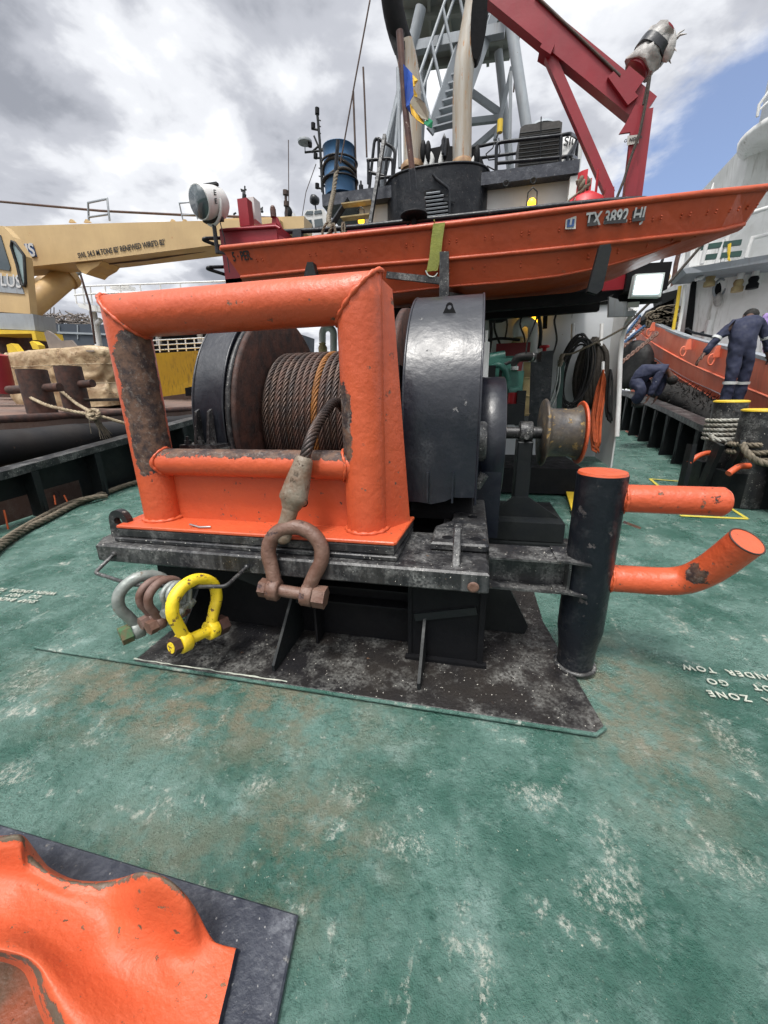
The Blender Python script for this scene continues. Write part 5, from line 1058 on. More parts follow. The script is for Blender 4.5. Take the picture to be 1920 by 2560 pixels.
b = MB(); ptube(b, [(1107, 385), (1107, 350), (1110, 342), (1114, 350), (1112, 390)], 10.0, .03); b.build('siphon', 'black', fn)

# lattice mast with platform
ms = thing('lattice_mast', 'grey lattice mast with big overhead platform and stairs', 'mast', (-1, 13, 5.8))
ZP = at(1050, 176, y=15.0).z
b = MB(); pf = [at(px, py, z=ZP) for px, py in ((1050, 176), (1272, 142), (1300, 42), (1318, -90), (975, -90), (1000, 0))]; slab(b, pf, (0, 0, .35)); b.build('platform', 'grey_under', ms)
b = MB()
for q in (((1010, 120), (1285, 92)), ((1000, 40), (1295, 10)), ((1040, 165), (1275, 135))): b.obox(at(*q[0], z=ZP-.08), at(*q[1], z=ZP-.08), .12, .22)
for px in (1080, 1130, 1220, 1255): b.obox(at(px, 160, z=ZP-.05), at(px-10, -40, z=ZP-.05), .08, .14)
b.build('platform_beams', 'grey_under', ms)
for q, r in ((((945, 480, 12.5), (1052, 20, 12.2)), .13), (((1246, 130, 14.3), (1278, 440, 14.3)), .11), (((1262, -40, 11.8), (1318, 330, 11.6)), .12), (((1050, 10, 14.6), (1010, 150, 14.6)), .13), (((1060, 180, 14.6), (1050, 400, 14.6)), .10)):
    b = MB(); b.cyl(at(q[0][0], q[0][1], y=q[0][2]), at(q[1][0], q[1][1], y=q[1][2]), r, n=14); b.build('leg', 'grey', ms)
for q, r in ((((1120, 190, 14.4), (1260, 290, 14.4)), .09), (((1090, 315, 14.4), (1262, 295, 14.4)), .09), (((1180, 375, 14.4), (1262, 305, 14.4)), .09), (((1040, 120, 12.3), (1262, 75, 12.1)), .12), (((1238, 350, 14), (1280, 170, 14)), .07), (((1274, 410, 13), (1277, 180, 13)), .05)):
    b = MB(); b.obox(at(q[0][0], q[0][1], y=q[0][2]), at(q[1][0], q[1][1], y=q[1][2]), r*1.6, r*1.6); b.build('brace', 'grey', ms)
stt = thing('mast_stairs', 'steep grey grating stairs with handrails climbing to the mast platform', 'stairs', at(1070, 360, y=11.5))
s0, s1 = at(1075, 330, y=11.6), at(1190, 0, y=12.6); b = MB(); wd_ = V(.62, -.1, 0)
for o_ in (V(0, 0, 0), wd_): b.obox(s0+o_, s1+o_, .05, .22)
b.build('stringer', 'grey', stt)
for i in range(15):
    p = s0.lerp(s1, (i+.5)/15); b = MB(); b.add([p, p+wd_, p+wd_+V(.04, .22, .0), p+V(.04, .22, 0), p+V(0, 0, .03), p+wd_+V(0, 0, .03), p+wd_+V(.04, .22, .03), p+V(.04, .22, .03)], [[3, 2, 1, 0], [4, 5, 6, 7], [0, 1, 5, 4], [1, 2, 6, 5], [2, 3, 7, 6], [3, 0, 4, 7]]); b.build('tread', 'grey', stt)
b = MB()
for o_ in (V(-.02, 0, 0),): 
    for h in (.55, 1.0): b.tube([s0+o_+V(-.3, 0, h), s1+o_+V(-.3, 0, h)], .035, 8)
    for f in (.05, .3, .55, .8): p = s0.lerp(s1, f)+o_; b.tube([p, p+V(-.3, 0, 1.0)], .035, 8)
b.build('handrail', 'grey', stt)
for i, q in enumerate((((950, 430), (1010, 185)), ((985, 420), (1002, 200)), ((1000, 420), (995, 170)))): b = MB(); b.cyl(at(*q[0], y=12), at(*q[1], y=12.2), .05, n=8); b.build('rail_pipe', 'grey', ms)
# guard rails on the upper deck
def rail(name, label, lines, y, m='black', r=.032):
    b = MB()
    for q in lines: b.tube(corner([at(p[0], p[1], y=(p[2] if len(p) > 2 else y)) for p in q], .12), r, 8)
    return tag(b.build(name, m), label, 'railing')
rail('guard_rail', 'black guard rail on the upper deck in front of the grey ventilated unit', [[(1240, 447), (1241, 363), (1248, 356), (1400, 339), (1425, 334), (1444, 345, 10.6)], [(1244, 408), (1398, 394), (1428, 390), (1441, 396, 10.6)], [(1399, 428), (1403, 340)], [(1417, 428), (1419, 392)], [(1438, 430, 10.6), (1444, 345, 10.6)], [(1420, 426), (1443, 345, 10.6)], [(1405, 415), (1444, 350, 10.6)]], 9.5)
rail('guard_rail', 'thin black guard rail between the exhaust pipes and the mast leg', [[(1180, 370), (1245, 356)], [(1200, 395), (1300, 382)]], 11)
rail('guard_rail', 'black guard rail and ladder hoops left of the funnel casing', [[(923, 475), (937, 342), (988, 372), (984, 440)], [(917, 401), (975, 396), (982, 402), (981, 440)], [(920, 430), (960, 440)], [(921, 460), (921, 402)], [(946, 480), (947, 345)], [(962, 470), (966, 398)], [(938, 446), (981, 442)]], 9.6)
# ventilated unit, tank, blue drum
ac = thing('condenser_unit', 'dark louvred condenser unit on a white frame on the upper deck', 'condenser unit', at(1350, 435, y=10))
b = MB(); yA = 10.0; pslab(b, [(1294, 423), (1301, 320), (1312, 312), (1398, 301), (1406, 306), (1397, 412)], yA, .9); b.build('casing', 'grille', ac)
b = MB(); 
for k in range(9): ptube(b, [(1299-k*.5, 334+k*10), (1401-k*.9, 320+k*10.4)], yA-.02, .012, 6)
ptube(b, [(1353, 292), (1350, 422)], yA-.03, .012, 6); b.build('louvres', 'black_flat', ac)
b = MB(); b.lathe(at(1355, 306, y=yA+.45), (0, 0, 1), [(.28, -.12), (.24, -.06), (.0, -.03)], 20); b.build('fan_cover', 'grey', ac)
b = MB(); pslab(b, [(1290, 440), (1293, 424), (1404, 412), (1404, 426), (1300, 436)], yA-.05, 1.0); b.build('base_frame', 'white', ac)
b = MB(); c = at(1412, 395, y=11); b.lathe(c+V(0, 0, -.4), (0, 0, 1), [(.33, 0), (.34, .5), (.28, .66), (0, .72)], 24); tank = b.build('white_tank', 'white', None); tag(tank, 'white rounded tank partly hidden behind the condenser unit', 'tank')
lettering('Slu', .22, c+V(.02, -.36, .12), (1, 0, 0), (.1, 0, 1), 'ink', tank, 'lettering', bold=.004)
dr = thing('oil_drum', 'blue steel drum strapped upright on the upper deck edge', 'drum', at(850, 492, y=9.6)); c = at(852, 492, y=9.75); dt = at(845, 372, y=9.75).z-c.z; rd = .335
b = MB(); b.lathe(c, (0, 0, 1), [(rd, 0), (rd, dt*.30), (rd*1.03, dt*.32), (rd, dt*.34), (rd, dt*.64), (rd*1.03, dt*.66), (rd, dt*.68), (rd, dt*.985), (rd*1.04, dt*.99), (rd*1.04, dt), (rd*.98, dt), (rd*.97, dt-.02), (0, dt-.02)], 32); b.build('body', 'blue', dr)
b = MB(); 
for f in (.30, .68): b.tube([c+V((rd+.05)*math.cos(a), (rd+.05)*math.sin(a), dt*f) for a in [2*PI*i/28 for i in range(28)]], .022, 6, closed=True)
b.tube([c+V(-rd-.05, -.05, dt*.7), c+V(-rd-.05, -.05, -.05)], .022, 6); b.build('holding_ring', 'black', dr)
b = MB()
for f in (.57, .36): b.tube([c+V((rd+.015)*math.cos(a), (rd+.015)*math.sin(a), dt*f+.06*math.sin(a*2+f*9)) for a in [2*PI*i/28 for i in range(28)]], .032, 6, closed=True)
tag(b.build('webbing', 'rope_dark'), 'dark webbing strap wound round the blue drum', 'strap')
b = MB(); b.rope([at(844, 415, y=8.6), at(838, 450, y=8.4), at(834, 480, y=8.2), at(826, 520, y=7.6), at(822, 552, y=7.0), at(828, 580, y=6.7)], .045, 3, .3, 7, .04); b.rope([at(820, 555, y=6.62), at(812, 565, y=6.6), at(806, 585, y=6.6), at(815, 592, y=6.6), at(826, 575, y=6.6), at(834, 560, y=6.6), at(840, 588, y=6.6)], .022, 3, .15, 6, .02)
b.rope([at(857, 556, y=6.65), at(855, 570, y=6.63), at(858, 586, y=6.63), at(862, 578, y=6.65), at(860, 556, y=6.68)], .018, 3, .15, 6, .02); tag(b.build('lashing_rope', 'rope'), 'grey rope lashed round the black rail below the blue drum', 'rope')
b = MB(); slab(b, [at(730, 600, y=6.62), at(732, 574, y=6.62), at(752, 572, y=6.62), at(753, 598, y=6.62)], (0, .1, 0)); tag(b.build('hanging_cloth', 'tape'), 'black cloth draped over the rail left of the rope lashing', 'cloth')

# searchlight
sr = thing('searchlight', 'white round searchlight on a yoke with its glass facing left', 'searchlight', at(533, 590, y=5.9)); f_, r__ = at(497, 505, y=5.75), at(552, 508, y=6.1); dd = (r__-f_).normalized(); Ls = (r__-f_).length; rs_ = .205
b = MB(); b.lathe(f_, dd, [(rs_*.96, .0), (rs_, 0), (rs_*1.02, .02), (rs_, .04), (rs_, Ls*.75), (rs_*.93, Ls*.95), (rs_*.7, Ls*1.08), (0, Ls*1.12)], 36); b.build('drum', 'white', sr)
b = MB(); b.lathe(f_-dd*.004, dd, [(0, -.004), (rs_*.93, 0), (rs_*.93, .003)], 36); b.build('glass', 'glass', sr)
mid = f_.lerp(r__, .55); perp = dd.cross(V(0, 0, 1)).normalized(); b = MB(); b.tube([mid+perp*s_*rs_*1.08*math.cos(a)+V(0, 0, -rs_*1.35*math.sin(a)) for s_ in (1,) for a in [PI*i/20 for i in range(21)]], .022, 8); b.build('yoke', 'white', sr)
b = MB(); b.cyl(mid+V(0, 0, -rs_*1.35), mid+V(0, 0, -rs_*1.35-.36), .03, n=10); b.tube([mid+V(.1, 0, -rs_*1.1), mid+V(.14, 0, -.45), mid+V(.16, .0, -.9)], .007, 6); b.obox(mid+V(0, 0, -rs_*1.35-.34), mid+V(.35, .2, -rs_*1.35-.36), .04, .04); b.build('mount', 'black', sr)
b = MB(); onbox(b, mid+V(0, 0, rs_*1.03), (.28, .06, .03)); onbox(b, mid+V(0, 0, -rs_*1.03), (.3, .08, .05)); b.build('bracket', 'ink', sr)
sidev = -perp if perp.y > 0 else perp
for dt_ in (0, .1): lettering('E', .09, f_+dd*(.13)+sidev*(rs_+.006)+V(0, 0, -.035+dt_), dd, (0, 0, 1), 'ink', sr, 'lettering', bold=.002)

# flagstaff, flag and stern light
fl = thing('flagstaff', 'worn dark wooden flagstaff standing in front of the exhaust pipes', 'flagstaff', at(1036, 540, y=6.75)); b = MB(); b.tube([at(1038, 560, y=6.75), at(1030, 420, y=6.72), at(1012, 260, y=6.7), at(999, 78, y=6.66)], [.035, .042, .045, .048], 14); b.build('pole', 'wood_dark', fl)
b = MB(); c = at(1036, 480, y=6.68); pts = [(1009, 534), (1009, 492), (1016, 480), (1028, 475), (1048, 475), (1058, 482), (1062, 494), (1062, 534)]; pslab(b, pts, 6.55, .14); b.cyl(at(1030, 425, y=6.68), at(1035, 480, y=6.68), .05, n=12); b.build('light_shield', 'black', fl)
b = MB(); c = at(1035, 536, y=6.6); b.lathe(c+V(0, 0, -.02), (0, 0, 1), [(.11, -.03), (.2, .0), (.19, .02), (.1, .03)], 24); b.cyl(c+V(0, 0, -.3), c, .035, n=10); b.build('stern_light', 'black_dark', fl)
fg = thing('flag', 'tattered blue, yellow and green flag tied to the wooden flagstaff', 'flag', at(1020, 250, y=6.7))
def cloth_(pxs, m, y=6.62):
    b = MB(); c = [at(px, py, y=y+.05*math.sin(px*.35+py*.06)) for px, py in pxs]; slab(b, c, (0, .012, 0)); b.build('cloth_strip', m, fg)
cloth_([(1008, 160), (1020, 172), (1031, 184), (1032, 215), (1035, 235), (1026, 250), (1024, 262), (1030, 290), (1015, 266), (1012, 230)], 'flag_blue')
cloth_([(1031, 186), (1045, 200), (1036, 203), (1038, 214), (1033, 216)], 'flag_yellow'); cloth_([(1033, 219), (1043, 236), (1043, 243), (1034, 240)], 'flag_yellow'); cloth_([(1024, 256), (1031, 268), (1040, 282), (1052, 296), (1063, 306), (1058, 310), (1040, 298), (1028, 284)], 'flag_yellow')
cloth_([(1034, 240), (1050, 247), (1062, 258), (1072, 280), (1070, 300), (1055, 296), (1040, 278), (1026, 258)], 'flag_grey'); cloth_([(1070, 294), (1082, 302), (1080, 320), (1068, 315), (1059, 308)], 'flag_green')

# red davit
dv = thing('red_davit', 'maroon steel davit with long boom, strut and column behind the skiff', 'davit', at(1590, 500, y=7.2)); YD = 7.2
b = MB(); b.obox(at(1575, 530, y=YD), at(1605, 285, y=YD), .20, .20, (0, 1, 0)); b.build('column', 'red', dv)
b = MB(); slab(b, [at(px, py, y=YD-.16) for px, py in ((1552, 492), (1562, 490), (1576, 330), (1548, 334), (1566, 305), (1588, 262), (1616, 262), (1610, 310), (1603, 320), (1596, 330), (1592, 415), (1600, 412), (1590, 488), (1580, 500))], (0, .03, 0)); slab(b, [at(px, py, y=YD+.14) for px, py in ((1548, 334), (1566, 305), (1588, 262), (1616, 262), (1610, 310), (1560, 330))], (0, .03, 0)); b.build('column_flange', 'red', dv)
b = MB(); b.obox(at(1238, -22, y=YD), at(1612, 284, y=YD), .31, .17, (0, 1, 0)); b.build('boom', 'red', dv)
b = MB(); b.obox(at(1362, 118, y=YD), at(1524, 488, y=YD), .12, .10, (0, 1, 0)); b.build('strut', 'red', dv)
for q_, dy_, t_ in ((((1350, 118), (1364, 90), (1388, 108), (1376, 135)), -.14, .24), (((1510, 500), (1516, 470), (1536, 466), (1536, 500)), -.12, .2), (((1520, 192), (1534, 178), (1550, 195), (1573, 164), (1612, 196), (1588, 230), (1596, 240), (1570, 262)), -.14, .26)):
    b = MB(); slab(b, [at(px, py, y=YD+dy_) for px, py in q_], (0, t_, 0)); b.build('gusset_plate', 'red', dv)
b = MB(); q0, q1 = at(1590, 180, y=YD), at(1662, 82, y=YD); b.tube(resample([q0, q0.lerp(q1, .35), q0.lerp(q1, .65), q1], .05), .15, 20); b.build('boom_head', 'red', dv)
b = MB(); b.tube(resample([q0.lerp(q1, .08), q0.lerp(q1, .35), q0.lerp(q1, .62), q0.lerp(q1, .88)], .03), [.24]*1+[.245]*200 if 0 else .19, 26).jitter(.05, 7).jitter(.03, 19); b.build('plastic_wrap', 'wrap', dv)
b = MB(); b.tube([q0.lerp(q1, .42), q0.lerp(q1, .62)], .215, 26).jitter(.02, 6); b.build('tape_band', 'tape', dv)
b = MB()
for i in range(9): a = q0.lerp(q1, random.uniform(.3, .7))+V(.16, -.1, -.06); e_ = a+V(random.uniform(.05, .18), random.uniform(-.1, .1), random.uniform(-.12, .14)); b.tube([a, a.lerp(e_, .5)+V(0, 0, .03), e_], [.02, .014, .004], 5)
b.ball(at(1672, 115, y=YD-.1), .12, 10, (.7, .6, 1.4)); b.build('loose_wrap_end', 'wrap', dv)
b = MB(); slab(b, [at(px, py, y=YD-.175) for px, py in ((1569, 340), (1597, 337), (1596, 358), (1567, 364))], (0, -.006, 0)); st1 = b.build('sticker', 'pale_sign', dv)
lettering('Q FUGRO', .045, at(1583, 348, y=YD-.186), (1, 0, -.05), (0, 0, 1), 'ink', st1, 'lettering', bold=.001) if False else lettering('G  NOSER', .05, at(1583, 348, y=YD-.186), (1, 0, .08), (0, 0, 1), 'ink', st1, 'lettering', bold=.001)
b = MB(); ptube(b, [(1340, -10), (1550, 190)], YD-.1, .018); tag(b.build('davit_wire', 'wire'), 'taut steel wire running above the maroon davit boom', 'steel wire')
b = MB(); ptube(b, [(1625, 190), (1618, 240), (1600, 330), (1575, 400), (1560, 450), (1540, 500)], YD-.25, .018); ptube(b, [(1622, 195), (1608, 262)], YD-.22, .015); tag(b.build('davit_rope', 'rope_dark'), 'dark rope running down the maroon davit column', 'rope')
# propane tank and tied rope
pt_ = thing('gas_cylinder', 'red gas cylinder with collar standing behind the skiff', 'gas cylinder', at(1460, 540, y=7.0)); c = at(1460, 512, y=7.0)
b = MB(); b.lathe(c+V(0, 0, -1.2), (0, 0, 1), [(.25, 0), (.28, .04), (.28, 1.1), (.24, 1.24), (.12, 1.32), (0, 1.33)], 28); b.build('body', 'red_bright', pt_)
b = MB()
for a0 in (-2.7, -.9, .9): b.add([c+V(.15*math.cos(a0+i*.12), .15*math.sin(a0+i*.12), h) for h in (.06, .36) for i in range(9)], [[i, i+1, 10+i, 9+i] for i in range(8)])
b.build('collar', 'red_bright', pt_)
b = MB(); b.rope([at(1452, 486, y=6.9), at(1456, 470, y=6.88), at(1450, 448, y=6.9)], .06, 3, .2, 6, .03); b.rope([at(1462, 475, y=6.9), at(1470, 455, y=6.9), at(1462, 448, y=6.9)], .05, 3, .2, 6, .03); b.tube([at(1448, 480, y=6.85), at(1425, 498, y=6.8), at(1408, 520, y=6.7)], .012, 5); b.tube([at(1440, 490, y=6.85), at(1432, 520, y=6.7)], .01, 5); tag(b.build('tied_line', 'rope'), 'bundle of grey line tied to the red gas cylinder', 'rope')
def caged_lamp(px, py, y, r, label):
    t = thing('caged_lamp', label, 'lamp', at(px, py, y=y), 'lit amber lamps'); c = at(px, py, y=y); b = MB(); b.lathe(c+V(0, 0, -r), (0, 0, 1), [(r*.5, 0), (r, .3*r), (r*1.0, r*1.6), (r*.6, r*2.2), (0, r*2.3)], 16); b.build('lamp_glass', 'lamp_amber', t)
    b = MB(); b.tube([c+V(-r*1.3, -.01, -r*1.2), c+V(-r*1.1, -.01, r*2.6), c+V(0, -.01, r*3.6), c+V(r*1.1, -.01, r*2.6), c+V(r*1.3, -.01, -r*1.2)], r*.16, 6); b.build('guard_wire', 'black', t)
caged_lamp(1329, 511, 9.3, .075, 'lit amber caged lamp on the white wall right of the funnel'); caged_lamp(903, 550, 9.3, .065, 'lit amber lamp on the white wall behind the ladder'); caged_lamp(1331, 800, 9.25, .10, 'lit amber lamp above the white gooseneck pipe under the upper deck')

# floodlight
fd = thing('floodlight', 'lit rectangular floodlight under the right end of the skiff', 'floodlight', at(1620, 715, y=5.95)); Yf = 5.95
qq = [(1589, 685), (1663, 681), (1652, 742), (1577, 742)]
b = MB(); pslab(b, qq, Yf, .10); b.build('casing', 'flood_rim', fd)
b = MB(); pslab(b, [(1594, 690), (1656, 687), (1647, 734), (1584, 735)], Yf-.012, .01); b.build('lens', 'flood', fd)
b = MB(); slab(b, [at(px, py, y=6.1) for px, py in ((1521, 792), (1523, 742), (1545, 748), (1548, 754), (1568, 754), (1570, 778), (1588, 776), (1588, 790))], (0, .05, 0)); b.build('bracket', 'grey', fd)
b = MB(); onbox(b, at(1583, 762, y=6.08), (.13, .03, .06)); b.build('junction_tag', 'pale_sign', fd)
b = MB(); ptube(b, [(1520, 745), (1530, 738), (1520, 752), (1490, 758), (1470, 756)], 6.3, .010); tag(b.build('lamp_cable', 'rubber'), 'black cable looping from the floodlight bracket', 'cable')

# ================================================================ UNDER THE BOAT DECK
def goose(px0, px1, pyt, pyb, y, r, label, cap=True):
    t = thing('gooseneck_vent', label, 'vent pipe', at(px1, pyb, y=y), 'white gooseneck vents'); a, c = at(px0, pyt+20, y=y), at(px1, pyt+20, y=y); R2 = (c-a).length/2; m_ = (a+c)/2
    b = MB(); b.tube([at(px0, pyt+40, y=y)]+[m_+V(-R2*math.cos(t2), 0, R2*math.sin(t2)) for t2 in [PI*i/14 for i in range(15)]]+[at(px1, pyb, y=y)], r, 14); b.build('pipe', 'white', t)
    b = MB(); e_ = at(px0, pyt+42, y=y); b.lathe(e_, (0, 0, -1), [(r*1.1, 0), (r*.9, .04), (r*1.3, .1), (r*1.25, .3), (r*.7, .36)], 14); b.build('outlet', 'wood', t)
goose(1294, 1332, 803, 885, 9.2, .10, 'white gooseneck vent pipe on the back wall above the engine'); goose(806, 834, 815, 885, 9.2, .08, 'white gooseneck vent seen through the orange frame')
en = thing('engine', 'green diesel engine with red filter and dark radiator behind the winch', 'engine', (1.0, 7.2, .3))
b = MB(); yE = 7.0
onbox(b, at(1245, 935, y=yE), (.5, .9, .42)); onbox(b, at(1275, 955, y=yE-.3), (.36, .3, .30)); onbox(b, at(1280, 905, y=yE), (.25, .3, .16)); b.cyl(at(1225, 900, y=yE-.3), at(1262, 893, y=yE-.3), .10, n=14); b.cyl(at(1270, 980, y=yE-.5), at(1300, 978, y=yE-.5), .07, n=12); onbox(b, at(1240, 1000, y=yE), (.45, .8, .5)); b.tube(resample([at(1225, 925, y=yE-.5), at(1245, 912, y=yE-.55), at(1262, 925, y=yE-.55), at(1268, 950, y=yE-.5)], .04), .045, 8); onbox(b, at(1290, 945, y=yE-.2), (.14, .2, .2)); b.jitter(.012, 14); b.build('block', 'engine_green', en)
b = MB(); onbox(b, at(1281, 882, y=yE+.4), (.55, .1, .30)); b.build('red_guard', 'red', en); b = MB(); b.obox(at(1300, 905, y=yE-.4), at(1290, 960, y=yE-.4), .08, .08); b.build('red_cover', 'red', en)
b = MB(); c = at(1283, 1002, y=yE-.55); b.cyl(c+V(0, 0, -.15), c+V(0, 0, .12), .085, n=18); b.build('oil_filter', 'red_bright', en)
b = MB(); b.tube(resample([at(1282, 912, y=yE-.4), at(1294, 895, y=yE-.45), at(1318, 891, y=yE-.45), at(1335, 894, y=yE-.4)], .04), .06, 12); b.tube(resample([at(1250, 950, y=yE-.5), at(1255, 918, y=yE-.55), at(1275, 905, y=yE-.5)], .04), .025, 8); b.build('coolant_hose', 'rubber', en)
b = MB(); c = at(1330, 893, y=yE-.41); b.cyl(c-V(.02, 0, 0), c+V(.02, 0, 0), .068, n=14); c = at(1286, 925, y=yE-.5); b.cyl(c, c+V(0, 0, .05), .06, n=14); b.build('hose_clamp', 'steel', en)
b = MB(); pslab(b, [(1320, 1065), (1326, 905), (1352, 905), (1345, 1065)], 6.7, .8); pslab(b, [(1340, 1070), (1354, 878), (1384, 876), (1372, 1060)], 6.75, .5); b.build('radiator', 'black', en)
b = MB(); 
for k in range(7): ptube(b, [(1306+k*2.5, 1040), (1310+k*2.5, 905)], 6.65, .008, 5)
for py in (945, 990, 1035): ptube(b, [(1303, py), (1324, py)], 6.64, .008, 5)
b.build('fan_guard', 'wood', en)
b = MB(); c = at(1361, 874, y=6.9); b.lathe(c, (0, 0, 1), [(.03, -.05), (.03, .02), (.075, .03), (.07, .06), (0, .06)], 16); b.build('filler_cap', 'red_bright', en)
b = MB(); b.box((.35, 6.3, .15), (1.7, 7.7, .55)); b.build('engine_bed', 'black_dark', en)
b = MB(); c = at(1213, 900, y=5.2); b.cyl(c+V(0, 0, -.24), c+V(0, 0, .20), .045, n=16); b.cyl(c+V(0, 0, .2), c+V(0, 0, .33), .018, n=8); tag(b.build('extinguisher', 'white_old'), 'dirty pale cylinder standing just right of the brake housing', 'cylinder')
b = MB()
for q, r in (([(1222, 770), (1228, 830), (1222, 880)], .03), ([(1240, 775), (1236, 820), (1250, 860)], .018), ([(1262, 780), (1268, 812), (1262, 850)], .015), ([(1308, 905), (1312, 850), (1300, 810), (1310, 780)], .014), ([(1345, 780), (1352, 830), (1348, 872)], .03), ([(1212, 852), (1250, 846), (1300, 850)], .022), ([(1380, 890), (1392, 850), (1386, 800), (1396, 775)], .016)): b.tube(resample([at(px, py, y=7.4) for px, py in q], .06), r, 8)
tag(b.build('hydraulic_pipes', 'rubber'), 'dark hydraulic pipes and hoses running above the green engine', 'pipes')
b = MB(); onbox(b, at(1225, 960, y=6.2), (.12, .3, .5)); onbox(b, at(1262, 1035, y=6.1), (.5, .4, .28)); onbox(b, at(1300, 1020, y=6.3), (.12, .2, .5)); b.jitter(.01, 9); b.build('pump_housing', 'black_flat', en)
# pegs with hoses and ropes on the back wall
def peg(px, py0, py1, label):
    b = MB(); b.cyl(at(px, py0, y=9.1), at(px-3, py1, y=9.0), .035, n=10); tag(b.build('hanging_peg', 'white'), label, 'peg', 'pegs on the back wall')
peg(1433, 810, 866, 'white slanted peg with the black hose loops'); peg(1505, 810, 866, 'white slanted peg with the dark rope bundle'); 
b = MB(); b.tube([at(1508, 905, y=8.9), at(1507, 925, y=8.85), at(1509, 935, y=8.8)], .03, 8); tag(b.build('cord_hook', 'white'), 'small white hook with the orange cords', 'hook')
def bundle(name, m, label, cat, px, pt, pb, w, n, y, r, rope=False, seed=1, yb=None, sk_=0):
    random.seed(seed); b = MB()
    for i in range(n):
        o = random.uniform(-1, 1); lo = pb+random.uniform(-18, 6); y_ = y-random.uniform(0, .15); top_ = (px+random.uniform(-.12, .12)*w, pt+random.uniform(-6, 6)); mx_ = px+o*w+sk_
        yl = (yb or y_)
        q = [at(*top_, y=y_), at(px+o*w*.8+sk_*.3, pt+(lo-pt)*.2, y=y_), at(mx_, pt+(lo-pt)*.65, y=(y_+yl)/2), at(px+o*w*.75+sk_, lo, y=yl), at(px+o*w*.4+4+sk_, lo+5, y=yl), at(px+o*w*.5+sk_*.8, pt+(lo-pt)*.5, y=y_)]
        b.tube(resample(q, .1), r, 6)
    return tag(b.build(name, m), label, cat)
b = MB(); random.seed(5)
for i in range(15):
    c = at(1432+random.uniform(-5, 6), 935+random.uniform(-6, 12), y=9.1-.02*i); ra, rb_ = .25+random.uniform(-.06, .04), .68+random.uniform(-.1, .05); b.tube([c+V(ra*math.cos(a)+.05*math.sin(a), -.02*i, rb_*math.sin(a)) for a in [2*PI*k/30 for k in range(30)]], .016, 6, closed=True)
tag(b.build('black_hose', 'rubber'), 'loops of black hose hanging on the back wall', 'hose')
bundle('dark_rope', 'rope_dark', 'thick bundle of dark rope hanging on the back wall', 'rope', 1488, 848, 1012, 42, 38, 9.15, .035, seed=3, sk_=-14)
bundle('orange_cord', 'rope_orange', 'bundle of orange cord hanging down to the deck', 'cord', 1508, 930, 1120, 15, 18, 8.8, .014, seed=8, yb=8.3, sk_=-18)
bundle('black_cable', 'rubber', 'bundle of black cables hanging beside the orange cord', 'cable', 1526, 928, 1045, 9, 9, 8.7, .018, seed=4, sk_=-4)
b = MB(); b.tube(resample([at(1400, 905, y=8.2), at(1398, 960, y=8.1), at(1385, 1005, y=8), at(1372, 1030, y=7.9)], .06), .018, 6); b.tube(resample([at(1396, 900, y=8.2), at(1392, 950, y=8.1), at(1378, 1000, y=8), at(1366, 1022, y=7.9)], .06), .018, 6); tag(b.build('grey_hose', 'galv'), 'pair of pale grey hoses hanging behind the yellow drum', 'hose')
b = MB(); pslab(b, [(1392, 1025), (1398, 905), (1412, 905), (1404, 1020)], 8.3, .05); tag(b.build('green_post', 'teal_door'), 'dark green post between the grey hoses and the black hose loops', 'post')
b = MB(); b.rope([at(1408, 905, y=8.0), at(1404, 888, y=8.0), at(1430, 884, y=8.0), at(1470, 866, y=8.0), at(1520, 842, y=8.0), at(1562, 818, y=8.0)], .02, 3, .12, 6, .03); b.rope([at(1406, 886, y=7.97), at(1402, 900, y=7.95), at(1400, 915, y=7.95)], .045, 3, .2, 6, .03); tag(b.build('tied_line', 'rope'), 'thin grey line stretched from the green post to the wing wall', 'rope')
b = MB(); ptube(b, [(1358, 725), (1340, 800), (1318, 855), (1315, 880)], 6.5, .012); ptube(b, [(1433, 745), (1430, 790), (1434, 745)], 7.5, .012); ptube(b, [(1250, 768), (1310, 752), (1400, 742), (1500, 724)], 6.3, .008); tag(b.build('hanging_wires', 'rubber'), 'thin black wires hanging below the boat deck', 'wires')
b = MB(); b.tube(resample([at(1212, 780, y=7.5), at(1235, 797, y=7.5), at(1258, 795, y=7.5), at(1262, 780, y=7.5)], .04), .06, 8); b.obox(at(1270, 785, y=7.5), at(1306, 776, y=7.5), .08, .1); b.jitter(.02, 12); tag(b.build('pipe_cluster', 'rubber'), 'dark pipes and fittings clustered under the boat deck', 'pipes')
for i, (px, py, y, l) in enumerate(((1272, 733, 6.3, 'pale tag under the boat deck, left one'), (1378, 727, 6.3, 'pale tag under the boat deck, right one'))): b = MB(); onbox(b, at(px, py, y=y), (.12 if i == 0 else .06, .01, .04 if i == 0 else .08)); tag(b.build('small_tag', 'pale_sign'), l, 'tag')
b = MB(); p0 = dpx(1420, 1220); p1 = dpx(1440, 1290); b.obox(p0+V(0, 0, .05), p1+V(0, 0, .09), .14, .03); tag(b.build('yellow_plank', 'yellow'), 'short yellow painted plank on the deck left of the guide post', 'plank')
b = MB(); p0 = at(1345, 1335, z=.03); p1 = at(1358, 1355, z=.03); b.obox(p0, p1, .04, .02); tag(b.build('wood_chip', 'wood'), 'small sliver of wood lying behind the tie beam', 'wood sliver')
# grey-green box edge in the deck right of the winch bed
b = MB(); b.box((.14, 3.4, .02), (1.25, 4.6, .035)); tag(b.build('deck_pad', 'doubler'), 'dark worn deck pad under the gypsy head stand', 'deck plate')

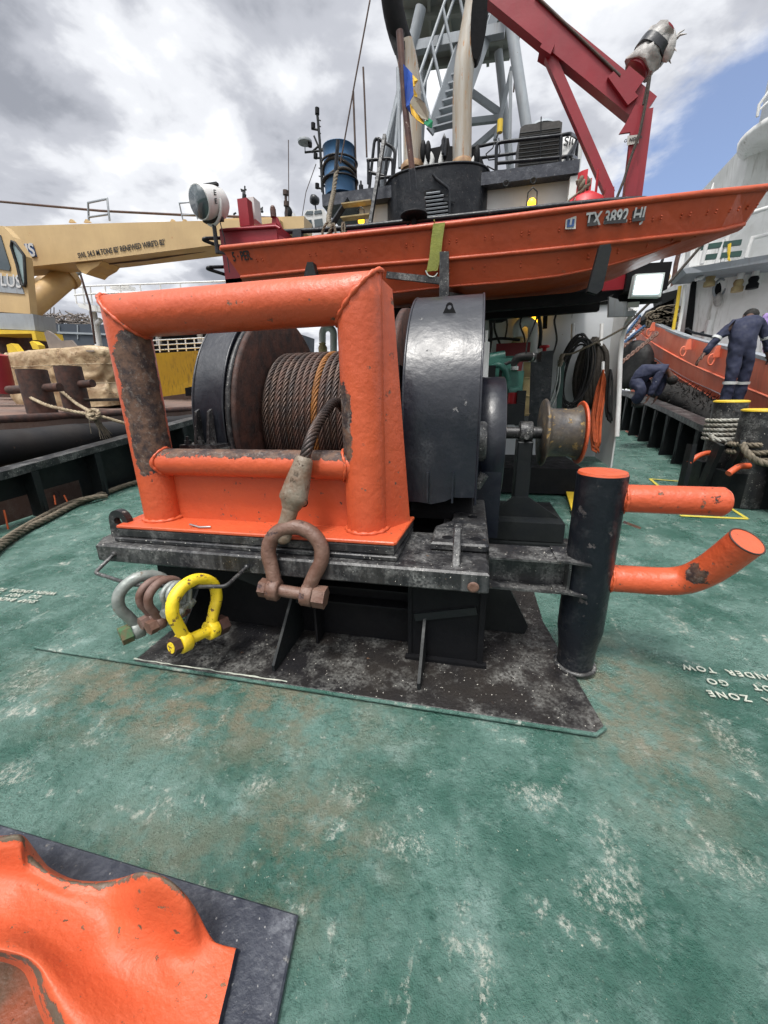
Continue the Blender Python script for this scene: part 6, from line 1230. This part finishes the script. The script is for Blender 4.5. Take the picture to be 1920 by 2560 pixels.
# ================================================================ OTHER TUG ON THE RIGHT
ot = thing('tugboat', 'neighbouring tug with orange bulwark and stained white deckhouse', 'tugboat', (6, 12, -1.5))
edge = [(1590, 782, 17.5), (1604, 792, 16.5), (1640, 812, 14.5), (1720, 845, 12), (1815, 869, 10), (1920, 898, 8.3), (2080, 945, 6.8)]
low = [(1590, 870, 17.2), (1604, 885, 16.2), (1640, 925, 14.2), (1720, 985, 11.7), (1815, 1050, 9.7), (1920, 1110, 8.0), (2080, 1200, 6.5)]
E_ = resample([at(x, y_, y=z_) for x, y_, z_ in edge], .3); Lw = [at(x, y_, y=z_) for x, y_, z_ in low]; Lr = resample(Lw, .3); ne = min(len(E_), len(Lr)); E2_ = [E_[int(i*(len(E_)-1)/(ne-1))] for i in range(ne)]; L2_ = [Lr[int(i*(len(Lr)-1)/(ne-1))] for i in range(ne)]
b = MB(); vs = []; nr = 10
for k in range(nr+1):
    for p, q in zip(E2_, L2_): f = k/nr; c = p.lerp(q, f); c += V(-.12*math.sin(PI*f)*.3, 0, 0)+Vector(mn.noise_vector(c*.9))*.05; vs.append(c)
vs += [V(p.x+.15, p.y+.05, -1.6) for p in L2_]
b.add(vs, [[k*ne+i, k*ne+i+1, (k+1)*ne+i+1, (k+1)*ne+i] for k in range(nr+1) for i in range(ne-1)], True); b.build('bulwark', 'tug_orange', ot)
b = MB(); b.add([v for p in E2_ for v in (p+V(-.02, 0, -.03), p+V(-.02, 0, .03), p+V(.22, .12, .03), p+V(.22, .12, -.03))], [[4*i+j, 4*i+(j+1) % 4, 4*i+4+(j+1) % 4, 4*i+4+j] for i in range(ne-1) for j in range(4)]); b.build('cap_rail', 'grey', ot)
b = MB()
for f, r in ((.42, .022), (.78, .022)): b.tube([p.lerp(q, f)+V(-.06, -.02, 0) for p, q in zip(E2_, L2_)], r, 6)
b.build('weld_line', 'tug_orange', ot)
b = MB(); vs = []
for p in E2_: vs += [p+V(.02, .02, -.9), p+V(3.5, 2.0, -.9)]
b.add(vs, [[2*i, 2*i+1, 2*i+3, 2*i+2] for i in range(ne-1)]); b.build('side_deck', 'grey', ot)
for px, py, y_ in ((1715, 862, 11.6), (1786, 880, 10.3), (1628, 818, 14.4)):
    b = MB(); c = at(px, py, y=y_); slab(b, [c+V(-.06, 0, -.12), c+V(.10, 0, -.12), c+V(.06, 0, .12), c+V(.0, 0, .12)], (-.02, -.12, 0)); b.tube([c+V(-.08+.06*math.cos(a), -.1, -.16+.11*math.sin(a)) for a in [2*PI*i/16 for i in range(17)]], .018, 6); b.build('ring_plate', 'tug_orange', ot)
b = MB(); pslab(b, [(1625, 915), (1632, 902), (1643, 905), (1640, 912)], 13.6, .1); b.build('hull_port', 'black_dark', ot)
b = MB()
for i, (x0, y0, x1, y1, y_) in enumerate(((1665, 958, 1690, 962, 12.2), (1683, 970, 1722, 985, 11.8), (1728, 995, 1765, 1004, 11), (1775, 1015, 1800, 1032, 10.2))): b.obox(at(x0, y0, y=y_-.15), at(x1, y1, y=y_-.25), .10, .05)
b.build('fender_clip', 'tug_orange', ot)
# fender: dark, frayed rope fender
q = [at(x, y_, y=z_) for x, y_, z_ in ((1640, 968, 12.6), (1690, 985, 11.6), (1745, 1015, 10.6), (1800, 1052, 9.4), (1850, 1085, 8.6), (1960, 1140, 7.4))]; fq = resample(q, .12); b = MB(); b.tube(fq, .27, 18).jitter(.05, 3); random.seed(2)
for i in range(900):
    p = random.choice(fq)+V(random.uniform(-.06, .06), random.uniform(-.06, .06), 0); a = random.uniform(-.4, PI); d = V(-math.cos(a)*.8, -.5*abs(math.cos(a)), math.sin(a)).normalized(); s_ = p+d*.25; e_ = s_+d*random.uniform(.04, .12)+V(random.uniform(-.06, .06), random.uniform(-.05, .05), random.uniform(-.05, .03)); b.tube([s_, e_], [.012, .003], 4, caps=False)
b.build('rope_fender', 'fluff', ot)
# tyre fender and chains at the bow
b = MB(); c = at(1572, 912, y=14.2); b.lathe(c+V(.25, .2, 0), (-1, -.6, 0), [(.35, -.05), (.62, 0), (.72, .12), (.70, .30), (.55, .42), (.34, .40)], 32); b.build('tyre_fender', 'rubber', ot)
random.seed(9)
for a_, c_, w in (((1645, 832, 13.6), (1555, 905, 13.0), 1), ((1612, 818, 14.6), (1552, 872, 13.6), 1), ((1600, 800, 15.6), (1548, 860, 14.4), 1)):
    b = MB(); p, q_ = at(a_[0], a_[1], y=a_[2]), at(c_[0], c_[1], y=c_[2]); n = 15
    for i in range(n):
        u_, v_ = p.lerp(q_, i/n), p.lerp(q_, (i+1.25)/n); m_ = (u_+v_)/2; L1 = (v_-u_)/2; side = (V(.06, 0, 0) if i % 2 else V(0, .03, .05)); b.tube([m_+L1*math.cos(t)+side*math.sin(t) for t in [2*PI*k/12 for k in range(12)]], .022, 5, closed=True)
    b.build('chain', 'rust', ot)
b = MB(); b.rope([at(1612, 815, y=14.2), at(1580, 840, y=14), at(1555, 862, y=13.8), at(1530, 885, y=13.6)], .05, 3, .3, 6, .06); b.rope([at(1600, 790, y=14.8), at(1575, 822, y=14.2), at(1548, 852, y=14)], .05, 3, .3, 6, .06); b.build('blue_rope', 'rope_blue', ot)
# deckhouse of the other tug
b = MB(); wl = [(1702, 916), (1712, 860), (1722, 800), (1728, 730), (1735, 678), (2200, 600), (2200, 1010), (1790, 940)]; slab(b, [at(px, py, y=14.0-.004*(px-1700)) for px, py in wl], (.3, 3.0, 0)); b.build('deckhouse', 'white_old', ot)
def twall(px, py, dy=0): return at(px, py, y=14.0-.004*(px-1700)-dy)
b = MB(); slab(b, [twall(px, py, .06) for px, py in ((1704, 905), (1716, 800), (1728, 712), (1738, 690), (1742, 700), (1736, 780), (1722, 905))], (0, .04, 0)); b.build('side_door', 'black_dark', ot)
b = MB(); slab(b, [twall(px, py, .9) for px, py in ((1706, 672), (1730, 668), (2200, 590), (2200, 612), (1760, 680), (1716, 684))], (.2, 1.2, 0)); b.build('bridge_deck', 'grey', ot)
b = MB(); wl = [(1752, 664), (1786, 600), (1822, 538), (1842, 500), (1862, 440), (1880, 340), (2200, 300), (2200, 600)]; slab(b, [at(px, py, y=14.2-.004*(px-1700)) for px, py in wl], (.3, 3.0, 0)); b.build('upper_house', 'white_old', ot)
b = MB(); slab(b, [at(px, py, y=13.9) for px, py in ((1722, 668), (1728, 615), (1760, 600), (1760, 660))], (0, .3, 0)); b.build('wing_screen', 'white_old', ot)
b = MB(); c = at(1990, 330, y=13); b.lathe(c+V(.3, 0, 0), (0, 0, 1), [(1.15, -.15), (1.3, .0), (1.32, .12), (1.1, .18), (.2, .3)], 36); b.build('top_brim', 'white_old', ot)
b = MB(); b.lathe(c+V(.3, .2, .2), (0, 0, 1), [(.9, 0), (.9, 1.2), (.8, 1.25)], 30); b.build('top_turret', 'grey', ot)
b = MB(); ptube(b, [(1893, 292), (1898, 262), (1925, 225)], 12.5, .03); ptube(b, [(1893, 280), (1925, 250)], 12.5, .02); b.build('top_rail', 'white', ot)
b = MB(); slab(b, [at(px, py, y=13.6) for px, py in ((1886, 432), (1888, 400), (1893, 375), (1911, 372), (1910, 408))], (0, .05, 0)); wnd = b.build('window', 'glass_clear', ot)
b = MB(); b.tube([at(px, py, y=13.55) for px, py in ((1886, 432), (1888, 400), (1893, 375), (1911, 372), (1910, 408))], .03, 6, closed=True); b.build('frame', 'grey', wnd)
for q in ([(1754, 660), (1768, 602), (1770, 590)], [(1805, 655), (1821, 585)], [(1864, 645), (1882, 595), (1925, 585)], [(1790, 662), (1808, 600)]): b = MB(); ptube(b, q, 13.0, .05); b.build('stanchion', 'white', ot)
b = MB(); ptube(b, [(1870, 535), (1925, 518)], 12.5, .05); b.build('stanchion', 'white', ot)
b = MB()
for py, py2 in ((619, 606), (645, 634)): b.obox(at(1753, py, y=13.1), at(1853, py2, y=12.9), .08, .12)
b.build('green_rail_board', 'teal_door', ot)
b = MB(); ptube(b, [(1822, 610), (1820, 630), (1824, 655)], 12.6, .02); ptube(b, [(1826, 608), (1824, 632), (1820, 650)], 12.6, .02); tag(b.build('hanging_rope', 'yellow'), 'yellow cord hanging from the rail of the neighbouring tug', 'cord')
b = MB(); ptube(b, [(1770, 505), (1785, 460), (1782, 482)], 14, .03); b.build('davit_arm', 'white', ot)
for (px, py, m_, w) in ((1776, 695, 'wood', 0), (1846, 708, 'wood', 1), (1884, 700, 'black_dark', 2)):
    b = MB(); c = twall(px, py, .35); b.lathe(c+V(0, 0, -.12), (0, 0, 1), [(.13, -.08), (.13, .02), (.09, .06), (.11, .14), (.08, .2)], 14); vt = b.build('vent_outlet', m_, ot)
    b = MB(); b.tube([c+V(0, 0, .08), c+V(.02, 0, .22), c+V(.12, .05, .34), c+V(.24, .2, .30), c+V(.26, .25, -.1)], .075, 10); b.build('vent_pipe', 'white_old', vt)
b = MB(); b.ball(twall(1799, 720, .02), .16, 16, (.7, .25, 1.1)); b.build('porthole', 'black_dark', ot)
b = MB(); b.tube([twall(1799, 720, .08)+V(.14*math.cos(a), 0, .22*math.sin(a)) for a in [2*PI*i/20 for i in range(20)]], .03, 6, closed=True); b.build('porthole_rim', 'grey', ot)
b = MB(); b.ball(twall(1796, 748, .1), .12, 12, (.9, .6, 1.5)).jitter(.05, 9); tag(b.build('white_rag', 'wrap'), 'crumpled white rag below the porthole of the neighbouring tug', 'rag')
b = MB(); ptube(b, [(1714, 822), (1735, 832), (1782, 842), (1800, 848)], 12.0, .03); slab(b, [at(1713, 824, y=12), at(1722, 818, y=12), at(1724, 824, y=12)], (0, .05, 0)); slab(b, [at(1752, 830, y=11.8), at(1760, 827, y=11.8), at(1760, 834, y=11.8)], (0, .05, 0)); b.build('hand_line', 'black', ot)
b = MB(); b.obox(twall(1775, 800, .1), twall(1740, 915, .1), .10, .12); b.build('wall_stiffener', 'white_old', ot)
b = MB(); ptube(b, [(1738, 700), (1760, 690)], 13.2, .04); b.ball(at(1752, 695, y=13.2), .06, 8); b.build('deck_lamp', 'white', ot)
# winch gear on the fore deck of that tug
random.seed(12); b = MB()
for i in range(16): c = at(random.uniform(1640, 1690), random.uniform(772, 812), y=14.5); b.tube([c+V(.25*math.cos(a), .1, .12*math.sin(a)) for a in [2*PI*k/12 for k in range(12)]], .035, 5, closed=True)
tag(b.build('rope_pile', 'rope'), 'pile of dirty rope on the fore deck of the neighbouring tug', 'rope')
b = MB(); pslab(b, [(1610, 800), (1630, 770), (1680, 745), (1705, 760), (1695, 850), (1660, 840)], 15.2, .5); tag(b.build('fore_deck_gear', 'black_dark'), 'dark machinery on the fore deck of the neighbouring tug', 'machinery')
for q, lb in (([(1682, 830), (1692, 770), (1700, 715)], 'left'), ([(1694, 840), (1706, 770), (1712, 712)], 'right')): b = MB(); ptube(b, q, 13.4, .045); tag(b.build('yellow_post', 'yellow' if lb == 'left' else 'white_old'), 'slim '+('yellowish' if lb == 'left' else 'pale')+' post beside the dark door of the neighbouring tug', 'post')
b = MB(); q = at(1655, 755, y=15); slab(b, [at(px, py, y=15) for px, py in ((1655, 760), (1652, 735), (1700, 722), (1690, 745))], (0, .6, 0)); tag(b.build('awning', 'black_flat'), 'dark canopy above the fore deck gear', 'canopy')
# far mast and boom behind, dark stay
b = MB(); ptube(b, [(1677, 745), (1690, 660), (1700, 620)], 16, .07, 8); tag(b.build('thin_mast', 'wood_dark'), 'thin dark mast behind the floodlight', 'mast')
b = MB(); ptube(b, [(1655, 665), (1667, 690), (1678, 725)], 20, .13, 8); tag(b.build('far_crane_arm', 'cream'), 'small cream crane arm far behind the floodlight', 'crane arm')
b = MB(); ptube(b, [(1560, 822), (1600, 780), (1660, 722), (1775, 590)], 7.5, .02); tag(b.build('stay_line', 'rope_dark'), 'dark line running up past the floodlight to the right', 'rope')
b = MB(); pslab(b, [(1600, 720), (1660, 650), (1662, 640), (1640, 700), (1640, 735), (1600, 760)], 8.8, .1); b.build('dark_bracket', 'black_flat', hs)

# ================================================================ FAR BACKGROUND
b = MB(); na = 60; vs = []  # hills out of view behind the camera, added to darken reflections in black paint
for i in range(na+1):
    a_ = PI*(.98+1.04*i/na); h_ = 9+6*mn.noise(V(i*.35, 0, 0))+2*mn.noise(V(i*1.3, 4, 0)); vs += [(70*math.cos(a_), -12+70*math.sin(a_), -1.6), (76*math.cos(a_), -12+76*math.sin(a_), h_), (100*math.cos(a_), -12+100*math.sin(a_), h_*1.3)]
b.add(vs, [[3*i+k, 3*i+3+k, 3*i+4+k, 3*i+1+k] for i in range(na) for k in (0, 1)], True); struct(b.build('unseen_dark_hills', 'foliage'))
wd = MB(); random.seed(21)
for i in range(2600):
    x = random.uniform(20, 130); y = random.uniform(110, 150); h = random.uniform(0, 1)**.7*(9+5*mn.noise(V(x*.08, 0, 0))+2*mn.noise(V(x*.5, 1, 0))); c = V(x, y, 1+h); s_ = random.uniform(.6, 1.3); u_ = Vector(mn.random_unit_vector())*s_; v_ = Vector(mn.random_unit_vector())*s_; wd.add([c-u_, c-v_, c+u_, c+v_], [[0, 1, 2, 3]])
wo_ = wd.build('far_wood', 'foliage'); tag(wo_, 'far green tree line on the shore between the tugs', 'trees'); wo_['kind'] = 'stuff'
b = MB(); b.box((-300, 160, -1.6), (300, 200, .4)); sh = struct(b.build('shore', 'barge_deck'))
# distant tug: wheelhouse, vent cowl and its masts
dtg = thing('distant_workboat', 'distant white wheelhouse with mast behind the black rail', 'workboat', at(790, 640, y=28)); Yd = 28
b = MB(); pslab(b, [(755, 610), (757, 542), (765, 525), (808, 522), (822, 545), (830, 610)], Yd, 3); b.build('wheelhouse', 'white', dtg)
for q in ([(761, 570), (761, 551), (778, 549), (783, 570)], [(787, 568), (785, 549), (805, 546), (808, 564)], [(762, 536), (767, 528), (782, 527), (782, 536)], [(785, 535), (787, 527), (803, 525), (805, 533)]): b = MB(); pslab(b, q, Yd-.05, .04); b.build('window', 'glass', dtg)
b = MB(); pslab(b, [(755, 596), (790, 588), (806, 586), (806, 600), (755, 606)], Yd-.4, .3); b.build('red_band', 'red', dtg)
b = MB(); b.tube(resample([at(732, 590, y=27), at(732, 555, y=27), at(726, 542, y=27)], .3), .35, 14); b.build('cowl', 'white', dtg)
b = MB(); c = at(722, 538, y=26.8); b.ball(c, .45, 14, (.6, .6, 1.1)); b.build('cowl_mouth', 'black_dark', dtg)
b = MB(); b.lathe(at(786, 500, y=27), (-.6, -.8, .0), [(0, .25), (.24, .2), (.28, .0), (.2, -.25), (0, -.3)], 16); ptube(b, [(788, 512), (790, 525)], 27, .05); b.build('small_searchlight', 'black', dtg)
am = thing('antenna_mast', 'dark far antenna mast with many lamps and aerials left of the blue drum', 'mast', at(812, 490, y=24)); Ym = 24
b = MB(); ptube(b, [(793, 280), (800, 360), (806, 480)], Ym, .07, 6)
for q in ([(762, 381), (810, 376)], [(779, 381), (800, 362)], [(785, 340), (800, 375), (812, 370)], [(779, 322), (797, 325)], [(792, 395), (805, 395)], [(797, 470), (804, 472)]): ptube(b, q, Ym, .05, 6)
for py in (300, 315, 332, 347, 420, 440): ptube(b, [(797, py), (802, py+2)], Ym, .03, 5)
b.build('pole', 'black_flat', am)
b = MB()
for px, py, h in ((793, 278, 16), (783, 315, 14), (775, 362, 10), (789, 390, 12), (793, 465, 12), (822, 358, 8)): b.cyl(at(px, py+h/2, y=Ym), at(px, py-h/2, y=Ym), .12, n=8)
b.build('nav_lamps', 'black_dark', am)
b = MB(); b.lathe(at(762, 355, y=Ym), (0, 0, 1), [(.36, -.05), (.38, .05), (.1, .14)], 16); ptube(b, [(762, 357), (763, 380)], Ym, .03, 5); b.build('radar_dome', 'grey', am)
for i, (q, y_, r, lb) in enumerate((([(714, 480), (718, 600)], 26, .08, 'short far mast with lamps left of the white cowl'), ([(721, 350), (722, 520)], 26, .025, 'thin far whip aerial above the white cowl'), ([(925, 0), (888, 200), (851, 408)], 8.8, .014, 'long thin stay wire slanting up left of the exhausts'), ([(883, 228), (887, 340), (892, 488)], 9.8, .022, 'vertical thin whip aerial right of the blue drum'), ([(908, 168), (912, 260), (917, 393)], 9.9, .02, 'vertical whip aerial nearest the exhaust pipes'), ([(845, 350), (838, 440), (828, 520)], 8.5, .035, 'dark pole leaning in front of the blue drum'), ([(1303, 55), (1290, 150), (1284, 230)], 12, .02, 'thin wire below the mast platform'), ([(790, 410), (765, 480), (752, 560)], 24, .02, 'faint stay wire of the far antenna mast'))):
    b = MB(); ptube(b, q, y_, r, 6)
    if i == 0:
        for px, py in ((714, 482), (717, 555), (716, 510)): b.cyl(at(px, py+6, y=y_), at(px, py-6, y=y_), .17, n=8)
    tag(b.build('aerial' if i in (1, 3, 4) else ('stay_wire' if i in (2, 6, 7) else 'pole'), 'wire' if i != 5 else 'black'), lb, ['mast', 'aerial', 'wire', 'aerial', 'aerial', 'pole', 'wire', 'wire'][i])
b = MB(); q = at(903, 480, y=9.7); b.cyl(q+V(0, 0, -.1), q+V(0, 0, .12), .05, n=8); b.cyl(q+V(0, 0, .12), q+V(0, 0, .2), .02, n=6); tag(b.build('mast_lamp', 'black'), 'small black lamp on the upper deck edge right of the blue drum', 'lamp')
an = MB(); ptube(an, [(607, 498), (608, 475), (602, 473)], 7, .012, 5); ptube(an, [(612, 497), (612, 465)], 7, .012, 5); ptube(an, [(603, 478), (616, 474)], 7, .012, 5); an.cyl(at(612, 498, y=7), at(612, 486, y=7), .025, n=8); tag(an.build('wind_sensor', 'black_flat'), 'tiny wind sensor on top of the red post', 'sensor')
b = MB(); ptube(b, [(585, 546), (585, 535), (590, 532)], 30, .06, 5); ptube(b, [(655, 532), (655, 520), (650, 524)], 30, .06, 5); ptube(b, [(640, 530), (658, 529)], 30, .06, 5); tag(b.build('far_sensor', 'black_flat'), 'tiny sensors far behind the cream boom', 'sensor')
b = MB(); c = at(1329, 330, y=11); b = MB(); cl = at(1249, 332, y=10.5); b.cyl(cl, cl+V(0, 0, .22), .06, n=10); yl = b.build('cable_plug', 'yellow', None); tag(yl, 'small yellow plug hanging by the mast leg', 'plug')
b = MB(); ptube(b, [(1248, 330), (1240, 345), (1232, 370), (1215, 385), (1222, 400), (1240, 398), (1250, 380), (1247, 345)], 10.4, .012, 5); ptube(b, [(1217, 415), (1240, 427), (1290, 425)], 10.4, .014, 5); tag(b.build('loose_cable', 'rubber'), 'loose cables under the yellow plug on the upper deck', 'cable')

# ================================================================ PEOPLE
def skin_chain(name, joints, edges, m, parent, levels=2):
    me = bpy.data.meshes.new(name); me.from_pydata([tuple(Vector(j[0])-Vector(parent['_o'])) for j in joints], edges, []); ob = bpy.data.objects.new(name, me); S.collection.objects.link(ob)
    sk_ = ob.modifiers.new('s', 'SKIN'); sk_.use_smooth_shade = True; sub = ob.modifiers.new('u', 'SUBSURF'); sub.levels = levels; sub.render_levels = levels
    for i, j in enumerate(joints):
        r = j[1]; me.skin_vertices[0].data[i].radius = r if isinstance(r, tuple) else (r, r)
    me.skin_vertices[0].data[0].use_root = True
    dg = bpy.context.evaluated_depsgraph_get(); me2 = bpy.data.meshes.new_from_object(ob.evaluated_get(dg)); bpy.data.objects.remove(ob); me2.materials.append(M[m])
    for p in me2.polygons: p.use_smooth = True
    o2 = bpy.data.objects.new(name, me2); S.collection.objects.link(o2); o2.parent = parent; o2['_o'] = list(parent['_o']); return o2
def person(label, J, suit, face_dir, bulk=1.0, tapes=()):
    """J: dict of joints in world space"""
    t = thing('person', label, 'person', J['root']); r = {'pel': (.16, .13), 'waist': (.15, .11), 'chest': (.19, .13), 'neckb': .075}
    names = ['pel', 'waist', 'chest', 'neckb', 'neck', 'head', 'headt', 'shL', 'elL', 'wrL', 'shR', 'elR', 'wrR', 'hiL', 'knL', 'anL', 'toL', 'hiR', 'knR', 'anR', 'toR']
    rad = [(.15, .12), (.14, .10), (.17, .12), .06, .052, (.078, .09), (.06, .07), .055, .042, .028, .055, .042, .028, .085, .058, .042, .035, .085, .058, .042, .035]
    ed = [(0, 1), (1, 2), (2, 3), (3, 4), (4, 5), (5, 6), (2, 7), (7, 8), (8, 9), (2, 10), (10, 11), (11, 12), (0, 13), (13, 14), (14, 15), (15, 16), (0, 17), (17, 18), (18, 19), (19, 20)]
    jt = [(J[n], q) for n, q in zip(names, rad)]; base = len(jt)
    for w, e in (('wrL', 'elL'), ('wrR', 'elR')):       # palm, four fingers and thumb
        wi_ = names.index(w); d = (J[w]-J[e]).normalized(); u_, v_ = frame_of(d); pal = J[w]+d*.07; jt.append((pal, (.034, .018))); ed.append((wi_, len(jt)-1)); pi_ = len(jt)-1
        for k in range(4):
            off = u_*(-.027+.018*k); L = (.075, .085, .08, .062)[k]; a = pal+off+d*.035; jt.append((a, .0085)); ed.append((pi_, len(jt)-1)); jt.append((a+d*L*.5+v_*.012, .0085)); ed.append((len(jt)-2, len(jt)-1)); jt.append((a+d*L*.85+v_*.035, .007)); ed.append((len(jt)-2, len(jt)-1))
        a = J[w]+d*.04-u_*.035; jt.append((a, .011)); ed.append((wi_, len(jt)-1)); jt.append((a+d*.04-u_*.02+v_*.01, .009)); ed.append((len(jt)-2, len(jt)-1))
    skin_chain('body', jt, ed, 'skin', t, 2)
    lerp = lambda a, c, f: J[a].lerp(J[c], f)
    cj = [(J['pel'], (.175, .15)), (J['waist'], (.18, .14)), (J['chest'], (.215, .155)), (J['chest'].lerp(J['neckb'], .65), (.12, .10)), (J['shL'], .082), (J['elL'], .066), (lerp('elL', 'wrL', .93), .05), (J['shR'], .082), (J['elR'], .066), (lerp('elR', 'wrR', .93), .05), (J['hiL'], .118), (J['knL'], .092), (lerp('knL', 'anL', .95), .085), (J['hiR'], .118), (J['knR'], .092), (lerp('knR', 'anR', .95), .085)]
    ce = [(0, 1), (1, 2), (2, 3), (2, 4), (4, 5), (5, 6), (2, 7), (7, 8), (8, 9), (0, 10), (10, 11), (11, 12), (0, 13), (13, 14), (14, 15)]
    cj = [(p_, (r_[0]*bulk, r_[1]*bulk) if isinstance(r_, tuple) else r_*bulk) for p_, r_ in cj]
    o = skin_chain('coverall', cj, ce, suit, t, 3)
    for v in o.data.vertices: v.co += Vector(mn.noise_vector(v.co*9))*.018+Vector(mn.noise_vector(v.co*22))*.006
    hd, ht = J['head'], J['headt']; up = (ht-hd).normalized(); f = Vector(face_dir).normalized(); sd_ = up.cross(f).normalized()
    b = MB(); b.ball(hd+up*.045-f*.012, .108, 18, (1, 1, 1)).jitter(.006, 30); 
    hb = b.build('hair', 'hair', t)
    b = MB()
    b.ball(hd+f*.098-up*.01, .017, 8, (1, 1, 1.3))
    for s_ in (-1, 1): b.ball(hd+sd_*s_*.088-up*.01, .022, 8, (.6, 1, 1.3))
    b.build('nose_and_ears', 'skin', t)
    b = MB(); 
    for s_ in (-1, 1): b.ball(hd+f*.085+sd_*s_*.032+up*.012, .012, 8)
    b.build('eyes', 'letter_white', t)
    for a, c, fr_, r_ in tapes: p = lerp(a, c, fr_); d = (J[c]-J[a]).normalized(); b = MB(); b.cyl(p-d*.022, p+d*.022, r_, n=24, caps=False).jitter(.008, 9); b.build('reflective_band', 'silver_tape', t)
    for a, c in (('anL', 'toL'), ('anR', 'toR')): b = MB(); b.tube([J[a]+V(0, 0, -.02), J[a].lerp(J[c], .5)+V(0, 0, -.015), J[c]], [.052, .05, .045], 14); b.build('boot', 'rubber', t)
    return t
y1 = 8.0; a = lambda px, py, dy_=0: at(px, py, y=y1+dy_)
J = dict(pel=a(1856, 868), waist=a(1858, 842, .03), chest=a(1865, 812, .12), neckb=a(1870, 800, .25), neck=a(1872, 796, .30), head=a(1876, 792, .38), headt=a(1878, 786, .50), shL=a(1832, 813, .10), elL=a(1792, 846, .05), wrL=a(1756, 889, .02), shR=a(1899, 804, .10), elR=a(1914, 842, .1), wrR=a(1919, 884, .12), hiL=a(1840, 880), knL=a(1828, 944, -.04), hiR=a(1869, 878), knR=a(1860, 944, .04))
zc = interp(RZ, y1)+.07; J['anL'] = V(a(1812, 1000).x, y1, zc); J['anR'] = V(a(1850, 1000).x, y1+.12, zc); J['toL'] = J['anL']+V(.02, .17, -.03); J['toR'] = J['anR']+V(.03, .17, -.03); J['root'] = V(J['anL'].x, y1, zc-.07)
person('person in navy coverall with reflective bands standing bent on the bulwark, back to the camera', J, 'navy', (0, .3, -1), tapes=[('elL', 'wrL', -.02, .072), ('elR', 'wrR', .05, .072), ('knL', 'anL', .12, .098), ('knR', 'anR', .12, .098)])
y2 = 10.3; a = lambda px, py, dy_=0: at(px, py, y=y2+dy_); zc = interp(RZ, y2)
J = dict(pel=a(1594, 948), waist=a(1614, 928), chest=a(1648, 919), neckb=a(1666, 926), neck=a(1674, 933), head=a(1680, 946, -.02), headt=a(1686, 960, -.02), shL=a(1650, 930, -.17), elL=a(1640, 958, -.2), wrL=a(1622, 992, -.2), shR=a(1660, 925, .17), elR=a(1656, 960, .15), wrR=a(1640, 994, .1), hiL=a(1590, 958, -.1), knL=a(1606, 974, -.3), hiR=a(1596, 956, .12), knR=a(1616, 972, .15))
J['anL'] = V(a(1584, 985).x, y2-.15, zc+.07); J['anR'] = V(a(1590, 985).x, y2+.12, zc+.07); J['toL'] = J['anL']+V(.16, -.05, -.03); J['toR'] = J['anR']+V(.16, -.02, -.03); J['root'] = V(J['anL'].x, y2, zc)
person('person in navy coverall crouching on the right bulwark and reaching down', J, 'navy', (1, 0, -.6), bulk=1.3, tapes=[('elL', 'wrL', -.02, .072)])
y3 = 9.2; a = lambda px, py, dy_=0: at(px, py, y=y3+dy_)
J = dict(pel=a(1942, 868), waist=a(1940, 840), chest=a(1938, 805), neckb=a(1940, 775), neck=a(1941, 768), head=a(1943, 752), headt=a(1944, 740), shL=a(1916, 790), elL=a(1908, 830), wrL=a(1912, 862), shR=a(1964, 786), elR=a(1975, 825), wrR=a(1978, 860), hiL=a(1932, 885), knL=a(1928, 935), hiR=a(1954, 885), knR=a(1956, 935))
J['anL'] = a(1930, 990); J['anR'] = a(1958, 990); J['toL'] = J['anL']+V(-.05, -.15, -.03); J['toR'] = J['anR']+V(0, -.15, -.03); J['root'] = J['anL']-V(0, 0, .07)
person('person in a lilac shirt at the right photo edge, mostly cut off', J, 'lilac', (-1, -.3, 0))
